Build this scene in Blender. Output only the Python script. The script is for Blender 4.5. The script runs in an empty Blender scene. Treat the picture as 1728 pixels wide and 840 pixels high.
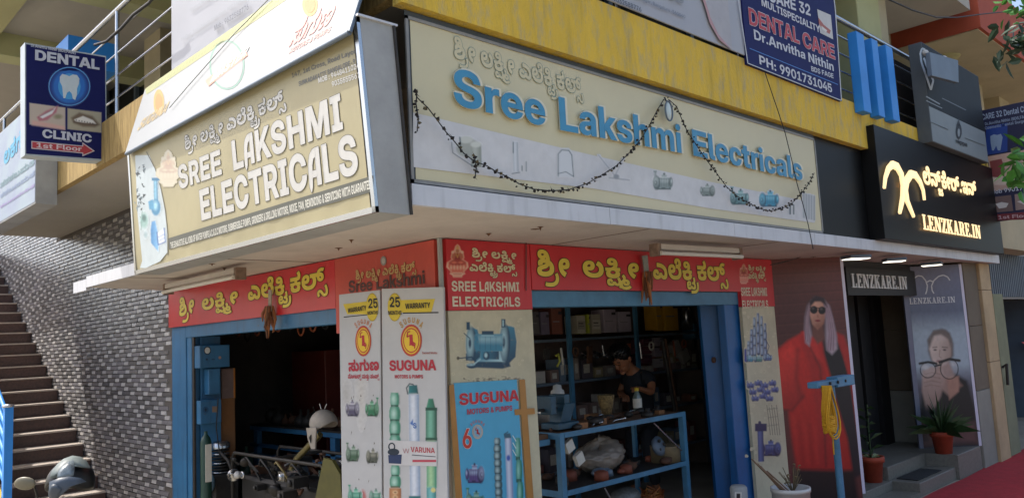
import bpy, bmesh, math, random
from mathutils import Vector, Matrix
random.seed(7)
R_ = math.radians
scene = bpy.context.scene
COL = scene.collection
# ---------------------------------------------------------------- camera
F_, CX, CY = 1350.0, 864.0, 420.0
def _d(x, y): return Vector((x-CX, -(y-CY), -F_)).normalized()
AX = _d(2258, 501); AY = _d(-450, 640); AY = (AY-AX*AX.dot(AY)).normalized(); AZ = AX.cross(AY)
CAM = Vector((-3.5418, -4.3389, 2.0))
cd = bpy.data.cameras.new('camera'); cam = bpy.data.objects.new('camera', cd); COL.objects.link(cam)
cd.sensor_width = 36.0; cd.lens = 36.0*F_/1728.0; cd.clip_end = 1000.0; cd.clip_start = 0.05
m3 = Matrix((AX, AY, AZ))
cam.matrix_world = Matrix.Translation(CAM) @ m3.to_4x4()
scene.camera = cam
# ---------------------------------------------------------------- sky, sun, exposure
world = bpy.data.worlds.new('World'); scene.world = world; world.use_nodes = True
wn = world.node_tree; wn.nodes.clear()
sky = wn.nodes.new('ShaderNodeTexSky'); sky.sky_type = 'NISHITA'; sky.sun_disc = False
SUN_TO = Vector((-0.36, 0.56, 1.0)).normalized()
sky.sun_elevation = math.asin(SUN_TO.z); sky.sun_rotation = math.atan2(SUN_TO.x, SUN_TO.y)
sky.air_density = 1.0; sky.dust_density = 5.0; sky.ozone_density = 1.0
bg = wn.nodes.new('ShaderNodeBackground'); bg.inputs[1].default_value = 0.15
wo = wn.nodes.new('ShaderNodeOutputWorld')
wn.links.new(sky.outputs[0], bg.inputs[0]); wn.links.new(bg.outputs[0], wo.inputs[0])
sl = bpy.data.lights.new('sun', 'SUN'); sl.energy = 2.5; sl.angle = R_(0.5); sl.color = (1.0, 0.95, 0.87)
so = bpy.data.objects.new('sun', sl); COL.objects.link(so)
so.rotation_euler = (-SUN_TO).to_track_quat('-Z', 'Y').to_euler(); so.location = (-20, 15, 30)
scene.view_settings.view_transform = 'Standard'; scene.view_settings.look = 'None'
scene.view_settings.exposure = 1.1; scene.view_settings.gamma = 1.0
# ---------------------------------------------------------------- pixel / plane helpers (measured planes of the place)
def ray(px, py):
    v = Vector(((px-CX)/F_, -(py-CY)/F_, -1.0)); return m3 @ v
def on(a, v, px, py):
    r = ray(px, py); return CAM + r*((v-CAM[a])/r[a])
def at(px, py, depth): return CAM + ray(px, py)*depth
class Plane:
    def __init__(s, p, n, up=None):
        s.p = Vector(p); s.n = Vector(n).normalized()
        if s.n.dot(CAM-s.p) < 0: s.n = -s.n
        s.up = Vector(up).normalized() if up else (Vector((0,0,1))-s.n*s.n.z).normalized()
        s.r = s.up.cross(s.n).normalized()
    def at(s, px, py, off=0.0):
        r = ray(px, py); p = s.p + s.n*off
        return CAM + r*((p-CAM).dot(s.n)/r.dot(s.n))
def PX(x): return Plane((x, 0, 0), (1, 0, 0))
def PY(y): return Plane((0, y, 0), (0, 1, 0))
def PV(a, b):                       # vertical plane through two ground points
    d = Vector((b[0]-a[0], b[1]-a[1], 0)); return Plane((a[0], a[1], 0), (d.y, -d.x, 0))
# ---------------------------------------------------------------- materials
def hexc(h):
    h = h.lstrip('#'); o = []
    for i in (0, 2, 4):
        c = int(h[i:i+2], 16)/255.0
        o.append(c/12.92 if c <= .04045 else ((c+.055)/1.055)**2.4)
    return tuple(o)
MATS = {}
def mat(name, col, rough=.6, metal=0.0, var=.0, scale=4.0, col2=None, bump=0.0, bscale=None, emit=0.0, spec=.5, stretch=(1,1,1), dirt=0.0, alpha=1.0, thr=None, trans=0.0, contrast=(.35,.65), chips=None, drip=0.0):
    """principled material; col2/var: noise-blended second colour, dirt: larger grime blend, bump: fine relief."""
    if name in MATS: return MATS[name]
    m = bpy.data.materials.new(name); m.use_nodes = True; nt = m.node_tree; N = nt.nodes; L = nt.links
    b = N['Principled BSDF']
    c = hexc(col) if isinstance(col, str) else col
    b.inputs['Base Color'].default_value = (*c, 1); b.inputs['Roughness'].default_value = rough
    b.inputs['Metallic'].default_value = metal; b.inputs['Specular IOR Level'].default_value = spec
    if alpha < 1: b.inputs['Alpha'].default_value = alpha
    if trans: b.inputs['Transmission Weight'].default_value = trans
    if emit: b.inputs['Emission Color'].default_value = (*c, 1); b.inputs['Emission Strength'].default_value = emit
    if var or col2 or bump or dirt or chips or drip:
        g = N.new('ShaderNodeNewGeometry'); mp = N.new('ShaderNodeMapping'); mp.inputs['Scale'].default_value = stretch
        L.new(g.outputs['Position'], mp.inputs[0])
        cur = None
        if var or col2:
            n = N.new('ShaderNodeTexNoise'); n.inputs['Scale'].default_value = scale; n.inputs['Detail'].default_value = 6; n.inputs['Roughness'].default_value = .65
            L.new(mp.outputs[0], n.inputs['Vector'])
            r = N.new('ShaderNodeValToRGB'); r.color_ramp.elements[0].position = contrast[0]; r.color_ramp.elements[1].position = contrast[1]
            c2 = hexc(col2) if col2 else tuple(x*(1-var) for x in c)
            r.color_ramp.elements[0].color = (*c2, 1); r.color_ramp.elements[1].color = (*c, 1)
            L.new(n.outputs['Fac'], r.inputs[0]); cur = r.outputs[0]
        if dirt:
            n2 = N.new('ShaderNodeTexNoise'); n2.inputs['Scale'].default_value = 1.7; n2.inputs['Detail'].default_value = 8; n2.inputs['Roughness'].default_value = .7
            L.new(mp.outputs[0], n2.inputs['Vector'])
            r2 = N.new('ShaderNodeValToRGB'); r2.color_ramp.elements[0].position = .42; r2.color_ramp.elements[1].position = .72
            r2.color_ramp.elements[0].color = (0,0,0,1); r2.color_ramp.elements[1].color = (dirt,)*3+(1,)
            L.new(n2.outputs['Fac'], r2.inputs[0])
            mx = N.new('ShaderNodeMix'); mx.data_type = 'RGBA'
            L.new(r2.outputs[0], mx.inputs['Factor'])
            if cur: L.new(cur, mx.inputs['A'])
            else: mx.inputs['A'].default_value = (*c, 1)
            mx.inputs['B'].default_value = (*[x*.35+.012 for x in c], 1); cur = mx.outputs['Result']
        def over(cur, fac_socket, colr):
            mx = N.new('ShaderNodeMix'); mx.data_type = 'RGBA'; L.new(fac_socket, mx.inputs['Factor'])
            if cur: L.new(cur, mx.inputs['A'])
            else: mx.inputs['A'].default_value = (*c, 1)
            mx.inputs['B'].default_value = (*colr, 1); return mx.outputs['Result']
        if drip:                                  # rain runs: long vertical streaks of grime
            m2 = N.new('ShaderNodeMapping'); m2.inputs['Scale'].default_value = (7, 7, .7); L.new(g.outputs['Position'], m2.inputs[0])
            nd = N.new('ShaderNodeTexNoise'); nd.inputs['Scale'].default_value = 2.2; nd.inputs['Detail'].default_value = 7; L.new(m2.outputs[0], nd.inputs['Vector'])
            rd_ = N.new('ShaderNodeValToRGB'); rd_.color_ramp.elements[0].position = .52; rd_.color_ramp.elements[1].position = .74; rd_.color_ramp.elements[0].color = (0,0,0,1); rd_.color_ramp.elements[1].color = (drip,)*3+(1,)
            L.new(nd.outputs['Fac'], rd_.inputs[0]); cur = over(cur, rd_.outputs[0], tuple(x*.3+.02 for x in c))
        if chips:                                 # small sharp-edged paint chips showing the metal or plaster below
            nc = N.new('ShaderNodeTexNoise'); nc.inputs['Scale'].default_value = 9; nc.inputs['Detail'].default_value = 9; nc.inputs['Roughness'].default_value = .75; L.new(g.outputs['Position'], nc.inputs['Vector'])
            rc = N.new('ShaderNodeValToRGB'); rc.color_ramp.elements[0].position = .655; rc.color_ramp.elements[1].position = .675; rc.color_ramp.elements[0].color = (0,0,0,1); rc.color_ramp.elements[1].color = (.9,.9,.9,1)
            L.new(nc.outputs['Fac'], rc.inputs[0]); cur = over(cur, rc.outputs[0], hexc(chips))
        if cur: L.new(cur, b.inputs['Base Color'])
        if bump:
            n3 = N.new('ShaderNodeTexNoise'); n3.inputs['Scale'].default_value = bscale or scale*6; n3.inputs['Detail'].default_value = 5
            L.new(mp.outputs[0], n3.inputs['Vector'])
            bp = N.new('ShaderNodeBump'); bp.inputs['Strength'].default_value = bump; bp.inputs['Distance'].default_value = .01
            L.new(n3.outputs['Fac'], bp.inputs['Height']); L.new(bp.outputs[0], b.inputs['Normal'])
    MATS[name] = m; return m
def ink(h, rough=.45):               # flat printed colour, slightly mottled by weather
    return mat('ink_'+h.strip('#'), h, rough, var=.10, scale=9, dirt=.10)
def lit(h, e): return mat('lit_%s_%g' % (h.strip('#'), e), h, .5, emit=e)
# ---------------------------------------------------------------- objects
WL = {}
def V(*a): return Vector(a)
class MB:
    """collects faces (several materials) and links them as one mesh object"""
    def __init__(s): s.v = []; s.f = []; s.mi = []; s.ms = []; s.sm = []
    def _m(s, m):
        if m not in s.ms: s.ms.append(m)
        return s.ms.index(m)
    def raw(s, vs, fs, m, smooth=False):
        k = len(s.v); s.v += [Vector(x) for x in vs]; mi = s._m(m)
        for f in fs: s.f.append([k+i for i in f]); s.mi.append(mi); s.sm.append(smooth)
        return s
    def hexa(s, c, m):               # 8 corners: 4 of face a then 4 of face b in the same order
        return s.raw(c, [(3,2,1,0),(4,5,6,7),(0,1,5,4),(1,2,6,5),(2,3,7,6),(3,0,4,7)], m)
    def box(s, a, b, m):
        x0,y0,z0 = a; x1,y1,z1 = b
        return s.hexa([(x0,y0,z0),(x1,y0,z0),(x1,y1,z0),(x0,y1,z0),(x0,y0,z1),(x1,y0,z1),(x1,y1,z1),(x0,y1,z1)], m)
    def obox(s, c, u, v, w, m):      # centre and three half vectors
        c, u, v, w = Vector(c), Vector(u), Vector(v), Vector(w)
        return s.hexa([c-u-v-w, c+u-v-w, c+u+v-w, c-u+v-w, c-u-v+w, c+u-v+w, c+u+v+w, c-u+v+w], m)
    def slab(s, pts, n, t, m):       # polygon extruded along -n by t
        pts = [Vector(p) for p in pts]; n = Vector(n).normalized(); k = len(pts)
        vs = pts + [p-n*t for p in pts]
        fs = [tuple(range(k)), tuple(range(2*k-1, k-1, -1))] + [(i, k+i, k+(i+1) % k, (i+1) % k) for i in range(k)]
        return s.raw(vs, fs, m)
    def tube(s, pts, r, m, seg=8, rs=None, caps=True, smooth=True):
        pts = [Vector(p) for p in pts]; n = len(pts); vs = []; fs = []; ref = None
        for i, p in enumerate(pts):
            d = (pts[min(i+1, n-1)]-pts[max(i-1, 0)]).normalized()
            if ref is None: ref = d.orthogonal().normalized()
            ref = (ref-d*ref.dot(d)); ref = ref.normalized() if ref.length > 1e-6 else d.orthogonal().normalized()
            w = d.cross(ref); rr = rs[i] if rs else r
            for k in range(seg):
                a = 2*math.pi*k/seg; vs.append(p+(ref*math.cos(a)+w*math.sin(a))*rr)
        for i in range(n-1):
            for k in range(seg):
                a = i*seg+k; b = i*seg+(k+1) % seg; fs.append((a, b, b+seg, a+seg))
        s.raw(vs, fs, m, smooth)
        if caps: s.raw(vs[:seg], [tuple(reversed(range(seg)))], m); s.raw(vs[-seg:], [tuple(range(seg))], m)
        return s
    def lathe(s, c, prof, m, axis=(0,0,1), seg=20, smooth=True):
        ax = Vector(axis).normalized(); u = ax.orthogonal().normalized(); w = ax.cross(u); c = Vector(c); vs = []; fs = []
        for (r, h) in prof:
            for k in range(seg):
                a = 2*math.pi*k/seg; vs.append(c+ax*h+(u*math.cos(a)+w*math.sin(a))*max(r, 1e-4))
        for i in range(len(prof)-1):
            for k in range(seg):
                a = i*seg+k; b = i*seg+(k+1) % seg; fs.append((a, b, b+seg, a+seg))
        return s.raw(vs, fs, m, smooth)
    def ball(s, c, r, m, seg=14, rings=8, sc=(1,1,1), rot=None):
        c = Vector(c); vs = []; fs = []
        for i in range(rings+1):
            t = math.pi*i/rings
            for k in range(seg):
                a = 2*math.pi*k/seg; p = Vector((math.sin(t)*math.cos(a)*r*sc[0], math.sin(t)*math.sin(a)*r*sc[1], math.cos(t)*r*sc[2]))
                if rot: p = rot @ p
                vs.append(c+p)
        for i in range(rings):
            for k in range(seg):
                a = i*seg+k; b = i*seg+(k+1) % seg; fs.append((a, a+seg, b+seg, b))
        return s.raw(vs, fs, m, True)
    def build(s, name, parent=None, bevel=0.0, loc=None, **props):
        me = bpy.data.meshes.new(name)
        if loc is None:
            if parent is not None: loc = WL[parent.name]
            else:
                xs = [v.x for v in s.v]; ys = [v.y for v in s.v]; zs = [v.z for v in s.v]
                loc = Vector(((min(xs)+max(xs))/2, (min(ys)+max(ys))/2, min(zs)))
        loc = Vector(loc)
        me.from_pydata([tuple(v-loc) for v in s.v], [], s.f)
        for m in s.ms: me.materials.append(m)
        me.polygons.foreach_set('material_index', s.mi); me.polygons.foreach_set('use_smooth', s.sm); me.update()
        o = bpy.data.objects.new(name, me); COL.objects.link(o); WL[o.name] = loc
        if parent is not None: o.parent = parent; o.location = loc-WL[parent.name]
        else: o.location = loc
        if bevel:
            b = o.modifiers.new('bevel', 'BEVEL'); b.width = bevel; b.segments = 1; b.limit_method = 'ANGLE'
        for k, v in props.items(): o[k] = v
        return o
def thing(name, label, cat, loc=(0,0,0), group=None):
    o = bpy.data.objects.new(name, None); COL.objects.link(o); o.location = loc; WL[o.name] = Vector(loc)
    o.empty_display_size = .1
    o['label'] = label; o['category'] = cat
    if group: o['group'] = group
    return o
def single(mb, name, label, cat, group=None, bevel=0.0):
    o = mb.build(name, None, bevel); o['label'] = label; o['category'] = cat
    if group: o['group'] = group
    return o
# ---------------------------------------------------------------- lettering (glyph outlines below, drawn as curves, kept as meshes)
# letter outlines as plain numbers: advance, then contours of (2*dx+on_curve, dy) steps in 1/250 em
LAT = {
'A':[181,[3,0,127,182,105,0,129,-182,-89,0,-53,85,-10,19,-24,38,-11,24,23,0,-14,-24,-22,-38,-11,-19,-55,-85],[85,38,1,32,193,0,1,-32]],
'B':[161,[27,0,1,182,149,0,40,0,54,-12,28,-21,1,-14,0,-10,-16,-16,-28,-11,-21,-3,1,0,24,-1,36,-11,20,-19,1,-13,0,-15,-30,-23,-56,-13,-41,0],[105,31,67,0,28,0,30,12,1,11,0,7,-14,11,-24,5,-17,0,-67,0],[105,107,65,0,14,0,22,5,12,10,1,7,0,10,-26,12,-21,0,-63,0]],
'C':[182,[189,-3,-50,0,-78,23,-46,42,1,29,0,29,46,42,78,23,51,0,32,0,56,-10,42,-18,28,-25,5,-15,-81,0,-2,8,-14,12,-20,8,-28,5,-13,0,-30,0,-42,-15,-22,-26,1,-18,0,-18,22,-26,42,-15,31,0,14,0,26,5,22,8,14,12,3,8,83,0,-4,-16,-28,-25,-42,-17,-56,-10]],
'D':[176,[157,0,-93,0,1,34,91,0,36,0,46,13,22,25,1,19,0,19,-22,25,-46,13,-35,0,-91,0,1,34,99,0,54,0,82,-22,44,-41,1,-28,0,-28,-44,-41,-82,-22],[107,182,1,-182,-79,0,1,182]],
'E':[153,[27,0,1,182,265,0,1,-34,-183,0,1,-40,171,0,1,-33,-169,0,1,-41,185,0,1,-34]],
'F':[147,[27,0,1,182,257,0,1,-34,-175,0,1,-43,165,0,1,-33,-163,0,1,-72]],
'G':[184,[189,-3,-52,0,-78,23,-44,43,1,28,0,29,46,42,78,23,51,0,30,0,56,-9,44,-17,28,-24,3,-14,-81,0,-2,6,-12,11,-20,8,-26,4,-15,0,-30,0,-42,-15,-22,-26,1,-18,0,-18,22,-27,42,-14,31,0,26,0,36,9,20,17,1,10,21,0,-95,0,1,30,155,0,1,-24,0,-23,-40,-35,-74,-19]],
'H':[180,[27,0,1,182,81,0,1,-72,149,0,1,72,81,0,1,-182,-79,0,1,76,-147,0,1,-76]],
'I':[100,[15,0,1,32,47,0,1,118,-45,0,1,32,173,0,1,-32,-45,0,1,-118,47,0,1,-32]],
'J':[142,[135,-3,-56,0,-64,30,1,29,1,12,75,0,1,-13,0,-12,24,-12,23,0,20,0,24,12,1,12,1,127,81,0,1,-127,0,-28,-66,-30]],
'K':[173,[85,36,1,49,12,8,26,15,24,15,13,7,87,52,97,0,-151,-90,-7,0],[27,0,1,182,81,0,1,-48,1,-47,1,-20,1,-67],[253,0,-103,81,49,30,149,-111]],
'L':[140,[27,0,1,182,81,0,1,-148,165,0,1,-34]],
'M':[225,[27,0,1,182,119,0,55,-80,4,-6,10,-17,12,-19,8,-18,5,-6,-19,0,2,6,10,18,10,19,10,17,5,6,55,80,119,0,1,-182,-77,0,1,83,0,6,0,18,2,20,0,20,1,9,11,0,-6,-9,-12,-21,-10,-20,-10,-17,-3,-6,-57,-83,-65,0,-57,83,-4,6,-10,17,-12,20,-12,21,-5,9,13,0,0,-9,0,-20,2,-20,0,-18,1,-6,1,-83]],
'N':[182,[27,0,1,182,85,0,111,-89,6,-4,18,-15,18,-17,9,-8,-7,-10,-2,8,-2,23,0,20,1,6,1,86,81,0,1,-182,-83,0,-101,81,-6,5,-20,17,-26,22,-11,12,15,4,2,-13,2,-24,0,-18,1,-5,1,-81]],
'O':[187,[187,-3,-48,0,-78,23,-46,42,1,29,0,29,46,42,78,23,49,0,50,0,78,-23,46,-42,1,-29,0,-29,-46,-42,-78,-23],[187,32,28,0,42,14,22,26,1,19,0,19,-22,26,-42,14,-27,0,-26,0,-42,-14,-22,-26,1,-19,0,-19,22,-26,42,-14]],
'P':[159,[27,0,1,182,147,0,40,0,62,-15,32,-27,1,-19,0,-18,-34,-27,-60,-15,-41,0,-99,0,1,34,97,0,20,0,26,6,16,12,1,8,0,9,-16,12,-26,6,-19,0,-59,0,1,-148]],
'Q':[187,[157,63,67,0,33,-20,35,-20,63,-38,-71,0,-39,26,-25,16],[187,-3,-48,0,-78,23,-46,42,1,29,0,29,46,42,78,23,49,0,50,0,78,-23,46,-42,1,-29,0,-29,-46,-42,-78,-23],[187,32,28,0,42,14,22,26,1,19,0,19,-22,26,-42,14,-27,0,-26,0,-42,-14,-22,-26,1,-19,0,-19,22,-26,42,-14]],
'R':[163,[27,0,1,182,147,0,42,0,60,-15,34,-27,1,-19,0,-18,-34,-26,-64,-15,-41,0,-93,0,1,32,95,0,18,0,28,7,16,12,1,8,0,9,-16,12,-28,7,-17,0,-61,0,1,-149],[231,0,-81,82,85,0,85,-82]],
'S':[165,[167,-3,-48,0,-66,15,-36,28,1,20,79,0,0,-10,18,-13,32,-7,23,0,20,0,30,5,18,10,1,7,0,5,-14,8,-28,7,-23,2,-35,4,-54,6,-54,25,1,20,0,17,36,25,62,14,43,0,42,0,62,-14,34,-27,3,-18,-73,0,-2,12,-36,14,-27,0,-16,0,-28,-5,-16,-10,1,-6,0,-5,12,-8,28,-6,23,-2,35,-4,28,-3,44,-9,28,-13,12,-16,1,-11,0,-17,-34,-26,-66,-14]],
'T':[160,[11,148,1,34,299,0,1,-34,-107,0,1,-148,-79,0,1,148]],
'U':[176,[177,-3,-46,0,-68,17,-38,30,1,20,1,118,81,0,1,-115,0,-10,18,-16,32,-9,23,0,22,0,32,9,18,16,1,10,1,115,81,0,1,-118,0,-20,-38,-30,-68,-17]],
'V':[179,[129,0,-125,182,89,0,57,-85,10,-18,24,-40,13,-23,-21,0,12,23,22,40,13,18,53,85,89,0,-123,-182]],
'W':[251,[101,0,-97,182,87,0,41,-87,6,-11,8,-24,10,-23,5,-12,-17,0,6,12,8,23,10,24,7,11,43,87,83,0,43,-87,6,-11,10,-24,10,-23,5,-12,-17,0,4,12,10,23,10,24,5,11,41,87,87,0,-97,-182,-87,0,-49,96,-6,11,-10,27,-7,17,23,0,-8,-17,-10,-27,-5,-11,-49,-96]],
'X':[176,[3,0,153,107,1,-29,-139,104,93,0,39,-30,8,-6,14,-12,14,-12,9,-6,-21,0,8,6,14,12,16,12,9,6,39,30,91,0,-137,-102,1,28,149,-108,-91,0,-49,37,-6,5,-12,10,-14,10,-5,5,13,0,-6,-5,-12,-10,-14,-10,-5,-5,-51,-37]],
'Y':[174,[137,0,1,67,-133,115,93,0,61,-54,8,-7,14,-15,9,-7,-15,0,8,7,14,15,9,7,59,54,93,0,-133,-115,1,-67]],
'Z':[159,[13,0,1,31,159,95,14,9,30,17,19,9,9,-13,-24,0,-46,0,-23,0,-127,0,1,34,287,0,1,-31,-153,-94,-14,-9,-32,-18,-15,-9,-9,13,24,0,46,0,25,0,135,0,1,-34]],
'a':[140,[105,-2,-26,0,-40,8,-24,17,1,13,0,11,16,15,28,9,38,4,21,1,22,1,28,3,12,4,1,4,1,1,0,4,-8,7,-18,4,-11,0,-14,0,-18,-4,-12,-7,1,-5,-71,0,2,13,28,20,52,11,37,0,26,0,42,-6,30,-12,14,-16,1,-11,1,-87,-73,0,1,18,-1,0,-6,-6,-20,-9,-30,-5],[127,24,16,0,24,6,14,10,1,7,1,12,-4,-1,-10,-1,-12,-1,-16,-2,-7,0,-12,-1,-18,-4,-12,-7,1,-4,0,-5,10,-6,16,-3]],
'b':[151,[177,-3,-16,0,-30,5,-22,10,-7,8,1,0,1,-20,-75,0,1,182,79,0,1,-71,1,0,8,7,22,9,28,5,17,0,34,0,50,-17,28,-31,1,-19,0,-21,-28,-30,-50,-17],[157,28,16,0,24,9,14,16,1,12,0,11,-14,16,-24,9,-15,0,-18,0,-26,-9,-14,-16,1,-11,0,-11,14,-17,26,-9]],
'c':[140,[145,-3,-38,0,-60,17,-32,30,1,20,0,20,32,31,60,17,39,0,26,0,44,-8,32,-14,20,-19,3,-11,-73,0,-2,5,-8,7,-12,6,-16,3,-9,0,-18,0,-24,-9,-12,-16,1,-12,0,-11,12,-16,24,-9,19,0,10,0,16,3,12,6,8,8,3,5,75,0,-2,-12,-18,-19,-32,-14,-46,-8]],
'd':[151,[127,-3,-34,0,-50,17,-28,30,1,21,0,19,28,31,50,17,33,0,18,0,28,-5,22,-9,9,-7,1,0,1,71,77,0,1,-182,-75,0,1,20,1,0,-6,-8,-22,-10,-30,-5],[147,28,18,0,24,9,16,17,1,11,0,11,-16,16,-24,9,-17,0,-16,0,-26,-9,-12,-16,1,-11,0,-12,12,-16,26,-9]],
'e':[141,[145,-3,-40,0,-58,17,-32,31,1,19,0,20,32,31,58,17,39,0,28,0,48,-10,34,-18,18,-24,1,-15,1,-10,-229,0,1,24,195,0,-35,-6,0,10,-12,13,-26,7,-15,0,-18,0,-24,-7,-14,-13,1,-10,1,-16,0,-10,14,-14,26,-8,19,0,14,0,20,4,16,7,3,5,71,0,-4,-13,-36,-20,-52,-11]],
'f':[95,[181,129,1,-30,-175,0,1,30],[53,0,1,145,0,12,18,17,38,8,31,0,14,0,24,0,5,0,1,-30,-2,0,-16,0,-5,0,-16,0,-12,-6,1,-8,1,-138]],
'g':[151,[149,-53,-38,0,-50,11,-30,19,-3,12,75,0,2,-4,14,-7,20,-3,13,0,26,0,26,14,1,13,1,20,1,0,-6,-7,-24,-10,-28,-5,-15,0,-34,0,-50,17,-28,30,1,19,0,19,28,30,50,17,33,0,18,0,28,-5,22,-9,9,-7,1,0,1,18,77,0,1,-123,0,-21,-32,-26,-56,-12],[147,31,18,0,24,8,16,16,1,11,0,11,-16,16,-24,8,-17,0,-16,0,-26,-8,-12,-16,1,-11,0,-11,12,-16,26,-8]],
'h':[148,[103,71,1,-71,-77,0,1,182,79,0,1,-87,-13,0,12,17,46,20,37,0,28,0,40,-12,22,-23,1,-16,1,-81,-77,0,1,73,0,13,-24,13,-19,0,-16,0,-20,-6,-12,-12]],
'i':[63,[25,0,1,129,79,0,1,-129],[63,144,-18,0,-24,11,1,9,0,8,24,12,19,0,20,0,24,-12,1,-8,0,-9,-24,-11]],
'j':[63,[25,129,79,0,1,-139,0,-13,-20,-18,-40,-10,-29,0,-29,0,1,30,17,0,14,0,12,7,1,8],[65,144,-20,0,-24,11,1,9,0,8,24,12,21,0,18,0,24,-12,1,-8,0,-9,-24,-11]],
'k':[139,[95,36,1,45,9,0,87,48,91,0,-115,-66,-17,0],[25,0,1,182,79,0,1,-182],[193,0,-75,55,51,27,117,-82]],
'l':[70,[111,0,-44,0,-42,17,1,19,1,146,79,0,1,-142,0,-6,10,-5,11,0,2,0,6,0,5,0,1,-29,-6,0,-12,0]],
'm':[223,[25,0,1,129,75,0,1,-30,-3,0,8,11,24,15,32,7,19,0,30,0,44,-17,5,-16,-5,0,4,11,26,14,36,8,21,0,26,0,38,-11,22,-21,1,-14,1,-86,-75,0,1,78,0,11,-24,11,-17,0,-12,0,-20,-6,-10,-10,1,-7,1,-77,-73,0,1,79,0,10,-22,11,-19,0,-12,0,-20,-6,-10,-10,1,-8,1,-76]],
'n':[148,[103,71,1,-71,-77,0,1,129,77,0,1,-34,-11,0,12,17,46,20,37,0,28,0,40,-12,22,-23,1,-16,1,-81,-77,0,1,73,0,13,-24,13,-19,0,-16,0,-20,-6,-12,-12]],
'o':[146,[147,-3,-40,0,-60,17,-32,30,1,20,0,21,32,30,60,17,41,0,40,0,60,-17,34,-30,1,-21,0,-20,-34,-30,-60,-17],[147,28,16,0,26,9,14,16,1,11,0,12,-14,16,-26,9,-15,0,-16,0,-24,-9,-14,-16,1,-12,0,-11,14,-16,24,-9]],
'p':[151,[25,-51,1,180,77,0,1,-17,3,0,8,6,22,9,28,5,17,0,34,0,50,-17,28,-31,1,-19,0,-21,-28,-30,-50,-17,-33,0,-16,0,-28,5,-22,10,-7,7,1,0,1,-70],[157,28,16,0,24,9,14,16,1,12,0,11,-14,16,-24,9,-15,0,-18,0,-26,-9,-14,-16,1,-11,0,-11,14,-17,26,-9]],
'q':[151,[277,-51,-75,0,1,70,1,0,-8,-7,-22,-10,-28,-5,-15,0,-34,0,-50,17,-28,30,1,21,0,19,28,31,50,17,33,0,18,0,28,-5,22,-9,9,-6,1,0,1,17,77,0],[147,28,18,0,24,9,16,17,1,11,0,11,-16,16,-24,9,-17,0,-16,0,-26,-9,-12,-16,1,-11,0,-12,12,-16,26,-9]],
'r':[95,[25,0,1,129,75,0,1,-22,3,0,6,12,30,11,27,0,6,0,12,-1,5,0,1,-32,-4,0,-18,1,-9,0,-14,0,-24,-7,-12,-13,1,-10,1,-68]],
's':[132,[135,-3,-34,0,-54,10,-32,20,-1,14,77,0,2,-8,24,-9,21,0,18,0,22,7,1,5,0,5,-18,6,-13,2,-45,4,-38,3,-40,19,1,15,0,13,28,18,50,11,35,0,34,0,52,-11,28,-20,1,-13,-69,0,0,7,-24,10,-17,0,-18,0,-20,-8,1,-5,0,-4,16,-6,15,-2,51,-5,40,-3,38,-18,1,-14,0,-13,-30,-19,-52,-11]],
't':[95,[179,129,1,-30,-173,0,1,30],[49,164,79,0,1,-123,0,-6,10,-5,15,0,6,0,18,0,5,0,1,-30,-6,0,-24,0,-13,0,-44,0,-42,17,1,18]],
'u':[148,[115,-3,-28,0,-40,12,-22,23,1,16,1,81,79,0,1,-73,0,-13,24,-13,21,0,14,0,22,6,12,12,1,10,1,71,79,0,1,-129,-75,0,1,34,13,0,-12,-17,-46,-20]],
'v':[140,[99,0,-95,129,81,0,43,-62,6,-12,14,-23,7,-12,-17,0,6,12,14,23,7,12,41,62,81,0,-93,-129]],
'w':[207,[83,0,-79,129,81,0,23,-43,8,-14,12,-30,9,-15,-11,0,8,15,14,30,9,14,25,43,69,0,23,-43,8,-14,14,-30,9,-15,-9,0,6,15,12,30,7,14,23,43,83,0,-77,-129,-79,0,-29,50,-4,7,-8,16,-8,15,-3,8,15,0,-4,-8,-8,-15,-8,-16,-3,-7,-29,-50]],
'x':[135,[3,0,105,74,-1,-16,-95,71,85,0,21,-17,10,-8,18,-16,9,-7,-23,0,10,7,18,16,11,8,21,17,83,0,-97,-71,3,16,101,-74,-83,0,-21,18,-10,8,-18,15,-7,8,21,0,-10,-8,-16,-15,-9,-8,-23,-18]],
'y':[140,[33,-51,1,30,35,0,8,0,10,3,8,6,5,4,7,8,-99,129,81,0,43,-62,8,-12,12,-23,9,-12,-21,0,6,12,14,23,9,12,41,62,81,0,-111,-148,-8,-11,-24,-14,-30,-7,-21,0,-12,0,-26,0]],
'z':[133,[25,0,1,26,127,72,1,1,-125,0,1,30,217,0,1,-27,-123,-72,1,0,127,0,1,-30]],
'0':[161,[163,-3,-48,0,-64,23,-34,42,1,29,0,29,34,42,64,23,49,0,46,0,64,-23,34,-42,1,-29,0,-29,-34,-42,-64,-23],[163,29,22,0,30,15,16,28,1,19,0,19,-16,28,-30,15,-21,0,-24,0,-30,-15,-16,-28,1,-19,0,-19,16,-28,30,-15]],
'1':[161,[47,0,1,32,243,0,1,-32],[213,182,1,-182,-77,0,1,145,1,0,-83,-26,1,34,91,29]],
'2':[161,[31,0,1,29,135,57,16,6,24,12,14,13,1,9,0,8,-14,12,-24,7,-17,0,-18,0,-28,-8,-14,-15,1,-11,-73,0,0,20,34,30,60,16,41,0,38,0,60,-14,32,-26,1,-17,0,-13,-18,-21,-36,-19,-25,-11,-73,-32,1,0,157,0,1,-32]],
'3':[161,[161,-3,-46,0,-62,17,-32,29,1,18,77,0,0,-10,16,-15,28,-8,21,0,18,0,28,8,14,13,1,9,0,9,-16,12,-30,7,-21,0,-49,0,1,23,85,41,1,0,-145,0,1,32,241,0,1,-31,-113,-53,1,8,44,2,58,-12,30,-24,1,-15,0,-18,-34,-27,-62,-15]],
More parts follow.
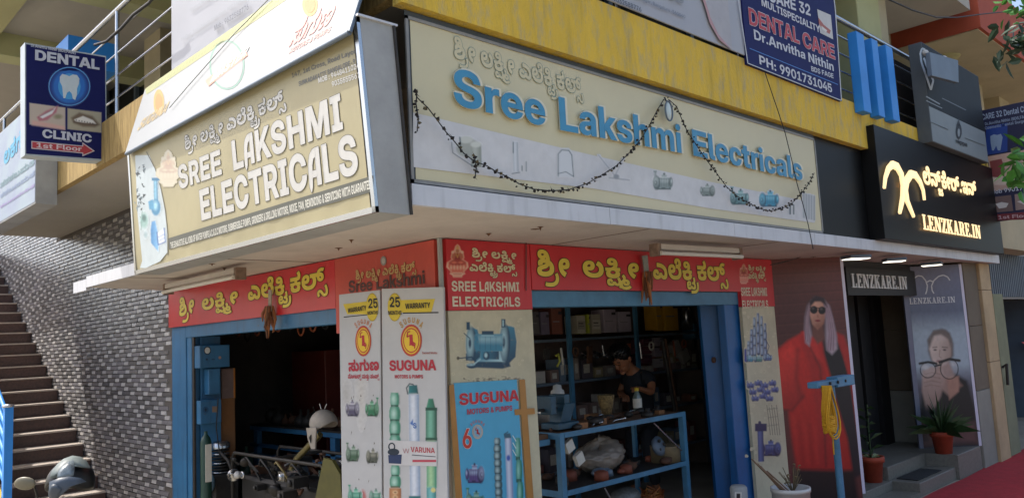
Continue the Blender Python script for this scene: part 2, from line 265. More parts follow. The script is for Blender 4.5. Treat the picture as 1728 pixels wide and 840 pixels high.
'4':[161,[11,38,1,31,159,113,79,0,-155,-113,1,0,223,0,1,-31],[191,0,1,48,1,14,1,51,75,0,1,-113]],
'5':[161,[161,-3,-38,0,-60,15,-36,27,-1,17,75,0,2,-8,16,-13,28,-7,19,0,18,0,26,8,16,15,1,9,0,10,-16,15,-26,8,-17,0,-22,0,-32,-9,-5,-9,-73,0,13,107,237,0,1,-32,-165,0,-5,-41,1,0,14,7,36,7,23,0,26,0,44,-9,32,-17,20,-22,1,-13,0,-19,-34,-29,-62,-17]],
'6':[161,[165,-3,-42,0,-62,16,-36,29,1,18,0,15,26,29,25,17,85,61,87,0,-115,-82,-15,0,6,4,16,9,26,6,19,0,36,0,54,-15,30,-26,1,-18,0,-19,-34,-28,-62,-16],[161,28,18,0,28,9,16,14,1,9,0,9,-16,14,-28,8,-17,0,-16,0,-28,-8,-16,-14,1,-9,0,-9,16,-14,28,-9]],
'7':[161,[59,0,151,149,1,0,-175,0,1,33,259,0,1,-33,-151,-149]],
'8':[161,[161,-3,-40,0,-64,13,-36,24,1,15,0,12,22,20,42,12,27,2,1,-1,-36,3,-42,22,1,16,0,15,34,22,58,13,37,0,40,0,58,-13,32,-22,1,-15,0,-16,-42,-22,-35,-3,1,1,28,-2,40,-12,22,-20,1,-12,0,-15,-36,-24,-62,-13],[161,26,18,0,28,6,16,12,1,8,0,8,-16,12,-28,7,-17,0,-16,0,-28,-7,-16,-12,1,-8,0,-8,16,-12,28,-6],[161,108,16,0,24,6,14,11,1,7,0,7,-14,11,-24,5,-15,0,-14,0,-24,-5,-12,-11,1,-7,0,-7,12,-11,24,-6]],
'9':[161,[161,185,40,0,62,-16,36,-29,1,-18,0,-15,-26,-29,-23,-17,-83,-61,-85,0,117,82,17,0,-6,-4,-16,-9,-24,-6,-19,0,-36,0,-54,15,-30,26,1,18,0,18,36,29,60,16],[163,154,-18,0,-28,-9,-16,-14,1,-9,0,-9,16,-14,28,-8,19,0,16,0,28,8,16,14,1,9,0,9,-16,14,-28,9]],
'.':[67,[69,-2,-18,0,-26,12,1,9,0,9,26,13,19,0,18,0,24,-13,1,-9,0,-9,-24,-12]],
',':[67,[19,-39,19,69,73,0,-35,-69]],
':':[67,[69,-2,-18,0,-26,12,1,9,0,9,26,13,19,0,18,0,24,-13,1,-9,0,-9,-24,-12],[69,81,-18,0,-26,13,1,9,0,9,26,13,19,0,18,0,24,-13,1,-9,0,-9,-24,-13]],
'&':[163,[137,-3,-38,0,-54,14,-30,23,1,14,0,10,14,16,30,14,25,8,73,24,10,3,10,6,4,7,1,3,0,6,-18,8,-13,0,-10,0,-16,-4,-8,-7,1,-5,0,-5,10,-11,20,-13,17,-9,173,-99,-79,0,-143,80,-16,10,-28,18,-16,19,1,10,0,14,24,21,46,12,31,0,28,0,42,-11,24,-20,1,-12,0,-8,-12,-15,-20,-13,-15,-6,-73,-27,-14,-5,-16,-10,1,-7,0,-6,14,-10,24,-6,15,0,20,0,38,10,30,16,18,22,1,13,65,0,0,-14,-12,-26,-26,-22,-19,-8,-19,-6,-20,-8,-52,-8]],
'(':[98,[49,72,0,22,16,44,24,39,19,14,73,0,-14,-17,-24,-40,-14,-42,1,-20,0,-17,12,-34,24,-36,17,-21,-71,0,-28,24,-30,55]],
')':[98,[17,-36,18,21,24,36,12,34,1,17,0,20,-14,42,-24,40,-15,17,75,0,16,-14,26,-39,14,-44,1,-22,0,-29,-28,-55,-27,-24]],
'-':[161,[245,86,1,-30,-165,0,1,30]],
}
KAN = {
6:[156,[155,-3,-40,0,-64,15,-34,30,1,21,0,19,32,30,62,17,47,0,48,0,62,-18,30,-29,1,-19,0,-20,-32,-30,-64,-16],[155,31,32,0,28,18,1,14,0,15,-30,18,-27,0,-20,0,-26,-9,-12,-14,1,-9,0,-15,30,-18]],
11:[210,[197,-3,-42,0,-52,10,-22,19,1,12,0,18,54,21,55,0,34,0,52,-7,42,-15,23,-12,20,-10,24,-26,7,-14,-81,-7,-6,18,-30,27,-48,17,-31,0,-18,0,-14,-5,1,-4,0,-5,16,-5,29,0,30,0,46,8,28,14,14,19,1,10,0,14,-24,14,-19,0,-16,0,-22,-12,-3,-11,-73,0,-2,14,-22,11,-15,0,-12,0,-14,-7,1,-5,0,-4,4,-6,3,-3,-75,-11,-6,5,-6,15,1,8,0,13,24,18,44,10,31,0,24,0,34,-5,28,-11,15,-8,-23,-2,16,10,30,11,34,5,21,0,36,0,52,-14,30,-29,1,-21,0,-11,-12,-22,-24,-18,-19,-8,-15,-3,-28,-10,-66,-10]],
17:[221,[327,-3,-26,0,-40,7,-30,13,-11,9,35,-1,-18,-10,-36,-12,-44,-6,-31,0,-34,0,-50,12,-26,21,1,15,0,12,24,19,40,11,29,0,38,0,36,-16,1,-13,0,-4,-4,-8,-3,-3,-53,2,0,1,0,2,1,1,0,4,-8,4,-5,0,-10,0,-10,-6,1,-4,0,-7,26,-8,29,0,30,0,28,13,5,12,73,0,2,-13,22,-11,17,0,18,0,16,11,1,10,0,15,-30,21,-58,14,-78,7,-47,0,7,38,64,0,96,-10,68,-18,42,-24,20,-28,1,-15,0,-21,-26,-25,-46,-11]],
23:[165,[163,-3,-48,0,-58,11,-26,18,1,10,0,6,6,11,14,9,13,3,-3,-3,-39,0,1,28,109,0,8,1,10,6,1,3,0,4,-8,6,-7,2,47,3,33,-3,6,-3,6,-6,1,-3,0,-3,-2,-5,-3,-2,99,0,1,-28,-43,0,-1,4,14,-4,16,-9,8,-10,1,-6,0,-11,-26,-18,-62,-11],[165,32,30,0,24,10,1,7,0,5,-12,7,-22,5,-19,0,-18,0,-24,-5,-10,-7,1,-5,0,-8,26,-9],[19,106,1,35,155,0,26,0,20,1,7,2,6,2,4,5,1,3,0,7,-12,12,-13,7,65,18,24,-15,18,-24,1,-11,0,-8,-10,-15,-11,-6,-14,-7,-48,-6,-37,0]],
25:[180,[181,106,-16,0,-24,-9,-16,-14,-3,-10,-4,-5,-4,-16,-2,-20,1,-12,1,-20,-87,0,1,29,0,19,14,33,34,24,31,7,17,-6,-95,0,1,35,177,0,26,0,20,1,7,2,6,2,4,5,1,3,0,7,-12,12,-13,7,63,18,26,-15,18,-23,1,-12,0,-9,-14,-17,-30,-12,-27,-2,9,2,28,-10,26,-25,10,-29,1,-16,1,-30,-87,0,1,19,0,14,-2,21,-4,15,-3,6,-8,14,-28,17]],
33:[235,[141,-3,-28,0,-46,8,-32,16,-18,24,1,15,0,19,30,29,56,16,39,0,24,0,38,-8,22,-17,1,-13,0,-11,-18,-17,-40,-10,-33,0,-18,0,-34,5,-11,4,7,26,10,-4,22,-4,17,0,18,0,14,7,1,4,0,5,-10,4,-9,0,-8,0,-18,-6,-12,-15,1,-13,1,-2,0,-7,8,-10,14,-6,18,-4,15,0,30,0,28,14,5,11,75,0,4,-10,22,-14,27,0,16,0,18,8,1,8,0,5,-12,9,-20,6,-13,1,51,20,28,-3,34,-15,18,-18,1,-10,0,-21,-54,-26,-53,0,-22,0,-42,6,-36,13,-17,12,39,0,-18,-12,-36,-13,-46,-6],[105,105,-30,5,-24,18,1,9,0,9,20,14,46,10,43,0,7,-33,-16,-1,-14,-4,1,-3,0,-4,14,-5,13,-1],[293,68,1,31,27,0,14,0,18,2,5,2,6,1,4,6,1,2,0,6,-18,9,-23,3,25,35,52,-7,50,-27,1,-18,0,-13,-32,-23,-33,-5,-8,-1,-12,-2,-12,-1,-9,0]],
37:[248,[339,-3,-54,0,-54,23,1,21,0,17,44,21,37,0,32,0,34,-15,1,-13,0,-3,-2,-8,-3,-2,-49,1,2,1,0,2,1,1,0,3,-6,3,-5,0,-6,0,-8,-4,1,-4,0,-5,16,-7,23,0,20,0,28,8,14,17,1,12,1,2,0,11,-14,19,-30,10,-23,0,-26,0,-32,-13,-7,-10,-73,0,-2,10,-26,13,-21,0,-20,0,-16,-7,1,-6,0,-3,4,-5,5,-2,6,-1,14,-2,17,0,11,0,1,-31,-17,0,-12,0,-14,-1,-5,-2,-4,-1,-4,-4,1,-3,0,-4,14,-6,17,0,14,0,24,5,11,4,37,-28,-22,-7,-46,-7,-27,0,-52,0,-50,21,1,16,0,9,16,15,34,11,29,3,-5,-13,-24,4,-30,12,-14,16,1,10,0,12,26,19,48,11,35,0,42,0,52,-16,23,-13,-33,-1,14,9,36,14,46,7,33,0,50,0,62,-20,30,-34,1,-21,0,-15,-14,-25,-34,-20,-54,-11]],
38:[178,[185,-3,-48,0,-64,9,-40,15,-16,22,1,12,0,3,2,7,3,5,79,-5,0,-1,0,-3,1,-1,0,-5,4,-11,18,-9,34,-5,31,0,22,0,32,3,18,7,10,9,1,5,0,4,-6,8,-5,2,-2,1,-2,1,-1,1,-8,2,-18,3,-9,0,-12,0,-10,-4,1,-2,0,-3,10,-3,9,0,8,0,16,4,8,8,1,6,0,8,-12,10,-18,7,-11,3,67,12,22,-7,26,-19,3,-12,0,-1,-2,-4,1,-1,-13,-7,-8,-8,-26,-13,-36,-9,-29,0,-40,0,-36,16,1,12,0,8,16,13,34,8,29,0,20,0,28,-4,19,-5,2,0,0,3,2,3,3,0,34,-6,34,-24,1,-15,0,-13,-22,-21,-42,-13,-58,-6],[17,106,1,35,185,0,24,0,22,1,5,2,6,2,4,5,1,3,0,7,-12,12,-11,7,63,18,24,-15,18,-24,1,-11,0,-8,-10,-15,-11,-6,-14,-7,-48,-6,-37,0]],
43:[223,[127,-3,-36,0,-50,12,-26,21,1,15,0,12,24,19,42,11,27,0,38,0,36,-16,1,-13,0,-4,-4,-8,-1,-3,-55,2,0,1,2,2,1,1,0,4,-8,4,-7,0,-8,0,-10,-6,1,-4,0,-7,24,-8,29,0,30,0,28,13,5,11,75,0,2,-12,22,-11,17,0,14,0,14,5,4,8,1,4,0,9,-14,18,-9,8,73,15,18,-12,18,-27,1,-15,0,-17,-26,-22,-46,-10,-27,0,-26,0,-40,7,-30,12,-13,10,35,-1,-16,-10,-36,-12,-46,-6],[235,64,-20,0,-22,11,1,8,0,9,22,10,21,0,18,0,24,-10,1,-9,0,-8,-24,-11],[17,106,1,35,275,0,24,0,22,1,7,2,4,2,4,5,1,3,0,7,-12,12,-11,7,63,18,26,-15,16,-24,1,-11,0,-8,-10,-15,-11,-6,-14,-7,-46,-6,-39,0]],
45:[229,[325,-3,-28,0,-40,6,-30,14,-15,10,37,0,-20,-13,-42,-13,-40,-4,-21,0,-34,0,-42,11,-22,18,1,11,0,10,14,16,34,15,31,9,20,6,14,8,1,4,0,3,-4,3,-10,2,-7,0,-12,0,-12,-6,1,-4,0,-3,4,-6,3,-2,-69,-12,-6,5,-8,15,1,7,0,11,22,16,46,9,37,0,40,0,44,-11,18,-17,1,-8,0,-10,-14,-15,-34,-14,-29,-9,-20,-6,-12,-7,1,-4,0,-5,14,-5,15,0,26,0,26,14,3,11,77,0,2,-13,24,-11,21,0,22,0,24,13,1,14,0,12,-22,18,-36,13,-23,6,45,35,34,-8,54,-24,34,-32,1,-21,0,-19,-28,-28,-52,-15]],
47:[317,[127,-3,-36,0,-50,12,-26,21,1,15,0,12,24,19,42,11,27,0,38,0,36,-16,1,-13,0,-4,-4,-8,-1,-3,-55,2,0,1,2,2,1,1,0,4,-8,4,-7,0,-8,0,-10,-6,1,-4,0,-7,24,-8,29,0,30,0,30,13,3,12,75,0,2,-13,22,-11,17,0,18,0,14,11,1,9,0,7,-10,16,-22,13,-30,12,-19,5,95,6,22,-8,32,-18,18,-23,1,-14,0,-19,-28,-23,-46,-10,-25,0,-26,0,-40,7,-30,12,-13,10,35,-1,-16,-10,-36,-12,-46,-6],[17,106,1,35,275,0,24,0,22,1,7,2,4,2,4,5,1,3,0,7,-12,12,-11,7,63,18,26,-15,16,-24,1,-11,0,-8,-10,-15,-11,-6,-14,-7,-46,-6,-39,0],[493,-3,-42,0,-64,18,-29,17,45,25,18,-11,36,-13,27,0,26,0,28,14,1,13,0,12,-22,18,-38,13,-21,6,45,35,34,-8,54,-24,32,-32,1,-21,0,-19,-26,-28,-56,-15]],
51:[209,[213,-3,-62,0,-88,21,-46,37,1,24,0,20,32,29,58,15,37,0,30,0,40,-10,22,-19,1,-13,0,-13,-22,-18,-42,-10,-29,0,-22,0,-34,6,-26,9,-7,4,13,28,6,-3,14,-9,22,-6,15,0,22,0,20,7,1,7,0,5,-12,6,-11,0,-10,0,-20,-7,-14,-15,1,-13,0,-12,26,-21,52,-13,41,0,34,0,48,9,26,18,1,12,0,13,-28,17,-27,7,43,35,48,-11,50,-37,1,-24,0,-20,-38,-35,-84,-20]],
54:[182,[155,-3,-40,0,-64,10,-34,19,1,15,0,13,24,16,46,10,35,4,20,2,20,4,10,5,1,4,0,3,-6,4,-12,2,-5,0,-8,0,-10,-2,-8,-4,1,-3,0,-2,2,-3,3,-2,-81,-12,-4,4,-4,9,1,4,0,8,26,12,50,7,37,0,24,0,42,-7,28,-14,1,-10,0,-11,-18,-14,-40,-10,-31,-3,-22,-3,-22,-3,-10,-4,1,-3,0,-3,10,-4,26,-3,23,0,36,0,48,9,26,17,1,11,0,13,-18,17,-24,12,-11,3,1,7,49,6,32,-7,38,-19,18,-22,1,-11,0,-21,-42,-32,-84,-18],[17,106,1,35,191,0,24,0,22,1,7,2,4,2,4,5,1,3,0,7,-12,12,-11,7,63,18,26,-15,16,-24,1,-11,0,-8,-10,-15,-11,-6,-8,-5,-28,-6,-38,-2,-25,0,-37,0,-37,5,-49,-5]],
56:[197,[269,-3,-26,0,-40,8,-34,14,-17,10,-10,5,-10,6,-10,3,-3,0,-8,0,-10,-6,1,-5,0,-6,10,-11,11,-7,-75,-14,-12,8,-16,22,1,10,0,13,22,20,42,11,33,0,18,0,32,-5,32,-12,17,-11,12,-5,16,-8,18,-4,11,0,14,0,16,9,1,8,0,8,-14,19,-11,8,75,15,18,-12,16,-28,1,-13,0,-25,-56,-25],[205,65,-18,0,-24,11,1,8,0,9,24,11,19,0,20,0,22,-11,1,-9,0,-8,-22,-11],[17,106,1,35,221,0,26,0,20,1,7,2,6,2,4,5,1,3,0,7,-12,12,-13,7,63,18,26,-15,16,-24,1,-11,0,-8,-8,-15,-11,-6,-16,-7,-46,-6,-37,0]],
63:[93,[47,-3,-42,0,-64,18,-31,17,45,25,18,-11,36,-13,27,0,26,0,28,14,1,13,0,12,-22,18,-36,13,-23,6,45,35,34,-8,54,-24,34,-32,1,-21,0,-19,-28,-28,-56,-15]],
74:[124,[239,101,0,-13,-22,-18,-44,-10,-29,0,-34,0,-44,12,-11,7,11,28,6,-3,14,-9,22,-6,15,0,22,0,20,8,1,6,0,5,-12,6,-11,0,-10,0,-20,-7,-12,-13,1,-9,1,-7,0,-12,20,-18,36,-13,21,-5,-43,-33,-34,9,-50,23,-28,31,1,20,0,20,32,28,56,15,39,0,30,0,44,-10,24,-19]],
103:[19,[-125,-94,-30,0,-30,13,1,10,0,9,20,13,29,6,14,3,8,4,1,2,0,1,-6,2,-9,0,-8,0,-10,-2,1,-3,0,-1,2,-2,3,-1,-43,-8,-4,4,-6,8,1,4,0,10,36,11,35,0,26,0,26,-6,12,-10,1,-5,0,-5,-6,-9,-20,-8,-19,-5,-16,-3,-6,-3,1,-2,0,-2,6,-2,9,0,18,0,14,8,5,4,51,0,2,-6,14,-6,13,0,12,0,12,4,1,5,0,2,-2,4,-1,2,45,8,6,-5,6,-11,1,-5,0,-13,-34,-14,-33,0,-18,0,-28,5,-22,10,-11,8,39,1,-14,-10,-28,-10,-28,-4],[-13,-51,-32,0,-36,10,-9,5,-5,11,21,7,12,-7,26,-6,17,0,12,0,12,4,1,4,0,2,-2,4,-1,1,49,5,2,-3,4,-8,1,-5,0,-11,-32,-13]],
111:[12,[51,-44,0,-10,-14,-13,-11,-5,-14,-6,-40,-4,-35,0,-175,0,1,26,157,0,-9,-2,-2,3,-2,8,1,4,0,8,16,15,34,11,27,0,38,0,36,-21],[-49,-46,0,-4,2,-6,3,-2,-7,2,19,0,18,0,18,6,1,7,0,5,-12,6,-11,0,-12,0,-14,-8]],
120:[66,[73,-104,-52,0,-58,25,1,21,0,10,20,19,38,14,31,3,8,1,14,0,9,0,32,0,46,-14,1,-15,0,-14,-36,-15,-33,0,-20,0,-30,7,-16,13,1,8,0,8,4,12,2,10,1,6,0,7,-12,8,-13,2,33,21,22,-4,26,-15,1,-11,0,-7,-8,-14,-8,-14,1,-6,0,-6,14,-4,9,0,8,0,8,4,1,3,0,3,-10,5,-13,0,-8,0,-16,-1,-7,-2,-4,0,-6,0,-3,-1,-8,-3,-12,-10,1,-7,0,-11,30,-12,31,0,22,0,42,7,17,8,39,-18,-24,-11,-58,-10]],
122:[34,[73,-15,0,-21,-44,-29,-80,-15,-53,0,-26,0,-46,3,-23,4,13,26,18,-3,38,-2,27,0,62,0,60,22,1,17,0,9,-10,14,-5,4,49,13,16,-11,10,-21]],
129:[37,[9,-85,-20,0,-32,6,-28,12,-13,9,-12,8,-12,5,-5,0,-8,0,-10,-5,1,-4,0,-5,8,-10,9,-7,-49,-10,-8,7,-12,17,1,7,0,16,40,18,33,0,22,0,34,-10,23,-13,10,-7,16,-7,12,-3,9,0,8,0,14,4,8,10,1,9,0,14,-22,24,-13,9,49,12,10,-8,20,-18,12,-22,1,-11,0,-16,-20,-20,-36,-11]],
187:[292,[269,-3,-26,0,-40,7,-34,15,-17,10,-10,5,-10,6,-10,3,-3,0,-8,0,-10,-6,1,-5,0,-6,10,-11,11,-7,-75,-14,-12,8,-16,22,1,10,0,13,22,20,42,11,33,0,30,0,46,-12,25,-14,12,-7,16,-8,18,-4,9,0,14,0,16,9,1,11,0,10,-22,20,-36,17,-25,6,-193,0,1,35,295,0,1,-35,-9,1,5,4,22,-7,32,-18,18,-23,1,-13,0,-27,-56,-26],[491,59,-46,0,-52,27,1,26,1,5,0,21,30,28,56,15,35,0,26,0,38,-5,15,-4,-31,-25,-10,2,-20,3,-13,0,-16,0,-24,-7,-14,-15,1,-12,1,-12,0,-9,14,-11,15,0,8,0,12,4,1,5,0,3,-6,4,-1,1,-6,1,-14,2,-11,0,-167,0,1,35,163,0,30,0,40,-6,17,-7,12,-5,14,-15,1,-10,0,-19,-48,-20]],
188:[318,[127,-3,-36,0,-50,12,-26,21,1,15,0,12,24,19,42,11,27,0,38,0,36,-16,1,-13,0,-4,-4,-8,-1,-3,-55,2,0,1,2,2,1,1,0,4,-8,4,-7,0,-8,0,-10,-6,1,-4,0,-7,24,-8,29,0,30,0,28,13,5,11,75,0,2,-12,22,-11,17,0,14,0,14,5,4,8,1,4,0,9,-14,18,-9,8,73,15,18,-12,18,-27,1,-15,0,-17,-26,-22,-46,-10,-27,0,-26,0,-40,7,-30,12,-13,10,35,-1,-16,-10,-36,-12,-46,-6],[235,64,-20,0,-22,11,1,8,0,9,22,10,21,0,18,0,24,-10,1,-9,0,-8,-24,-11],[17,106,1,35,343,0,1,-35],[543,59,-44,0,-54,27,1,26,1,5,0,21,32,28,54,15,35,0,28,0,38,-5,15,-4,-33,-25,-10,2,-20,3,-13,0,-16,0,-24,-7,-14,-15,1,-12,1,-12,0,-9,14,-11,15,0,8,0,12,4,1,5,0,3,-4,4,-3,1,-4,1,-16,2,-9,0,-167,0,1,35,163,0,28,0,42,-6,17,-7,12,-5,12,-15,1,-10,0,-19,-46,-20]],
194:[271,[177,-3,-50,0,-70,15,-38,29,1,20,0,12,14,19,32,15,27,5,11,-6,-81,0,1,35,267,0,1,-35,-7,0,3,4,20,-5,26,-14,12,-18,1,-12,0,-20,-36,-29,-72,-15],[179,33,24,0,34,10,16,16,1,10,0,11,-18,16,-32,10,-23,0,-26,0,-34,-10,-18,-17,1,-10,0,-17,42,-19],[451,59,-46,0,-52,27,1,26,1,5,0,21,30,28,54,15,35,0,28,0,38,-5,15,-4,-33,-25,-10,2,-20,3,-13,0,-14,0,-26,-7,-14,-15,1,-12,1,-12,0,-9,14,-11,15,0,10,0,10,4,1,5,0,3,-4,4,-3,1,-4,1,-14,2,-11,0,-167,0,1,35,163,0,28,0,42,-6,17,-7,12,-5,14,-15,1,-10,0,-19,-48,-20]],
196:[314,[217,-3,-64,0,-90,21,-46,37,1,24,0,20,32,29,58,15,37,0,30,0,40,-10,22,-19,1,-13,0,-13,-22,-18,-42,-10,-29,0,-22,0,-34,6,-26,9,-7,4,13,28,6,-3,14,-9,22,-6,15,0,22,0,20,7,1,7,0,5,-12,6,-11,0,-10,0,-20,-7,-14,-15,1,-13,0,-12,26,-21,56,-13,43,0,36,0,54,9,26,18,1,12,0,15,-26,20,-25,6,53,21,28,-7,36,-18,20,-23,1,-14,0,-21,-40,-34,-88,-20],[249,106,1,35,115,0,1,-35],[537,59,-46,0,-52,27,1,26,1,5,0,21,30,28,54,15,35,0,28,0,38,-5,15,-4,-33,-25,-10,2,-20,3,-13,0,-14,0,-26,-7,-14,-15,1,-12,1,-12,0,-9,14,-11,15,0,10,0,10,4,1,5,0,3,-4,4,-3,1,-4,1,-14,2,-11,0,-167,0,1,35,163,0,28,0,42,-6,17,-7,12,-5,14,-15,1,-10,0,-19,-48,-20]],
206:[164,[163,-3,-48,0,-60,11,-26,18,1,10,0,6,6,11,16,9,13,3,-3,-3,-39,0,1,28,293,0,1,-28,-45,0,1,4,12,-4,16,-9,8,-10,1,-6,0,-11,-26,-18,-60,-11],[165,32,30,0,24,10,1,7,0,5,-12,7,-24,5,-17,0,-18,0,-24,-5,-12,-7,1,-5,0,-8,26,-9],[111,79,7,9,24,3,34,12,20,15,1,8,1,2,0,6,-10,12,-18,8,-13,0,-8,0,-14,-5,1,-4,0,-3,6,-4,12,-2,7,0,18,0,24,10,11,8,21,-24,-10,-5,-22,-8,-28,-5,-21,0,-26,0,-38,7,-20,15,1,10,0,15,50,19,43,0,34,0,50,-14,26,-23,1,-14,0,-14,-22,-22,-17,-7]],
234:[180,[157,-3,-42,0,-64,10,-36,19,1,15,0,14,28,15,46,10,29,3,34,4,34,8,12,13,1,11,1,7,0,8,-8,17,-16,14,-26,9,-17,0,-12,0,-12,-4,1,-5,0,-5,14,-4,13,0,16,0,16,10,3,7,57,-1,-12,-22,-48,-20,-35,0,-26,0,-40,8,-24,15,1,12,0,17,50,20,43,0,36,0,54,-12,36,-23,18,-33,1,-19,0,-4,-4,-8,-6,-7,-1,-4,-8,-9,-26,-15,-44,-10,-31,-3,-20,-3,-24,-3,-8,-4,1,-3,0,-3,10,-4,26,-3,23,0,36,0,48,8,24,14,1,9,0,12,-22,15,-19,5,-2,1,-8,1,-3,1,-12,2,-26,2,-11,0,-22,0,-12,-4,1,-3,0,-1,0,-3,3,-1,-79,-12,-4,5,-6,9,1,6,0,6,10,11,24,10,44,7,37,0,18,0,32,-3,15,-2,2,0,8,0,8,0,5,-1,36,-5,50,-20,26,-26,1,-15,0,-19,-42,-28,-84,-16]],
240:[165,[163,-3,-48,0,-58,11,-26,18,1,10,0,6,6,11,14,9,13,3,-3,-3,-39,0,1,28,109,0,8,1,10,6,1,3,0,4,-8,6,-7,2,47,3,33,-3,6,-3,6,-6,1,-3,0,-3,-2,-5,-3,-2,99,0,1,-28,-43,0,-1,4,14,-4,16,-9,8,-10,1,-6,0,-11,-26,-18,-62,-11],[165,32,30,0,24,10,1,7,0,5,-12,7,-22,5,-19,0,-18,0,-24,-5,-10,-7,1,-5,0,-8,26,-9],[19,106,1,35,151,0,24,0,26,2,9,3,6,3,4,7,1,4,0,6,-16,9,-15,0,-14,0,-20,-7,1,-7,0,-1,0,-3,3,-2,-23,15,4,3,12,2,5,0,12,0,18,-7,1,-7,0,-7,-18,-7,-19,0,-20,0,-24,11,1,11,0,8,20,15,40,10,33,0,34,0,46,-13,24,-21,1,-14,0,-13,-18,-18,-13,-5,-10,-4,-30,-6,-40,-2,-27,0]],
265:[216,[219,-3,-66,0,-90,21,-46,37,1,24,0,20,32,29,58,15,37,0,30,0,40,-10,22,-19,1,-13,0,-13,-22,-18,-42,-10,-29,0,-22,0,-34,6,-26,9,-7,4,13,28,6,-3,14,-9,22,-6,15,0,22,0,20,7,1,7,0,5,-12,6,-11,0,-10,0,-20,-7,-14,-15,1,-13,0,-12,26,-21,56,-13,45,0,36,0,52,9,26,18,1,12,0,13,-28,20,-27,6,43,25,30,-7,44,-18,24,-23,1,-16,0,-21,-40,-34,-86,-20],[249,106,1,35,23,0,26,0,26,2,9,3,6,3,4,7,1,4,0,6,-16,9,-17,0,-12,0,-20,-7,1,-7,0,-1,0,-3,3,-2,-25,15,4,3,12,2,7,0,12,0,18,-7,1,-7,0,-7,-18,-7,-19,0,-22,0,-22,11,1,11,0,8,20,15,40,10,33,0,34,0,46,-13,24,-21,1,-14,0,-13,-18,-18,-13,-5,-10,-4,-30,-6,-42,-2,-25,0]],
283:[436,[127,-3,-36,0,-50,12,-26,21,1,15,0,12,24,19,42,11,27,0,38,0,36,-16,1,-13,0,-4,-4,-8,-1,-3,-55,2,0,1,2,2,1,1,0,4,-8,4,-7,0,-8,0,-10,-6,1,-4,0,-7,24,-8,29,0,30,0,30,13,3,12,75,0,2,-13,22,-11,17,0,18,0,14,11,1,9,0,7,-10,16,-22,13,-30,12,-19,5,95,6,22,-7,32,-19,18,-23,1,-14,0,-19,-28,-23,-46,-10,-25,0,-26,0,-40,7,-30,12,-13,10,35,-1,-16,-10,-36,-12,-46,-6],[17,106,1,35,269,0,26,0,26,2,9,3,6,3,4,7,1,4,0,6,-16,9,-17,0,-12,0,-20,-7,1,-7,0,-1,0,-3,1,-2,-23,15,4,3,12,2,7,0,12,0,18,-7,1,-7,0,-7,-20,-7,-17,0,-22,0,-22,11,1,11,0,8,20,15,40,10,33,0,34,0,46,-13,24,-21,1,-14,0,-13,-18,-18,-13,-5,-10,-4,-30,-6,-42,-2,-25,0],[491,-3,-42,0,-62,18,-29,16,45,26,18,-12,36,-12,23,0,18,0,18,7,1,9,0,6,-2,10,-2,10,1,5,0,21,42,28,74,14,47,0,50,0,70,-13,44,-23,22,-29,1,-15,0,-20,-32,-30,-56,-16,-39,0,-36,0,-50,11,-24,21,1,14,0,10,16,17,30,10,23,0,26,0,26,-12,1,-9,0,-9,-18,-9,-17,0,-8,0,-18,3,-5,5,9,5,0,-2,0,-4,1,-1,0,-6,16,-11,25,0,18,0,24,8,14,14,1,10,0,13,-22,21,-46,12,-31,0,-26,0,-36,-7,-20,-16,1,-13,0,-4,0,-10,2,-10,1,-7,0,-16,-28,-19,-46,-9]],
288:[164,[163,-3,-48,0,-60,11,-26,18,1,10,0,6,6,11,16,9,13,3,-3,-3,-39,0,1,28,293,0,1,-28,-45,0,1,4,12,-4,16,-9,8,-10,1,-6,0,-11,-26,-18,-60,-11],[165,32,30,0,24,10,1,7,0,5,-12,7,-24,5,-17,0,-18,0,-24,-5,-12,-7,1,-5,0,-8,26,-9],[111,79,7,9,24,3,34,12,20,15,1,8,1,2,0,6,-10,12,-18,8,-13,0,-8,0,-14,-5,1,-4,0,-3,6,-4,12,-2,7,0,18,0,24,10,11,8,21,-24,-10,-5,-22,-8,-28,-5,-21,0,-26,0,-38,7,-20,15,1,10,0,15,50,19,43,0,34,0,50,-14,26,-23,1,-14,0,-14,-22,-22,-17,-7],[115,-72,-38,0,-38,19,1,15,0,14,34,16,27,0,26,0,24,-12,1,-10,0,-2,-4,-6,-1,-2,-35,2,0,1,0,2,1,1,0,2,-4,3,-3,0,-4,0,-8,-4,1,-4,0,-6,16,-6,17,0,16,0,16,5,6,7,3,3,49,0,4,-7,14,-8,13,0,10,0,10,4,6,6,1,4,0,7,-14,14,-11,6,47,13,19,-37,-2,-13,-12,-16,-18,-8,-20,-3,-9,0,-16,0,-26,6,-22,10,-9,8,37,-2,-12,-7,-24,-10,-28,-5],[271,-88,4,6,4,11,1,6,0,5,-2,10,-4,10,-3,4,15,41,16,-11,18,-22,10,-23,1,-13,0,-8,-4,-14,-3,-6]],
297:[73,[-123,-94,-28,0,-34,11,-16,18,1,11,0,15,22,19,38,9,23,0,26,0,32,-13,1,-12,0,-9,-28,-14,-33,0,-20,0,-28,6,-9,3,15,18,6,-3,16,-7,17,0,12,0,10,4,1,3,0,2,-6,3,-5,0,-14,0,-18,-11,1,-12,0,-5,4,-8,14,-5,17,0,20,0,16,9,3,5,51,0,2,-7,16,-7,15,0,12,0,14,6,1,6,0,7,-18,8,-15,1,27,19,20,-4,28,-10,14,-14,1,-9,0,-11,-18,-15,-34,-7,-23,0,-28,0,-34,11,-17,12,39,1,-14,-10,-28,-10,-30,-4],[-33,-45,1,23,21,0,12,0,12,2,3,1,4,2,2,5,1,3,0,6,-8,14,-9,7,53,8,10,-10,10,-18,1,-9,0,-11,-16,-15,-30,-8,-21,0],[-5,-132,-18,0,-30,1,-19,2,9,25,12,-1,32,-1,21,0,44,0,56,11,24,22,1,14,0,9,-6,15,-5,6,53,10,8,-8,8,-22,1,-12,0,-35,-88,-36]],
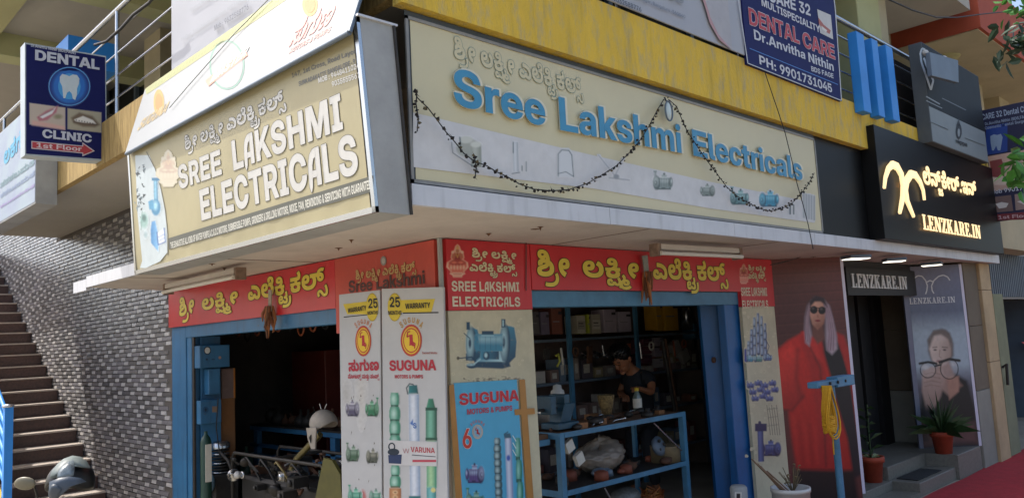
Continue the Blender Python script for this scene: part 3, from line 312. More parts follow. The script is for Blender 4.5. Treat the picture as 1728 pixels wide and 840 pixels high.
417:[74,[29,19,0,12,28,10,19,0,20,0,26,-10,1,-12,0,-12,-26,-10,-19,0,-18,0,-28,10]],
}
_cache = {}
def _dec(t):
    adv = t[0]; out = []
    for c in t[1:]:
        pts = []; x = y = 0
        for i in range(0, len(c), 2):
            on_ = c[i] & 1; x += (c[i]-on_)//2; y += c[i+1]; pts.append((x, y, on_))
        full = []
        n = len(pts)
        for i in range(n):
            p, q = pts[i], pts[(i+1) % n]; full.append(p)
            if not p[2] and not q[2]: full.append(((p[0]+q[0])/2, (p[1]+q[1])/2, 1))
        k = next(i for i, p in enumerate(full) if p[2]); full = full[k:]+full[:k]+[full[k]]
        poly = []; i = 0
        while i < len(full)-1:
            p, q = full[i], full[i+1]
            if q[2]: poly.append(p[:2]); i += 1
            else:
                e = full[i+2]; S = 4
                for s in range(S):
                    t_ = s/S; poly.append(((1-t_)**2*p[0]+2*t_*(1-t_)*q[0]+t_*t_*e[0], (1-t_)**2*p[1]+2*t_*(1-t_)*q[1]+t_*t_*e[1]))
                i += 2
        out.append(poly)
    return adv, out
def _g(k, kan):
    key = (k, kan)
    if key not in _cache: _cache[key] = _dec((KAN if kan else LAT)[k])
    return _cache[key]
def slab_serif():                      # slab-serif capitals for the optician's name, built from straight strokes
    G = {}
    def rect(x0, y0, x1, y1): return [(x0,y0),(x1,y0),(x1,y1),(x0,y1)]
    def bar(x0, y0, x1, y1, w): # slanted stroke of horizontal width w
        return [(x0,y0),(x0+w,y0),(x1+w,y1),(x1,y1)]
    s = 16
    G['L'] = (120, [rect(18,0,52,182), rect(4,0,112,s), rect(96,0,112,56), rect(4,166,68,182)])
    G['E'] = (128, [rect(18,0,52,182), rect(4,0,118,s), rect(102,0,118,52), rect(4,166,114,182), rect(98,134,114,182), rect(52,84,88,98), rect(76,66,88,116)])
    G['N'] = (158, [rect(20,0,38,182), rect(4,0,56,s), rect(4,166,50,182), bar(20,182,98,0,38), rect(118,0,136,182), rect(102,166,152,182)])
    G['Z'] = (122, [rect(6,0,114,s), rect(8,166,112,182), rect(98,0,114,54), rect(8,130,24,182), bar(8,16,70,166,42)])
    G['K'] = (150, [rect(18,0,52,182), rect(4,0,68,s), rect(4,166,68,182), bar(48,76,108,182,20), bar(62,96,100,0,36), rect(90,0,148,s), rect(92,166,144,182)])
    G['A'] = (148, [bar(20,0,62,182,16), bar(86,0,52,182,38), rect(2,0,50,s), rect(74,0,146,s), rect(40,48,104,62)])
    G['R'] = (148, [rect(18,0,52,182), rect(4,0,68,s), rect(4,168,92,182), rect(52,84,92,98), [(84,84),(108,92),(122,110),(124,136),(118,162),(98,180),(84,182),(84,168),(90,150),(92,132),(90,112),(84,98)], bar(70,88,96,0,34), rect(96,0,146,s)])
    G['.'] = (52, [rect(10,0,38,34)])
    G['I'] = (76, [rect(20,0,54,182), rect(6,0,68,s), rect(6,166,68,182)])
    G['C'] = (130, [rect(10,30,44,152), rect(24,0,112,18), rect(24,164,112,182), rect(98,120,114,170), rect(98,10,114,60), rect(14,10,40,40), rect(14,142,40,172)])
    G['D'] = (140, [rect(18,0,52,182), rect(4,0,96,16), rect(4,166,96,182), rect(94,24,128,158), rect(84,6,112,30), rect(84,152,112,176)])
    return G
SERIF = slab_serif()
def fancyA():                          # display capital A with a rounded left shoulder and a kicked foot
    return (128, [[(8,0),(20,-26),(34,0),(40,60),(46,104),(60,134),(82,146),(82,182),(58,178),(32,158),(16,124),(10,80)], [(82,146),(82,0),(118,0),(118,182),(82,182)], [(36,44),(82,44),(82,72),(40,72)]])
FANCY = {'A': fancyA()}
def layout(text, style):
    """style: lat, kan (glyph-id list), serif, fancy -> (advance, contours in units, separate groups)"""
    x = 0; groups = []
    for ch in text:
        if ch == ' ': x += 70 if style != 'serif' else 60; continue
        if style == 'kan': adv, cs = _g(ch, True)
        elif style == 'serif' and ch in SERIF: adv, cs = SERIF[ch]; cs = [('u', c) for c in cs]
        elif style == 'fancy' and ch in FANCY: adv, cs = FANCY[ch]; cs = [('u', c) for c in cs]
        else: adv, cs = _g(ch, False)
        plain = [[(px+x, py) for px, py in c] for c in cs if not (isinstance(c, tuple) and c[0] == 'u')]
        if plain: groups.append(plain)
        for c in cs:
            if isinstance(c, tuple) and c[0] == 'u': groups.append([[(px+x, py) for px, py in c[1]]])
        x += adv + (6 if style in ('fancy', 'serif') else 0)
    return x, groups
_tc = {}
from mathutils.geometry import delaunay_2d_cdt
_fill = {}
def _wind(p, cs):
    w = 0
    for c in cs:
        for i in range(len(c)):
            (x0, y0), (x1, y1) = c[i-1], c[i]
            if (y0 <= p[1]) != (y1 <= p[1]):
                side = (x1-x0)*(p[1]-y0)-(p[0]-x0)*(y1-y0)
                if y1 > y0 and side > 0: w += 1
                elif y1 <= y0 and side < 0: w -= 1
    return w
def _tess(g):
    """triangles of a glyph with the non-zero rule (its outlines may overlap themselves)"""
    gx = g[0][0][0]; key = tuple((round(x-gx, 1), round(y, 1)) for c in g for x, y in c)
    if key not in _fill:
        pts = []; ed = []
        loc = [[(x-gx, y) for x, y in c] for c in g]
        for c in loc:
            k = len(pts); pts += [Vector(p) for p in c]; ed += [(k+i, k+(i+1) % len(c)) for i in range(len(c))]
        vo, eo, fo = delaunay_2d_cdt(pts, ed, [], 0, 1e-4)[:3]; keep = []
        for f in fo:
            cx = sum(vo[i].x for i in f)/len(f); cy = sum(vo[i].y for i in f)/len(f)
            if _wind((cx, cy), loc): keep.append(tuple(f))
        _fill[key] = ([(v.x, v.y) for v in vo], keep)
    vo, keep = _fill[key]
    return [(x+gx, y) for x, y in vo], keep
def text_geo(text, style, off):
    """filled letters; off > 0 adds a rounded stroke of that half-width along every outline"""
    key = (tuple(text), style, off)
    if key in _tc: return _tc[key]
    w, groups = layout(text, style)
    vs, fs = [], []; jn = 0
    for g in groups:
        tv, tf = _tess(g); k = len(vs); jn += 1; jit = (jn % 9)*.012
        vs += [(x, y, jit) for x, y in tv]; fs += [tuple(k+i for i in f) for f in tf]
        if off > 0:
            for c in g:
                n = len(c)
                for i in range(n):
                    (x0, y0), (x1, y1), (xp, yp) = c[i], c[(i+1) % n], c[i-1]
                    dx, dy = x1-x0, y1-y0; L = math.hypot(dx, dy)
                    if L < 1e-6: continue
                    nx, ny = -dy/L*off, dx/L*off; jn += 1; z = .12+(jn % 17)*.004; k = len(vs)
                    vs += [(x0-nx, y0-ny, z), (x1-nx, y1-ny, z), (x1+nx, y1+ny, z), (x0+nx, y0+ny, z)]; fs.append((k, k+1, k+2, k+3))
                    ex, ey = x0-xp, y0-yp; l2 = math.hypot(ex, ey) or 1
                    if (dx*ex+dy*ey)/(L*l2) < .985:
                        k = len(vs); z += .07
                        vs += [(x0+off*math.cos(q*math.pi/4), y0+off*math.sin(q*math.pi/4), z) for q in range(8)]; fs.append(tuple(range(k, k+8)))
    _tc[key] = (w, vs, fs); return _tc[key]
CAP = {'lat': 182.0, 'serif': 182.0, 'fancy': 182.0, 'kan': 150.0}
class Print:
    """flat print on a plane: polygons, ellipses, strokes and lettering given where they are seen on that plane"""
    def __init__(s, pl, base=.0016, gap=.0011): s.pl = pl; s.mb = MB(); s.base = base; s.gap = gap
    def o(s, layer): return s.base+s.gap*layer
    def poly(s, pts, col, layer=0, rough=.45):
        ps = [s.pl.at(x, y, s.o(layer)) for x, y in pts]
        s.mb.raw(ps, [tuple(range(len(ps)))], ink(col, rough) if isinstance(col, str) else col); return s
    def rect(s, x0, y0, x1, y1, col, layer=0, sl=0.0, lean=0.0):   # sl: slope of the horizontals, lean: dx per dy
        w, h = x1-x0, y1-y0
        return s.poly([(x0,y0),(x1,y0+sl*w),(x1+lean*h,y1+sl*w),(x0+lean*h,y1)], col, layer)
    def ell(s, cx, cy, rx, ry, col, layer=0, n=20, a0=0, a1=360):
        return s.poly([(cx+rx*math.cos(R_(a0+(a1-a0)*i/n)), cy+ry*math.sin(R_(a0+(a1-a0)*i/n))) for i in range(n if a1-a0 >= 360 else n+1)], col, layer)
    def stroke(s, pts, w, col, layer=0):
        for (x0,y0),(x1,y1) in zip(pts, pts[1:]):
            d = math.hypot(x1-x0, y1-y0) or 1; nx, ny = -(y1-y0)/d*w/2, (x1-x0)/d*w/2
            s.poly([(x0-nx,y0-ny),(x0+nx,y0+ny),(x1+nx,y1+ny),(x1-nx,y1-ny)], col, layer)
        return s
    def ring(s, cx, cy, rx, ry, w, col, layer=0, n=24):
        return s.stroke([(cx+rx*math.cos(2*math.pi*i/n), cy+ry*math.sin(2*math.pi*i/n)) for i in range(n+1)], w, col, layer)
    def text(s, t, p0, p1, h, col, style='lat', layer=1, off=0.0, thick=0.0, target=None, up=None):
        w, vs, fs = text_geo(t, style, off)
        if not vs: return s
        xs = [v[0] for v in vs]; x0, x1 = 0.0, w
        A = s.pl.at(*p0, s.o(layer)); B = s.pl.at(*p1, s.o(layer))
        T = s.pl.at(p0[0]+(up or 0), p0[1]-h, s.o(layer))
        if up is None:
            ln = (T-A).length; T = A+s.pl.up*ln
        u = (B-A)/(x1-x0); v = (T-A)/CAP[style]; n = s.pl.n
        P = [A+u*a+v*b+n*(c*.003) for a, b, c in vs]
        mb = target or s.mb; m = ink(col) if isinstance(col, str) else col
        if thick:
            k = len(P); Q = [p+n*thick for p in P]; ed = {}
            for f in fs:
                for i in range(len(f)):
                    e = (f[i], f[(i+1) % len(f)]); ed[e] = 1
            sides = [(a, b, b+k, a+k) for (a, b) in ed if (b, a) not in ed]
            mb.raw(P+Q, [tuple(i+k for i in f) for f in fs]+sides, m)
        else: mb.raw(P, fs, m)
        return s
    def build(s, name, parent, **kw): return s.mb.build(name, parent, **kw)
SREE = [234,122,74]; LAKSH = [51,288,120,74]; ELEK = [17,265,206,297,23,196,129]
NAME_K = SREE+[' ']+LAKSH+[' ']+ELEK
SUGK = [56,63,25,63,37]; MOTK = [283,74,33,194,129,' ',47,38,111,63,' ',43,6,188,129]
LENSK = [265,187,103,240,74,194,417,11,187]

import numpy as np
def vcol_mat(name, rough=.42):
    if name in MATS: return MATS[name]
    m = bpy.data.materials.new(name); m.use_nodes = True; nt = m.node_tree; b = nt.nodes['Principled BSDF']
    at_ = nt.nodes.new('ShaderNodeAttribute'); at_.attribute_name = 'Col'; nt.links.new(at_.outputs['Color'], b.inputs['Base Color']); b.inputs['Roughness'].default_value = rough
    MATS[name] = m; return m
class Paint:
    """printed picture: soft-edged shapes blended on a fine grid lying on a plane (ink colours only)"""
    def __init__(s, pl, x0, y0, x1, y1, bg, step=1.3, off=.0012, keep=False, lean=0.0):
        s.pl, s.off, s.keep = pl, off, keep
        s.nx, s.ny = max(2, int((x1-x0)/step)+1), max(2, int((y1-y0)/step)+1)
        s.X, s.Y = np.meshgrid(np.linspace(x0, x1, s.nx), np.linspace(y0, y1, s.ny)); s.PX = s.X+lean*(s.Y-y0)
        s.X = s.PX.copy(); s.C = np.tile(np.array(hexc(bg)), (s.ny, s.nx, 1)).astype(float); s.A = np.zeros((s.ny, s.nx))
    def _mix(s, a, col, g):
        c = np.array(hexc(col))[None, None, :]
        if g:
            x0, y0, x1, y1, c2 = g; t = ((s.X-x0)*(x1-x0)+(s.Y-y0)*(y1-y0))/((x1-x0)**2+(y1-y0)**2); t = np.clip(t, 0, 1)[..., None]
            c = c*(1-t)+np.array(hexc(c2))[None, None, :]*t
        s.C = s.C*(1-a[..., None])+c*a[..., None]; s.A = np.maximum(s.A, a)
    def ell(s, cx, cy, rx, ry, col, soft=1.0, a=1.0, g=None, rot=0):
        c_, s_ = math.cos(R_(rot)), math.sin(R_(rot)); u = (s.X-cx)*c_+(s.Y-cy)*s_; v = -(s.X-cx)*s_+(s.Y-cy)*c_
        d = (np.sqrt((u/rx)**2+(v/ry)**2)-1)*min(rx, ry); s._mix(np.clip(.5-d/(2*soft), 0, 1)*a, col, g); return s
    def poly(s, pts, col, soft=1.0, a=1.0, g=None):
        d = np.full(s.X.shape, 1e9); ins = np.zeros(s.X.shape, bool)
        for (x0, y0), (x1, y1) in zip(pts, pts[1:]+pts[:1]):
            ex, ey = x1-x0, y1-y0; L = ex*ex+ey*ey or 1e-9; t = np.clip(((s.X-x0)*ex+(s.Y-y0)*ey)/L, 0, 1)
            d = np.minimum(d, np.hypot(s.X-x0-t*ex, s.Y-y0-t*ey))
            if y0 != y1: ins ^= ((y0 > s.Y) != (y1 > s.Y)) & (s.X < (x1-x0)*(s.Y-y0)/(y1-y0)+x0)
        d = np.where(ins, -d, d); s._mix(np.clip(.5-d/(2*soft), 0, 1)*a, col, g); return s
    def line(s, pts, w, col, soft=.8, a=1.0):
        d = np.full(s.X.shape, 1e9)
        for (x0, y0), (x1, y1) in zip(pts, pts[1:]):
            ex, ey = x1-x0, y1-y0; L = ex*ex+ey*ey or 1e-9; t = np.clip(((s.X-x0)*ex+(s.Y-y0)*ey)/L, 0, 1)
            d = np.minimum(d, np.hypot(s.X-x0-t*ex, s.Y-y0-t*ey))
        s._mix(np.clip(.5-(d-w/2)/(2*soft), 0, 1)*a, col, None); return s
    def rect(s, x0, y0, x1, y1, col, soft=.7, a=1.0, g=None, lean=0.0):
        h = y1-y0; return s.poly([(x0,y0),(x1,y0),(x1+lean*h,y1),(x0+lean*h,y1)], col, soft, a, g)
    def cylv(s, x0, x1, y0, y1, dark, light, lean=0.0, soft=.7):      # upright round body: dark edges, bright band
        h = y1-y0; m = x0*.62+x1*.38
        s.rect(x0, y0, x1, y1, dark, soft, lean=lean); s.poly([(x0+(x1-x0)*.12,y0),(x0+(x1-x0)*.7,y0),(x0+(x1-x0)*.7+lean*h,y1),(x0+(x1-x0)*.12+lean*h,y1)], light, (x1-x0)*.22, .75); return s
    def cylh(s, x0, x1, y0, y1, dark, light):
        s.rect(x0, y0, x1, y1, dark); s.rect(x0, y0+(y1-y0)*.12, x1, y0+(y1-y0)*.5, light, (y1-y0)*.16, .6); return s
    def noise(s, amt, seed=1, cell=3):
        r = np.random.RandomState(seed); n = r.rand(s.ny//cell+2, s.nx//cell+2); n = np.kron(n, np.ones((cell, cell)))[:s.ny, :s.nx]
        n = (n+np.roll(n, 1, 0)+np.roll(n, 1, 1)+np.roll(n, 2, 0)+np.roll(n, 2, 1))/5; s.C *= (1+amt*(n-.5))[..., None]; return s
    def build(s, name, parent):
        vs = [s.pl.at(float(x), float(y), s.off) for x, y in zip(s.X.ravel(), s.Y.ravel())]; nx = s.nx; fs = []
        A = s.A
        for j in range(s.ny-1):
            for i in range(nx-1):
                if s.keep or max(A[j,i], A[j+1,i], A[j,i+1], A[j+1,i+1]) > .04: a = j*nx+i; fs.append((a, a+nx, a+nx+1, a+1))
        used = sorted({i for f in fs for i in f}); mp = {v: k for k, v in enumerate(used)}
        o = MB().raw([vs[i] for i in used], [tuple(mp[i] for i in f) for f in fs], vcol_mat('printed_picture')).build(name, parent)
        at_ = o.data.color_attributes.new('Col', 'FLOAT_COLOR', 'POINT'); C = np.clip(s.C, 0.002, .9).reshape(-1, 3)[used]
        at_.data.foreach_set('color', np.concatenate([C, np.ones((len(C), 1))], 1).astype(np.float32).ravel()); return o
# ================================================================ MATERIALS
M = {}
M['plaster'] = mat('plaster_cream', '#b9a791', .85, var=.18, scale=2.2, bump=.25, bscale=40, dirt=.25)
M['soffit'] = mat('soffit_pink', '#c9c1b8', .8, var=.16, scale=1.6, bump=.15, bscale=30, dirt=.28, chips='#a08c7c')
M['soffit2'] = mat('soffit_grey', '#a9a59b', .85, var=.08, scale=1.5, dirt=.08)
M['fascia'] = mat('fascia_white_metal', '#c9cbd0', .42, metal=.1, var=.08, scale=3, dirt=.12, drip=.30, bump=.05, bscale=5)
M['yellow'] = mat('yellow_stucco', '#dcb840', .8, scale=9, col2='#b8a878', bump=1.0, bscale=60, stretch=(1.6,1.6,.55), dirt=.25, drip=.3, contrast=(.30,.52))
M['tan'] = mat('shaded_yellow_stucco', '#a58d58', .8, scale=22, col2='#7d683c', bump=.8, bscale=26, stretch=(1.5,1.5,.2))  # left run of the yellow band, its shade put into a darker colour
M['slate'] = mat('slate_sheet', '#647280', .5, metal=.2, var=.18, scale=2.5, dirt=.25)
M['galv'] = mat('galvanised_sheet', '#a3a5a4', .6, metal=.0, var=.22, scale=3, dirt=.3)
M['black'] = mat('black_acp', '#0c0d0e', .45, var=.2, scale=2, spec=.25)
M['blackmatt'] = mat('black_matt', '#121314', .6)
M['bluep'] = mat('blue_enamel', '#35729f', .45, var=.2, scale=3, dirt=.35, bump=.12, chips='#4a4038', drip=.5)
M['bluel'] = mat('light_blue_enamel', '#4a82a4', .5, var=.25, scale=6, dirt=.55, bump=.1, chips='#5a4a40')
M['blued'] = mat('deep_blue_enamel', '#0a5a98', .42, var=.15, scale=4, dirt=.3, bump=.08, chips='#3a3c40', drip=.35)
M['finblue'] = mat('fin_blue', '#2a86d8', .5, var=.10, scale=4)
M['steel'] = mat('stainless', '#b9bcc0', .25, metal=.9)
M['iron'] = mat('dark_iron', '#34312e', .6, metal=.15, var=.4, scale=12, bump=.2)
M['rust'] = mat('rusty_iron', '#5a3b28', .8, var=.5, scale=14, bump=.3)
M['dark'] = mat('dark_interior', '#2a2826', .9, var=.3, scale=3)
M['intwall'] = mat('interior_wall', '#7a6a60', .9, var=.3, scale=2, dirt=.4)
M['wood'] = mat('wood_board', '#6b4c33', .75, var=.35, scale=6, stretch=(1,8,8), bump=.2)
M['card'] = mat('cardboard', '#8a5f3c', .85, var=.2, scale=5)
M['white'] = mat('white_paint', '#c4c4c0', .5, var=.08, scale=6, dirt=.1)
M['granite'] = mat('grey_granite', '#77756c', .5, var=.3, scale=30, dirt=.3)
M['riser'] = mat('brown_granite', '#5f4844', .4, var=.25, scale=30, col2='#483936', dirt=.15)
M['nose'] = mat('pale_nosing', '#bdb2a8', .5, var=.15, scale=20)
M['terra'] = mat('terracotta', '#a8452a', .75, var=.25, scale=9, dirt=.25, bump=.1)
M['leaf'] = mat('plant_leaf', '#2c4a24', .55, var=.4, scale=20)
M['leafb'] = mat('tree_leaf', '#3f7a2a', .5, var=.4, scale=9)
M['concrete'] = mat('street_concrete', '#989080', .9, var=.25, scale=1.2, dirt=.4, bump=.3, bscale=25)
M['carpet'] = mat('red_carpet', '#a8242c', .95, var=.25, scale=8, bump=.3, bscale=200, dirt=.12)
M['glassd'] = mat('dark_glass', '#12181b', .18, spec=.5)
M['beige'] = mat('beige_paint', '#b3a98c', .85, var=.12, scale=2, dirt=.15)
M['olive'] = mat('olive_paint', '#a6a377', .85, var=.10, scale=2, dirt=.12)
M['lime'] = mat('pale_lime_paint', '#b3b487', .85, var=.08, scale=2)
M['redbrown'] = mat('red_brown_paint', '#a3492f', .8, var=.12, scale=3, dirt=.1)
M['cable'] = mat('black_cable', '#17181a', .6)
M['paper'] = mat('paper_white', '#c9c5ba', .7, var=.12, scale=20)
M['skin'] = mat('skin', '#8a5a3e', .55, var=.1, scale=20)
M['hair'] = mat('hair_black', '#0b0a0a', .4, var=.3, scale=60)
M['navy'] = mat('navy_cloth', '#10141d', .85, var=.2, scale=30)
# ================================================================ GROUND
g = MB(); g.raw([(-60,-60,0),(60,-60,0),(60,60,0),(-60,60,0)], [(0,1,2,3)], M['concrete']).build('ground', None, loc=(0,0,0), kind='structure')
rc_ = random.Random(19); nx_, ny_ = 84, 30; cv = []; cf = []
for j in range(ny_+1):
    for i in range(nx_+1):
        x = 3.0+10.5*i/nx_; y = -4.2+3.36*j/ny_; h = .010+.007*max(0, math.sin(x*2.3+1.5*math.sin(y*1.7)))**3+.004*max(0, math.sin(y*5+x))**4+rc_.uniform(0,.0015)
        cv.append((x+.01*math.sin(y*7), y+.012*math.sin(x*3.1) if j in (0,ny_) else y, h if 0 < j < ny_ else .006))
for j in range(ny_):
    for i in range(nx_): a = j*(nx_+1)+i; cf.append((a,a+1,a+nx_+2,a+nx_+1))
single(MB().raw(cv, cf, M['carpet'], True), 'red_carpet', 'red carpet laid on the ground in front of the optician steps', 'carpet')
# ================================================================ BUILDING SHELL
SOF = 2.731
bl = thing('shop_building', 'corner shop building with yellow upper band and pinkish canopy over two open shutters', 'building', (0,0,0))
m = MB()
m.box((0,0,0),(.16,.16,SOF), M['plaster']); m.build('corner_pillar', bl, bevel=.006)
m = MB()                                            # ground floor rear walls, floor and ceiling of the workshop
m.box((0.17,0.15,0),(6.19,6.39,.18), M['concrete']); m.build('shop_floor', bl)
m = MB(); m.box((6.2,.6,0),(6.36,6.39,3.9), M['intwall']); m.box((.3,6.4,0),(6.36,6.5,3.9), M['intwall']); m.build('rear_wall', bl)
m = MB(); m.box((.21,.12,SOF+.02),(11.3,12.8,3.9), M['intwall']); m.build('floor_slab', bl)
m = MB()                                            # pier between left opening and tile wall, pier right
m.box((0,4.42,0),(.22,4.80,SOF), M['bluep']); m.build('jamb_post', bl, bevel=.005)
m = MB(); m.box((3.98,.0,0),(4.64,.25,SOF), M['plaster']); m.build('pier', bl)
# lintel beams (blue)
m = MB(); m.box((0,.16,2.20),(.14,4.42,2.33), M['bluep']); m.box((.0,.16,2.34),(.14,4.42,SOF), M['plaster']); m.build('lintel', bl, bevel=.004)
m = MB(); m.box((.86,0,2.24),(3.98,.14,2.37), M['bluel']); m.box((.86,.002,2.372),(3.98,.14,SOF), M['plaster']); m.build('lintel', bl, bevel=.004)
m = MB(); m.box((.16,0,0),(.86,.14,SOF), M['plaster']); m.build('pier', bl)
m = MB(); m.box((0,.16,0),(.14,.72,2.2), M['plaster']); m.build('pier', bl)
# canopy
m = MB(); m.raw([(-1,-1,SOF),(9.4,-1,SOF),(9.4,.0,SOF),(0,0,SOF),(0,4.70,SOF),(-1,4.33,SOF),
                 (-1,-1,SOF+.1),(9.4,-1,SOF+.1),(9.4,.0,SOF+.1),(0,0,SOF+.1),(0,4.70,SOF+.1),(-1,4.33,SOF+.1)],
      [(5,4,3,0),(3,2,1,0),(6,9,10,11),(6,7,8,9),(0,1,7,6),(1,2,8,7),(4,5,11,10),(5,0,6,11)], M['soffit']); m.build('canopy', bl)
random.seed(3)
rk0 = random.Random(14)
for k in range(9):                                  # rust spots, cobwebs and old fixings on the soffit
    x, y = rk0.uniform(-.9,9), rk0.uniform(-.9,-.1)
    if k % 2: x, y = rk0.uniform(-.9,-.1), rk0.uniform(-.8,4.2)
    MB().lathe((x,y,SOF-.001), [(0,-rk0.uniform(.004,.03)),(rk0.uniform(.006,.016),-.003),(rk0.uniform(.02,.035),-.0005)], mat('rust_spot','#6d4a34',.9,var=.4,scale=30), seg=7).build('fixing', bl)
for y in (1.6,3.2): MB().box((-1.0,y,SOF-.0035),(-.02,y+.012,SOF-.0005), mat('joint_line','#7d7068',.9)).build('joint', bl)
for x in (1.1,3.0,5.2,7.4): MB().box((x,-1.0,SOF-.0035),(x+.012,-.05,SOF-.0005), mat('joint_line','#7d7068',.9)).build('joint', bl)
m = MB(); xs = [-1.02,.62,2.2,3.62,5.5,7.5,9.42]
for a, b in zip(xs, xs[1:]):
    MB().box((a+.002,-1.035,SOF-.004+random.uniform(-.004,.003)),(b-.002,-1.003,SOF+.108), M['fascia']).build('fascia_panel', bl, bevel=.002)
ys = [-1.0,1.1,2.9,4.30]
for a, b in zip(ys, ys[1:]):
    MB().box((-1.035,a+.002,SOF-.004),(-1.003,b-.002,SOF+.105), M['fascia']).build('fascia_panel', bl, bevel=.002)
MB().hexa([(-1.035,4.302,SOF-.03),(-1.003,4.302,SOF-.03),(-.98,4.70,SOF-.03),(-1.035,4.72,SOF-.03),(-1.035,4.302,SOF+.08),(-1.003,4.302,SOF+.08),(-.98,4.70,SOF+.08),(-1.035,4.72,SOF+.08)], M['fascia']).build('fascia_panel', bl)
# first-floor slab and yellow band
m = MB(); m.box((-1.04,-1.02,3.90),(11.3,9.2,4.02), M['soffit2']); m.box((-1.0,-.98,4.02),(11.3,9.19,4.2), M['soffit2']); m.build('first_floor_slab', bl)
BS = 9.2
m = MB(); m.box((-1.06,-1.06,3.812),(11.3,-.98,4.27), M['yellow']); m.build('yellow_band', bl)
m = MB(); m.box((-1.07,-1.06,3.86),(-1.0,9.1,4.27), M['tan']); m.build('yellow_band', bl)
# walls between canopy and slab
m = MB(); m.box((-.02,.0,2.84),(.12,4.80,3.9), M['plaster']); m.box((.12,-.02,2.84),(11.3,.1,3.9), M['plaster']); m.build('wall', bl)
# first-floor rooms: dark glazing with beige columns, upper ceiling with beams
UC = 6.55
m = MB(); m.box((.9,.3,4.02),(1.0,12.8,UC), M['glassd']); m.box((1.0,.9,4.02),(8.9,1.0,UC), M['glassd']); m.build('upper_glazing', bl)
for y in (1.5, 3.0, 6.6):
    MB().box((.55,y,4.02),(.899,y+.6,UC), M['beige']).build('column', bl)
for y in (2.4,4.4,5.3,8.4,9.8):
    MB().box((.84,y,4.02),(.899,y+.07,UC), M['slate']).build('window_mullion', bl)
for x in (1.6,3.2,4.8,6.4):
    MB().box((x,.84,4.02),(x+.07,.899,UC), M['slate']).build('window_mullion', bl)
m = MB(); m.box((-1.4,-1.0,UC),(9.6,12.8,UC+.2), M['soffit2']); m.build('upper_ceiling', bl)
MB().box((-1.4,-.995,UC-.18),(-1.15,12.8,UC-.001), M['olive']).build('ceiling_beam', bl)
for y in (5.3, 8.0):
    MB().box((-1.149,y,UC-.32),(.9,y+.35,UC-.001), M['lime']).build('ceiling_beam', bl)
for x in (2.2, 5.0):
    MB().box((x,-.79,UC-.30),(x+.3,.9,UC-.001), M['lime']).build('ceiling_beam', bl)
# unseen top slab beyond, placed to shade the stair wall
m = MB(); m.box((-1.5,9.2,6.9),(11.3,16,7.1), M['soffit2']); m.build('shade_roof_slab', bl)
# ================================================================ TILE WALL
rd = random.Random(5)
tw = thing('tiled_wall', 'grey and white glossy mosaic tiled wall beside the brown staircase', 'wall', (0,4.8,0))
WL[tw.name] = Vector((0,4.8,0))
m = MB(); m.box((.006,9.2,3.9),(.2,15.5,6.4), mat('tile_grout', '#55504c', .8)); m.box((.006,4.80,0),(.2,15.5,3.899), mat('tile_grout', '#55504c', .8)); m.build('backing', tw)
TM = [mat('tile_dark_%d' % i, h, .22, var=.35, scale=55, dirt=.15, bump=.25, bscale=60) for i, h in enumerate(('#757477','#858388','#686769','#7b797a'))]
TL = [mat('tile_light_%d' % i, h, .22, var=.15, scale=55, dirt=.1, bump=.25, bscale=60) for i, h in enumerate(('#b6b4b4','#a5a4a4','#c0bebd'))]
RH, LD, LL = .052, .285, .15
def tile_mesh(L, mt, k):
    me = bpy.data.meshes.new('tile'); e = .004; z1 = RH-.004; d = .012+.002*k
    vs = [(0,0,0),(0,L-.004,0),(0,L-.004,z1),(0,0,z1),(-d,e,e*1.6),(-d,L-.004-e,e*1.6),(-d*.65,L-.004-e,z1-e),(-d*.65,e,z1-e)]
    me.from_pydata(vs, [], [(7,6,5,4),(0,1,5,4)[::-1],(1,2,6,5)[::-1],(2,3,7,6)[::-1],(3,0,4,7)[::-1]]); me.materials.append(mt); me.update(); return me
DM = [tile_mesh(LD, t, i) for i, t in enumerate(TM)]; LM = [tile_mesh(LL, t, i % 2) for i, t in enumerate(TL)]
cells = []
per = LD+LL
for r in range(112):
    z = r*RH; off = (0, .5, .25, .75, .1, .6)[r % 6]*per
    y = 4.80-off
    while y < 15.4:
        for L, ms in ((LD, DM), (LL, LM)):
            if y >= 4.795 and y+L < 15.4 and (r < 74 or y > 9.25): cells.append((y, z, rd.randrange(len(ms)), L))
            y += L
vis = [c for c in cells if c[0] < 6.55 and .45 < c[1] < 2.72]
vis.sort(key=lambda c: c[0]+abs(c[1]-1.6)*.25)
ones = set(vis[:300])
rest = MB()
for c in cells:
    y, z, k, L = c; me = (DM if L == LD else LM)[k]
    if c in ones:
        o = bpy.data.objects.new('tile', me); COL.objects.link(o); o.parent = tw; o.location = Vector((.006,y,z))-WL[tw.name]
    else:
        mt = (TM if L == LD else TL)[k]
        rest.raw([(v.co.x+.006, v.co.y+y, v.co.z+z) for v in me.vertices], [tuple(p.vertices) for p in me.polygons], mt)
rest.build('tiles', tw, kind='stuff')
# ================================================================ STAIRCASE
st = thing('staircase', 'brown granite staircase with pale nosings climbing beside the tiled wall', 'stairs', (-.8,5,0))
RI, RU = .182, .312; y0, z0 = 7.892, .887
k0 = int(z0/RI)                                    # steps below the measured nosing
zb = z0-k0*RI
for i in range(24):
    z = zb+i*RI; y = y0+(i-k0)*RU
    if z > 4.2: break
    if z < .02: continue
    s = MB().box((-1.62,y,max(0,z-RI)),(-.012,y+RU+.02,z-.022), M['riser']).build('step', st)
    MB().box((-1.62,y-.02,z-.0215),(-.012,y+RU-.021,z), M['nose']).build('nosing', s)
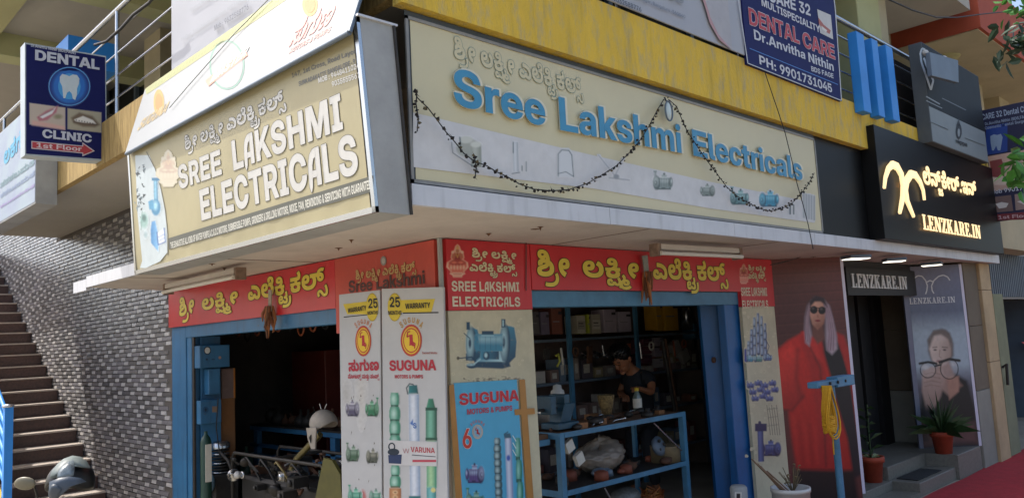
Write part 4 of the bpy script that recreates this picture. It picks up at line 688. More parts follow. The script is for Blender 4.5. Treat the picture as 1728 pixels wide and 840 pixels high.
# ================================================================ SIGN HELPERS
def chan(text, p0, p1): return text
def letters3d(pl, parent, name, items, thick):
    pr = Print(pl); 
    for kw in items: pr.text(**kw, thick=thick)
    return pr.build(name, parent)
def motor(pt, x, y, s, dark, light, deep, flip=1, kind=0, ax=1.0):
    """printed electric motor / pump set, about 2s wide, centred at x, y on a Paint picture"""
    X = lambda a: x+a*s*ax; r = min(s, s*ax)
    pt.rect(X(-.55), y+.38*s, X(.6), y+.60*s, deep); pt.rect(X(-.45), y+.30*s, X(-.2), y+.5*s, dark); pt.rect(X(.15), y+.30*s, X(.45), y+.5*s, dark)
    pt.cylh(X(-.45), X(.55), y-.40*s, y+.40*s, dark, light)
    for k in range(6): pt.line([(X(-.34+k*.15), y-.36*s), (X(-.34+k*.15), y+.36*s)], .045*r, deep, .4, .6)
    f = flip
    pt.ell(X(.60*f), y, .17*r, .42*s, deep); pt.ell(X(.64*f), y-.05*s, .11*r, .30*s, dark); pt.ell(X(.66*f), y-.12*s, .05*r, .12*s, light)
    pt.ell(X(-.60*f), y+.02*s, .30*r, .60*s, deep); pt.ell(X(-.63*f), y, .24*r, .50*s, dark, g=(x, y-.5*s, x, y+.5*s, deep)); pt.ell(X(-.66*f), y-.12*s, .15*r, .26*s, light, .2*r, .8); pt.ell(X(-.66*f), y+.02*s, .10*r, .17*s, deep); pt.ell(X(-.68*f), y, .04*r, .07*s, light)
    pt.rect(X(-.18), y-.66*s, X(.26), y-.38*s, dark, g=(x, y-.66*s, x, y-.38*s, light)); pt.line([(X(-.18), y-.66*s),(X(.26), y-.66*s)], .06*r, light); pt.ell(X(.04), y-.72*s, .09*r, .10*s, deep)
    if kind == 0: pt.cylv(X(-.72*f-.09), X(-.72*f+.09), y-.95*s, y-.5*s, deep, light); pt.rect(X(-.72*f-.15), y-1.0*s, X(-.72*f+.15), y-.88*s, dark)
def motorp(pl, parent, off, bg, x, y, s, *a):
    ax = a[5] if len(a) > 5 else 1.0
    pt = Paint(pl, x-1.0*s*ax-1, y-1.05*s, x+1.0*s*ax+1, y+.7*s, bg, 1.0, off); motor(pt, x, y, s, *a); pt.noise(.15, int(x)); return pt.build('printed_motor', parent)
def vpump(pt, x, y0, y1, w, c1='#2e7d63', c2='#a6c9bb', c3='#174a3d', n=6, lean=0.03):
    h = (y1-y0)/n
    for k in range(n):
        a = y0+k*h; xa = x+lean*(a-y0); w2 = w*(.80 if k == 0 else 1)
        pt.poly([(xa-w2*.40,a),(xa+w2*.40,a),(xa+w2*.5,a+h*.30),(xa+w2*.5,a+h*.7),(xa+w2*.40,a+h),(xa-w2*.40,a+h),(xa-w2*.5,a+h*.7),(xa-w2*.5,a+h*.30)], c1)
        pt.ell(xa-w*.10, a+h*.48, w*.22, h*.36, c2, w*.16, .85); pt.rect(xa-w2*.42, a+h*.86, xa+w2*.42, a+h*1.02, c3, .6, .9); pt.line([(xa+w*.40,a+h*.2),(xa+w*.40,a+h*.8)], w*.12, c3, w*.1, .5)
def emblem(pr, x, y, rx, ry, L=1, ringc='#b9402c', yel='#e6bf2e'):
    pr.ell(x, y, rx, ry, ringc, L, 28); pr.ell(x, y, rx*.84, ry*.86, yel, L+1, 28); pr.ell(x, y, rx*.76, ry*.78, ringc, L+2, 28); pr.ell(x, y, rx*.68, ry*.70, yel, L+3, 28)
    pr.poly([(x-rx*.2,y-ry*.35),(x+rx*.12,y-ry*.38),(x+rx*.16,y+ry*.1),(x+rx*.34,y+ry*.32),(x+rx*.2,y+ry*.38),(x-rx*.02,y+ry*.3),(x-rx*.18,y+ry*.34),(x-rx*.16,y)], '#b3202c', L+4)
    pr.stroke([(x-rx*.18,y-ry*.3),(x-rx*.4,y-ry*.2),(x-rx*.34,y-ry*.52),(x-rx*.1,y-ry*.56)], rx*.12, '#b3202c', L+4)
    pr.stroke([(x+rx*.14,y+ry*.1),(x+rx*.36,y+ry*.2),(x+rx*.3,y+ry*.5)], rx*.1, '#b3202c', L+4)
def arc_text(pr, t, x, y, rx, ry, a0, a1, h, col, L=1):
    n = len(t)
    for i, ch in enumerate(t):
        a = R_(a0+(a1-a0)*(i+.5)/n); w = abs(math.radians(a1-a0))*rx/n*.80
        cx, cy = x+rx*math.sin(a), y-ry*math.cos(a); dx, dy = math.cos(a)*w/2, math.sin(a)*w/2
        pr.text(ch, (cx-dx, cy-dy), (cx+dx, cy+dy), h, col, layer=L, up=h*math.sin(a)*.8)
def goddess(pl, parent, x, y, s, bg, cw='#d8cfc0', ca='#b8342c', cb='#d98a68', off=.0012, fade=0.0):
    """seated figure with a halo on a lotus, as a small printed vignette with a white outline"""
    pt = Paint(pl, x-.75*s, y-1.08*s, x+.75*s, y+1.05*s, bg, max(.5, s/26), off)
    sil = [(0,-1.0),(.14,-.86),(.16,-.66),(.34,-.52),(.40,-.2),(.34,-.08),(.62,.10),(.66,.38),(.46,.58),(.40,.66),(.46,.78),(.30,.86),(.26,.98),(-.26,.98),(-.30,.86),(-.46,.78),(-.40,.66),(-.46,.58),(-.66,.38),(-.62,.10),(-.34,-.08),(-.40,-.2),(-.34,-.52),(-.16,-.66),(-.14,-.86)]
    q = .03*s+.3
    pt.poly([(x+a*s, y+b*s) for a, b in sil], cw, q); pt.poly([(x+a*s*.86, y+b*s*.93) for a, b in sil], ca, q, g=(x, y-s, x, y+s, cb))
    pt.ell(x, y-.62*s, .20*s, .22*s, cw, q, .7); pt.ell(x, y-.60*s, .10*s, .13*s, '#a86a4c', q); pt.poly([(x-.08*s,y-.72*s),(x,y-.92*s),(x+.08*s,y-.72*s)], '#c9a050', q)
    pt.poly([(x-.16*s,y-.46*s),(x+.16*s,y-.46*s),(x+.22*s,y-.05*s),(x-.22*s,y-.05*s)], '#8c2a2c', q); pt.ell(x, y+.12*s, .46*s, .17*s, '#96302c', q); pt.ell(x-.2*s, y+.1*s, .16*s, .07*s, cb, q); pt.ell(x+.2*s, y+.1*s, .16*s, .07*s, cb, q)
    for sx in (-1,1): pt.line([(x+sx*.14*s,y-.4*s),(x+sx*.32*s,y-.22*s),(x+sx*.26*s,y-.46*s)], .07*s, '#a86a4c', q); pt.ell(x+sx*.28*s, y-.52*s, .08*s, .08*s, cw, q); pt.line([(x+sx*.12*s,y-.36*s),(x+sx*.24*s,y-.06*s)], .06*s, '#a86a4c', q)
    pt.line([(x-.08*s,y-.42*s),(x,y-.2*s),(x+.08*s,y-.42*s)], .03*s, '#c9a050', q)
    for k in (-2,-1,0,1,2): pt.ell(x+k*.19*s, y+.42*s, .11*s, .18*s, cb, q); pt.ell(x+k*.19*s, y+.40*s, .06*s, .11*s, cw, q, .8)
    pt.rect(x-.3*s, y+.70*s, x+.3*s, y+.86*s, cw, q); pt.line([(x-.24*s,y+.78*s),(x+.24*s,y+.78*s)], .04*s, ca, q)
    if fade: pt.C = pt.C*(1-fade)+np.array(hexc(cw))[None, None, :]*fade
    return pt.build('printed_goddess', parent)
def frame_rect(pl, pts, w, t, m, parent, name='frame_bar', off=0):
    """four bars round a quadrilateral (3-D corner points), each a part"""
    n = pl.n; P = [Vector(p) for p in pts]; c = sum(P, Vector())/4
    for i in range(4):
        a, b = P[i], P[(i+1) % 4]; inn = (c-(a+b)/2); d = (b-a).normalized(); inn = (inn-d*inn.dot(d)).normalized()
        MB().slab([a+n*off, b+n*off, b+inn*w-d*w*.0+n*off, a+inn*w+n*off], n, t, m).build(name, parent)
# ================================================================ MAIN SIGN (right facade)
pl = PY(-1.0)
ms = thing('shop_sign', 'large cream signboard with raised blue Sree Lakshmi Electricals letters above the canopy', 'signboard', (1.4,-.95,2.85))
MB().hexa([(-1.0,-1.0,2.85),(3.87,-1.0,2.85),(3.87,-.9,2.85),(-.80,-.74,2.85),(-1.0,-1.0,3.805),(3.87,-1.0,3.805),(3.87,-.9,3.805),(-.80,-.74,3.85)], mat('box_dark','#465058',.55,var=.2,scale=3,dirt=.3)).build('box', ms)
cream = mat('cream_flex', '#cdc5a2', .42, var=.06, scale=1.2, dirt=.08)
MB().slab([(-.965,-1.004,2.872),(3.85,-1.004,2.872),(3.85,-1.004,3.755),(-.965,-1.004,3.755)], (0,-1,0), .003, cream).build('face', ms)
frame_rect(PY(-1.012), [(-1.0,-1.012,2.85),(3.87,-1.012,2.85),(3.87,-1.012,3.77),(-1.0,-1.012,3.77)], .018, .012, mat('trim_grey','#8f8f8c',.5,var=.2,scale=9,dirt=.3), ms, 'trim')
pr = Print(PY(-1.006))
pr.poly([(697,190),(1000,262),(1200,307),(1374,342),(1375,376),(1200,352),(1000,318),(697,282)], '#cfcfcf', 0)
DK = '#4a5a5e'
pm = Paint(PY(-1.006), 740, 215, 1376, 385, '#cfcfcf', 1.5, .0030)
pm.ell(790,250,20,16,'#a5a79c',2); pm.ell(786,236,12,6,'#c3c5bb',1); pm.cylv(794,812,244,282,'#8f9386','#c0c2b6',.02); pm.ell(803,244,9,5,'#c9cbc0'); pm.line([(762,240),(764,258),(806,286)],1.3,DK); pm.line([(776,232),(778,256)],2.2,DK)
pm.cylv(865,874,240,290,'#a3a8ac','#d9dcde',.03); pm.line([(866,240),(866,258)],1.6,DK); pm.line([(864,293),(877,291)],1.5,DK); pm.line([(881,280),(881,288)],1.5,DK); pm.line([(888,273),(888,289)],1.5,DK)
pm.poly([(942,258),(948,252),(960,252),(966,260),(968,299),(942,297)],'#c9ccce',1); pm.line([(942,297),(942,260),(948,253),(960,254),(965,262),(968,298)],1.5,DK); pm.line([(942,293),(955,290),(968,298)],1.2,DK)
pm.line([(1010,262),(1042,302)],2,'#a3a6aa'); pm.line([(1028,300),(1062,304)],2.4,'#9fa2a6'); pm.line([(1052,268),(1038,296)],2,'#a3a6aa'); pm.ell(1040,298,5,4,'#8f9396')
for q_ in ((1120,308,20,'#87938e','#c9cfca','#4f5b57',1,0),(1193,322,15,'#7c877f','#bcc5be','#465049',-1,1),(1249,334,19,'#5f8a8a','#a7c5c1','#35555a',1,0),(1299,337,20,'#2b8aa8','#86c8d8','#154a60',1,1)): motorp(PY(-1.006), ms, .0030, '#cfcfcf', *q_)
for k in range(5): pm.rect(1355+k*4.4, 326+k, 1358+k*4.4, 368+k, '#8f9698')
pm.rect(1332,342,1335,362,DK); pm.rect(1338,345,1340.5,362,DK)
pm.build('printed_appliances', ms)
# pale Kannada line: outlined glyphs
pr.text(NAME_K, (766,97), (984,162), 27, '#5f8580', 'kan', 1, off=6); pr.text(NAME_K, (766,97), (984,162), 27, '#cfc6a2', 'kan', 2, off=1.5)
pr.build('printed_graphics', ms)
# raised letters
def main_word(t, p0, p1, h):
    pr = Print(PY(-1.006)); pr.text(t, p0, p1, h, mat('letter_edge', '#d6d1bb', .5), layer=0, off=4.5, thick=.016)
    o = pr.build('raised_lettering', ms)
    p2 = Print(PY(-1.0245)); p2.text(t, p0, p1, h, mat('letter_blue', '#3f8cb2', .4, var=.12, scale=8), layer=0, off=.4, thick=.004); p2.build('letter_face', o)
main_word('Sree', (764,176), (922,214), 62)
main_word('Lakshmi', (942,219), (1152,259), 55)
main_word('Electricals', (1168,262), (1355,305), 43)
# sign side cheek strip between signs and black panel right of the sign
single(MB().box((3.875,-.985,2.84),(5.0,-.93,3.86), M['black']), 'black_cladding_panel', 'plain black cladding panel between the cream sign and the lit optician sign', 'panel')
# garland
gm = MB(); rg = random.Random(11)
def garland(mb, pts, step=3.0, r=.016, dens=1.0):
    pl2 = PY(-1.06); P = [pl2.at(*p) for p in pts]
    mb.tube([p+V(0,0,0) for p in P], .0035, M['cable'], 5)
    for a, b in zip(P, P[1:]):
        n = max(1, int((b-a).length/.021*dens))
        for k in range(n):
            c = a.lerp(b, (k+rg.random()*.8)/n)+V(rg.uniform(-.012,.012), rg.uniform(-.012,.012), rg.uniform(-.02,.014)); s_ = r*rg.uniform(.5,1.15)
            d = V(rg.uniform(-1,1), rg.uniform(-1,1), rg.uniform(-1,1)).normalized(); e = d.orthogonal().normalized()
            f = d.cross(e); mm = M['dryflower'] if rg.random() < .85 else M['dryleaf']
            mb.raw([c+d*s_, c-d*s_*.7, c+e*s_*.8, c-e*s_*.8, c+f*s_*.7, c-f*s_*.7], [(0,2,4),(0,4,3),(0,3,5),(0,5,2),(1,4,2),(1,3,4),(1,5,3),(1,2,5)], mm)
            if rg.random() < .35: mb.raw([c, c+V(rg.uniform(-.03,.03), -.004, rg.uniform(-.035,.03)), c+V(.003,0,.006)], [(0,1,2)], mm)
M['dryflower'] = mat('dried_flower', '#2b2622', .9, var=.4, scale=40); M['dryleaf'] = mat('dried_leaf', '#5a5038', .9)
def curve(x0, y0, x1, y1, sag, n=14, sk=1.0):
    return [(x0+(x1-x0)*t, y0+(y1-y0)*t+sag*4*t*(1-t)) for t in [i/n for i in range(n+1)]]
gm = MB(); garland(gm, [(700,150),(704,165),(722,182),(738,203),(752,222),(768,240),(782,258),(800,272),(822,280),(838,290),(856,298),(876,310),(900,319),(930,322),(960,320),(990,310),(1015,296),(1040,280),(1062,258),(1080,237),(1096,212),(1108,188),(1120,168)])
garland(gm, [(704,152),(702,175),(706,200),(704,222)], dens=1.4); garland(gm, [(800,262),(804,282),(802,298)], dens=2.0)
single(gm, 'flower_garland', 'dried dark flower garland draped over the left of the cream sign', 'garland', 'dried garlands on the cream sign')
gm = MB(); garland(gm, [(1128,168),(1142,180),(1150,200),(1160,222),(1172,240),(1180,252),(1196,275),(1212,296),(1226,315),(1244,331),(1262,342),(1282,352),(1300,356),(1320,352),(1336,343),(1352,327),(1366,308),(1374,292)])
single(gm, 'flower_garland', 'dried dark flower garland draped over the right of the cream sign', 'garland', 'dried garlands on the cream sign')
pq = PY(-1.05); c = pq.at(1127,188)
m = MB(); m.ball(c, .05, mat('charm_glass', '#b9c6c4', .15, spec=.8), sc=(.75,.4,1.5)); m.tube([c+V(0,0,.06), c+V(0,.02,.11)], .006, M['cable'])
ringp = [c+V(.045*math.cos(a*.314), -.01, .075*math.sin(a*.314)) for a in range(21)]; m.tube(ringp, .006, M['slate'], 6)
single(m, 'glass_charm', 'oval clear glass charm hanging at the peak of the garlands', 'charm')
# ================================================================ LEFT SIGN (leans out at the top)
zb_, zt_ = 2.665, 3.66; xb_, xt_ = -1.25, -1.33
nrm = V(-(zt_-zb_), 0, (xt_-xb_)).normalized()
LS = Plane((xb_, 0, zb_), nrm, up=(xt_-xb_, 0, zt_-zb_))
ls = thing('shop_sign', 'weathered mustard signboard reading SREE LAKSHMI ELECTRICALS in white capitals over the left shutter', 'signboard', (-1.15,.6,2.66))
yl, yr = 2.28, -1.06
MB().hexa([(xb_+.004,yl,zb_),(xb_+.004,yr,zb_),(-1.05,yr,zb_),(-1.05,yl,zb_),(xt_+.004,yl-.12,zt_),(xt_+.004,yr,zt_),(-1.12,yr,zt_),(-1.12,yl-.12,zt_)], M['galv']).build('box', ls)
def lsp(y, t, off=.0): return Vector((xb_+(xt_-xb_)*t, y, zb_+(zt_-zb_)*t))+LS.n*off
must = mat('mustard_flex', '#a8a07e', .5, var=.12, scale=1.5, dirt=.12, bump=.5, bscale=3)
MB().box((xt_-.015,yr-.012,zt_),(-1.10,yr+.03,zt_+.012), M['fascia']).build('top_cap', ls); MB().tube([V(-1.12,yr-.006,zt_),V(-1.05,yr-.006,zb_)], .009, M['iron'], 6).build('conduit', ls)
# rippled flex sheet
NU, NV = 60, 14; vs = []; fs = []
for j in range(NV+1):
    for i in range(NU+1):
        t = j/NV; y = (yl-.03)+((yr+.05)-(yl-.03))*i/NU
        w = 0.0
        if t < .11:
            q = (.11-t)/.11*1.5; u = i/NU
            w = q*(.011*math.sin(u*31+t*26)+.007*math.sin(u*63-t*40+1))*(1.2-.4*u)
        vs.append(lsp(y, .03+.95*t*1.0, .012-min(.0065,abs(w)*.45)))
for j in range(NV):
    for i in range(NU): a = j*(NU+1)+i; fs.append((a, a+1, a+NU+2, a+NU+1))
MB().raw(vs, fs, must, True).build('face', ls)
frame_rect(LS, [lsp(yl,0,.018), lsp(yr,0,.018), lsp(yr,1,.018), lsp(yl-.06,1,.018)], .03, .02, M['steel'], ls, 'frame_bar')
LP_ = Plane(lsp(0,0,.0128), LS.n, up=LS.up)
pr = Print(LP_, .0005, .0004)
# white swoosh at the left with small machines
sw = [(228,262),(252,262),(262,285),(272,320),(279,355),(283,395),(283,425),(270,441),(246,452),(236,452),(240,440),(232,360)]
pr.poly(sw, '#bcc8cc', 0); pr.stroke([(247,256),(262,285),(272,320),(279,355),(283,395),(283,430)], 1.6, '#6d6a58', 1)
rt = random.Random(2)
for k in range(34):
    yy = 278+rt.random()*85; xx = 226+rt.random()*22*(1-(yy-278)/200); pr.poly([(xx,yy),(xx+rt.uniform(2,6),yy+rt.uniform(-3,4)),(xx+rt.uniform(0,4),yy+rt.uniform(3,7))], rt.choice(['#3a4246','#586468','#7a8a90']), 1+k % 3)
SWB = '#bcc8cc'; pt = Paint(LP_, 234, 296, 281, 432, SWB, 1.0, .0016)
pt.cylv(259,266,303,345,'#2f6f94','#8fc4dc',.02); pt.ell(263,350,8,14,'#3a7ea4',1.2); pt.ell(262,347,4,7,'#a4d0e2',2,.8); pt.poly([(250,340),(258,336),(260,352),(252,354)],'#4a8fb4',1); pt.rect(256,300,270,305,'#2f6f94')
pt.poly([(256,374),(262,372),(268,400),(267,424),(255,410),(254,388)],'#2f78b0',1.2,g=(255,0,268,0,'#7fb4dc')); pt.poly([(265,394),(276,386),(280,406),(269,414)],'#d6dde2',1); pt.line([(265,392),(267,413),(279,408),(277,385)],1.8,'#345c9c'); pt.line([(268,400),(277,395)],1,'#5a7ab0'); pt.line([(269,406),(278,401)],1,'#5a7ab0')
pt.ell(243,372,7,13,'#84aaa4',2,.9); pt.ell(243,368,3.5,6,'#4f716e',1.2); pt.line([(240,356),(238,388)],1.2,'#6a8c88'); pt.ell(246,396,3,5,'#7a98a0',1.5,.7)
pt.noise(.3,3,2); pt.build('printed_pumps', ls)
goddess(LP_, ls, 284, 284, 30, '#a8a07e', '#c9c3b0', '#a89c86', '#bdb199', .002, .62)
pr.text(NAME_K, (312,254), (482,176), 18, '#5a5a50', 'kan', 1, off=7); pr.text(NAME_K, (312,254), (482,176), 18, '#c9c9c4', 'kan', 2, off=.5)
def lsw(t, p0, p1, h):
    pr.text(t, p0, p1, h, '#605e52', 'fancy', 3, off=6.5); pr.text(t, p0, p1, h, '#c2c2be', 'fancy', 5, off=3)
lsw('SREE', (302,319), (376,293), 38)
lsw('LAKSHMI', (393,288), (581,216), 49)
lsw('ELECTRICALS', (339,372), (608,290), 50)
pr.poly([(284,402),(630,296),(631,323),(285,421)], '#55574f', 2)
pr.text('THE EXHAUSTIVE ALL KIND OF WATER PUMPS,A.C & D.C MOTORS, SUBMERSIBLE PUMPS, GRINDERS & DRILLING MOTORS, MIXIE, FAN, REWINDING & SERVICING WITH GUARANTEE', (288,419.5), (626,318.5), 10.5, '#cfcfc4', 'lat', 4, off=.0)
pr.text('#147, 1st Cross, Road Layout'.replace('#',''), (492,132), (606,88), 8, '#6a6c6a', layer=1); pr.text('SUNKADAKATTE BANGALORE-91', (504,146), (604,106), 8, '#6a6c6a', layer=1); pr.text('MOB : 9448411024', (537,141), (607,115), 9, '#dcdcd6', layer=2, off=1); pr.text('9035555567', (560,147), (608,131), 9, '#dcdcd6', layer=2, off=1)
pr.build('printed_graphics', ls)
# ================================================================ AWNING BANNER ABOVE LEFT SIGN
A0, A1 = V(-1.25,2.55,3.68), V(-1.25,-.84,3.66)
def ban(y, t): return V(-1.38+.33*t, y, 3.61+.74*t)
BP = Plane(ban(0,0), V(-.74,0,.33), up=(.33,0,.74))
bt = thing('awning_banner', 'sloping white printed banner glaring in the sun above the mustard sign', 'banner', (-1.25,.9,3.66))
bw = mat('banner_white', '#888d90', .5, var=.03, scale=2)
q = [BP.at(211,259), BP.at(587,53), BP.at(606,-6), BP.at(640,-115), BP.at(460,0), BP.at(245,150)]
MB().slab(q, BP.n, .012, bw).build('sheet', bt)
MB().tube([q[0]-BP.n*.01, q[1]-BP.n*.01], .014, M['slate']).build('lower_tube', bt); MB().tube([q[1]-BP.n*.012,q[3]-BP.n*.012], .012, M['slate']).build('side_tube', bt)
pr = Print(BP)
pr.poly([(245,150),(460,0),(483,-16),(489,-4),(247,160)], '#90945c', 0)
for k in range(44):
    x = 262+k*5.2; y = 148-(x-250)*.69; pr.stroke([(x,y+2),(x-2.5,y+9)], 1.1, '#96a468', 1)
pr.ell(383,110,30,42,'#5f8a7c',0); pr.ell(383,110,27,39,'#888d90',1)
pr.poly([(346,136),(414,84),(418,94),(352,146)], '#c98570', 2); pr.text('MASTER', (353,142), (414,94), 9, '#d8d8d4', layer=3)
pr.ell(268,173,9,22,'#a08434',0); pr.ell(268,173,6,15,'#94701c',1); pr.text('SUGUNA', (230,222), (279,190), 9, '#a8966c', layer=1)
pr.ell(523,8,13,20,'#a08434',0); pr.ell(523,8,9,14,'#94701c',1); pr.text(SUGK, (486,80), (556,40), 20, '#c98884', 'kan', 1, off=2); pr.text('MOTORS & PUMPS', (486,92), (556,54), 6, '#c4908a', layer=1)
pr.build('printed_graphics', bt)
# flex banner on the rail above
FP = PX(-1.03)
fb = thing('flex_banner', 'plain white flex banner with small phone lines tied to the left railing', 'banner', (-1.03,1.2,4.4))
MB().slab([FP.at(296,113), FP.at(296,-40), FP.at(640,-40), FP.at(640,-120)+V(0,0,.0), FP.at(640,-110), FP.at(296,113)+V(0,-.01,-.0)][:3]+[FP.at(640,-115)], (-1,0,0), .012, mat('flex_grey_white', '#a3a6ae', .55, var=.05, scale=2)).build('sheet', fb) if False else MB().slab([V(-1.03,2.13,4.30), V(-1.03,-.9,4.30), V(-1.03,-.9,6.0), V(-1.03,2.13,6.0)], (-1,0,0), .012, mat('flex_grey_white', '#a3a6ae', .55, var=.05, scale=2)).build('sheet', fb)
pr = Print(PX(-1.044))
pr.text('Mob : 9632588776', (361,53), (420,16), 9, '#6c7078', layer=1); pr.text('1st Floor, Sunkadakatte Main Road, RPC Layout', (305,70), (412,0), 5, '#9a9ea4', layer=1); pr.text('Vijayanagar, Bangaluru-560040', (320,20), (372,-14), 5, '#9a9ea4', layer=1)
pr.build('printed_graphics', fb)
# ================================================================ UPPER RIGHT: white banner, dental sign
RP = PY(-1.08)
wb = thing('flex_banner', 'white flex banner with a grey and pink swoosh above the yellow band', 'banner', (1.6,-1.08,4.3))
MB().slab([V(-.98,-1.08,4.29),V(2.53,-1.08,4.29),V(2.53,-1.08,5.6),V(-.98,-1.08,5.6)], (0,-1,0), .012, mat('flex_grey_white', '#b9bcc4', .55)).build('sheet', wb)
pr = Print(PY(-1.093))
pr.poly([(1178,-20),(1186,0),(1196,32),(1210,60),(1232,82),(1236,86),(1226,-20)], '#a9a6a8', 0); pr.poly([(1182,-20),(1190,0),(1199,30),(1212,58),(1234,84),(1214,68),(1198,40),(1188,6),(1176,-20)], '#b58c8c', 1)
pr.text('9032588776', (1035,2), (1083,21), 8, '#55585e', layer=1); pr.text('Vijayanagar, Bangaluru-560040', (1062,-8), (1157,32), 6, '#7d8188', layer=1); pr.text('03', (1128,-2), (1155,8), 16, '#8a8d92', layer=1)
pr.build('printed_graphics', wb)
ds = thing('dental_sign', 'navy dental care board with red DENTAL CARE letters and phone number above the yellow band', 'signboard', (3.6,-1.1,4.28))
navy = mat('navy_flex', '#171d58', .6, var=.15, scale=3, spec=.2)
DP = PY(-1.09)
tl, br_ = DP.at(1250,-60), DP.at(1420,170)
MB().slab([DP.at(1262,108), DP.at(1421,171), DP.at(1408,10), DP.at(1400,-75), DP.at(1240,-125)], (0,-1,0), .03, navy).build('board', ds)
pr = Print(DP)
pr.stroke([(1246,0),(1262,107),(1420,170),(1410,20),(1407,-5)], 1.6, '#b9bcc0', 1)
pr.text('CARE 32', (1297,2), (1369,28), 19, '#c9c9cf', layer=1, off=1); pr.text('MULTISPECIALITY', (1285,10), (1384,56), 12, '#c9c9cf', layer=1)
pr.text('DENTAL', (1264,41), (1350,75), 27, '#d0d0d4', layer=1, off=6); pr.text('DENTAL', (1264,41), (1350,75), 27, '#b3252c', layer=2, off=1); pr.text('CARE', (1355,79), (1410,101), 24, '#d0d0d4', layer=1, off=6); pr.text('CARE', (1355,79), (1410,101), 24, '#b3252c', layer=2, off=1)
pr.text('Dr.Anvitha', (1272,66), (1360,101), 16, '#c4c6ce', layer=1); pr.text('Nithin', (1364,104), (1408,121), 15, '#c4c6ce', layer=1); pr.text('BDS FAGE', (1369,120), (1407,133), 8, '#c4c6ce', layer=1)
pr.stroke([(1265,82),(1414,143)], 1.2, '#3f78c4', 1)
pr.text('PH:', (1281,108), (1311,121), 15, '#c4c6ce', layer=1); pr.text('9901731045', (1316,124), (1405,157), 15, '#c4c6ce', layer=1, off=1)
pr.poly([(1379,16),(1402,26),(1406,67),(1384,56)], '#c2bfba', 1); pr.poly([(1381,30),(1390,42),(1402,52),(1400,58),(1388,50),(1382,40)], '#a8553c', 2); pr.poly([(1386,44),(1396,52),(1394,55),(1387,50)], '#d8d4cc', 3)
pr.build('printed_graphics', ds)
# ---- three blue fins
for k, (pa, pb_) in enumerate((((1458.6,187),(1471,190)),((1484,195),(1494,197)),((1508,202),(1519,205)))):
    xa_, xb2 = on(1,-1.16,*pa).x, on(1,-1.16,*pb_).x; zb5 = on(1,-1.16,*pa).z
    single(MB().box((xa_,-1.16,zb5),(xb2,-1.062,zb5+.86), M['finblue']), 'blue_fin', ('leftmost','middle','rightmost')[k]+' of the three bright blue vertical fins on the yellow band', 'fin', 'blue fins', bevel=.004)
# ================================================================ RED SHOP SIGNS UNDER THE CANOPY
red = mat('red_flex', '#c22a30', .38, var=.10, scale=2.5, dirt=.12)
redf = mat('faded_red_flex', '#c04a3c', .5, var=.12, scale=2.5, dirt=.15)
creamp = mat('panel_cream', '#c6bfa2', .5, var=.10, scale=6, dirt=.45)
YEL, OUT = '#dcc648', '#3c3018'
def red_text(pr, t, a, b, h, L=1, o=8): pr.text(t, a, b, h, OUT, 'kan', L, off=o); pr.text(t, a, b, h, YEL, 'kan', L+1, off=1.2)
# right long red sign
rs = thing('shop_sign', 'long red sign with yellow Kannada lettering over the right shutter', 'signboard', (2.4,-.02,2.37))
MB().box((.858,-.045,2.372),(3.945,-.002,2.724), red).build('board', rs)
pr = Print(PY(-.046)); red_text(pr, SREE, (906,465), (963,467), 33); red_text(pr, LAKSH, (983,467), (1080,470), 29); red_text(pr, ELEK, (1102,470), (1228,474), 27)
pr.rect(887,407,889,490,'#6d2a2a',1); pr.build('lettering', rs)
# corner panel
cp = thing('shop_sign', 'corner panel, red on top with a seated goddess and a blue bench grinder printed below', 'signboard', (.43,-.02,0))
MB().box((.02,-.040,2.222),(.853,-.004,2.724), red).build('red_board', cp); MB().box((.02,-.034,.12),(.853,-.004,2.219), creamp).build('cream_board', cp)
pr = Print(PY(-.041)); goddess(PY(-.041), cp, 772, 440, 28, '#c22a30', '#d9b9a0', '#b02a2c', '#d2705a')
def small_red(pr, t, a, b, h): pr.text(t, a, b, h, '#3c2a1c', 'kan', 1, off=7); pr.text(t, a, b, h, '#d8c9a0', 'kan', 2, off=1)
small_red(pr, SREE+[' ']+LAKSH, (796,434), (872,438), 12); small_red(pr, ELEK, (792,457), (872,460), 12)
pr.text('SREE LAKSHMI', (762,491), (877,492), 17, '#d8cdb4', 'fancy', 1, off=1.5); pr.text('ELECTRICALS', (763,517), (879,517), 17, '#d8cdb4', 'fancy', 1, off=1.5)
pr.build('lettering', cp)
B1,B2,B3 = '#3a7f99','#a9ccd2','#173f58'; CP = '#c6bfa2'
pt = Paint(PY(-.035), 760, 530, 885, 650, CP, 1.0, .0015)
pt.poly([(786,596),(812,594),(810,608),(786,608)],B3,1); pt.poly([(800,606),(858,606),(862,618),(848,622),(802,620)],B3,1.5); pt.poly([(806,590),(846,590),(852,610),(802,610)],B1,1,g=(806,590,846,610,B2)); pt.rect(812,592,842,606,B1,1,g=(812,0,842,0,B3)); pt.ell(821,600,5.5,7,B3); pt.ell(820,599,2.5,4,B2)
pt.poly([(862,550),(868,552),(872,576),(870,602),(860,612),(848,608),(848,548)],B1,1.2,g=(848,550,872,606,B3)); pt.ell(852,578,9,32,B3); pt.ell(850,577,6,26,B2,3,.8); pt.ell(850,577,2.6,9,B3); pt.rect(846,538,853,552,B3,.7); pt.rect(848,540,850,550,B2,.7)
pt.poly([(797,552),(806,556),(812,578),(810,602),(800,610)],B1,1.2,g=(797,552,812,605,B3)); pt.ell(795,580,9,29,B3); pt.ell(793,578,6,23,B2,3,.85); pt.ell(793,579,2.4,8,B3); pt.rect(787,543,793,556,B3,.7); pt.line([(783,562),(792,570)],1.6,B3)
pt.cylh(803,848,563,592,B1,B2); pt.ell(804,578,4,15,B1); pt.rect(813,558,833,564,B3); pt.line([(813,566),(833,566)],1,B2)
for k in range(4): pt.line([(810+k*9,568),(810+k*9,590)],.7,B3,.5,.5)
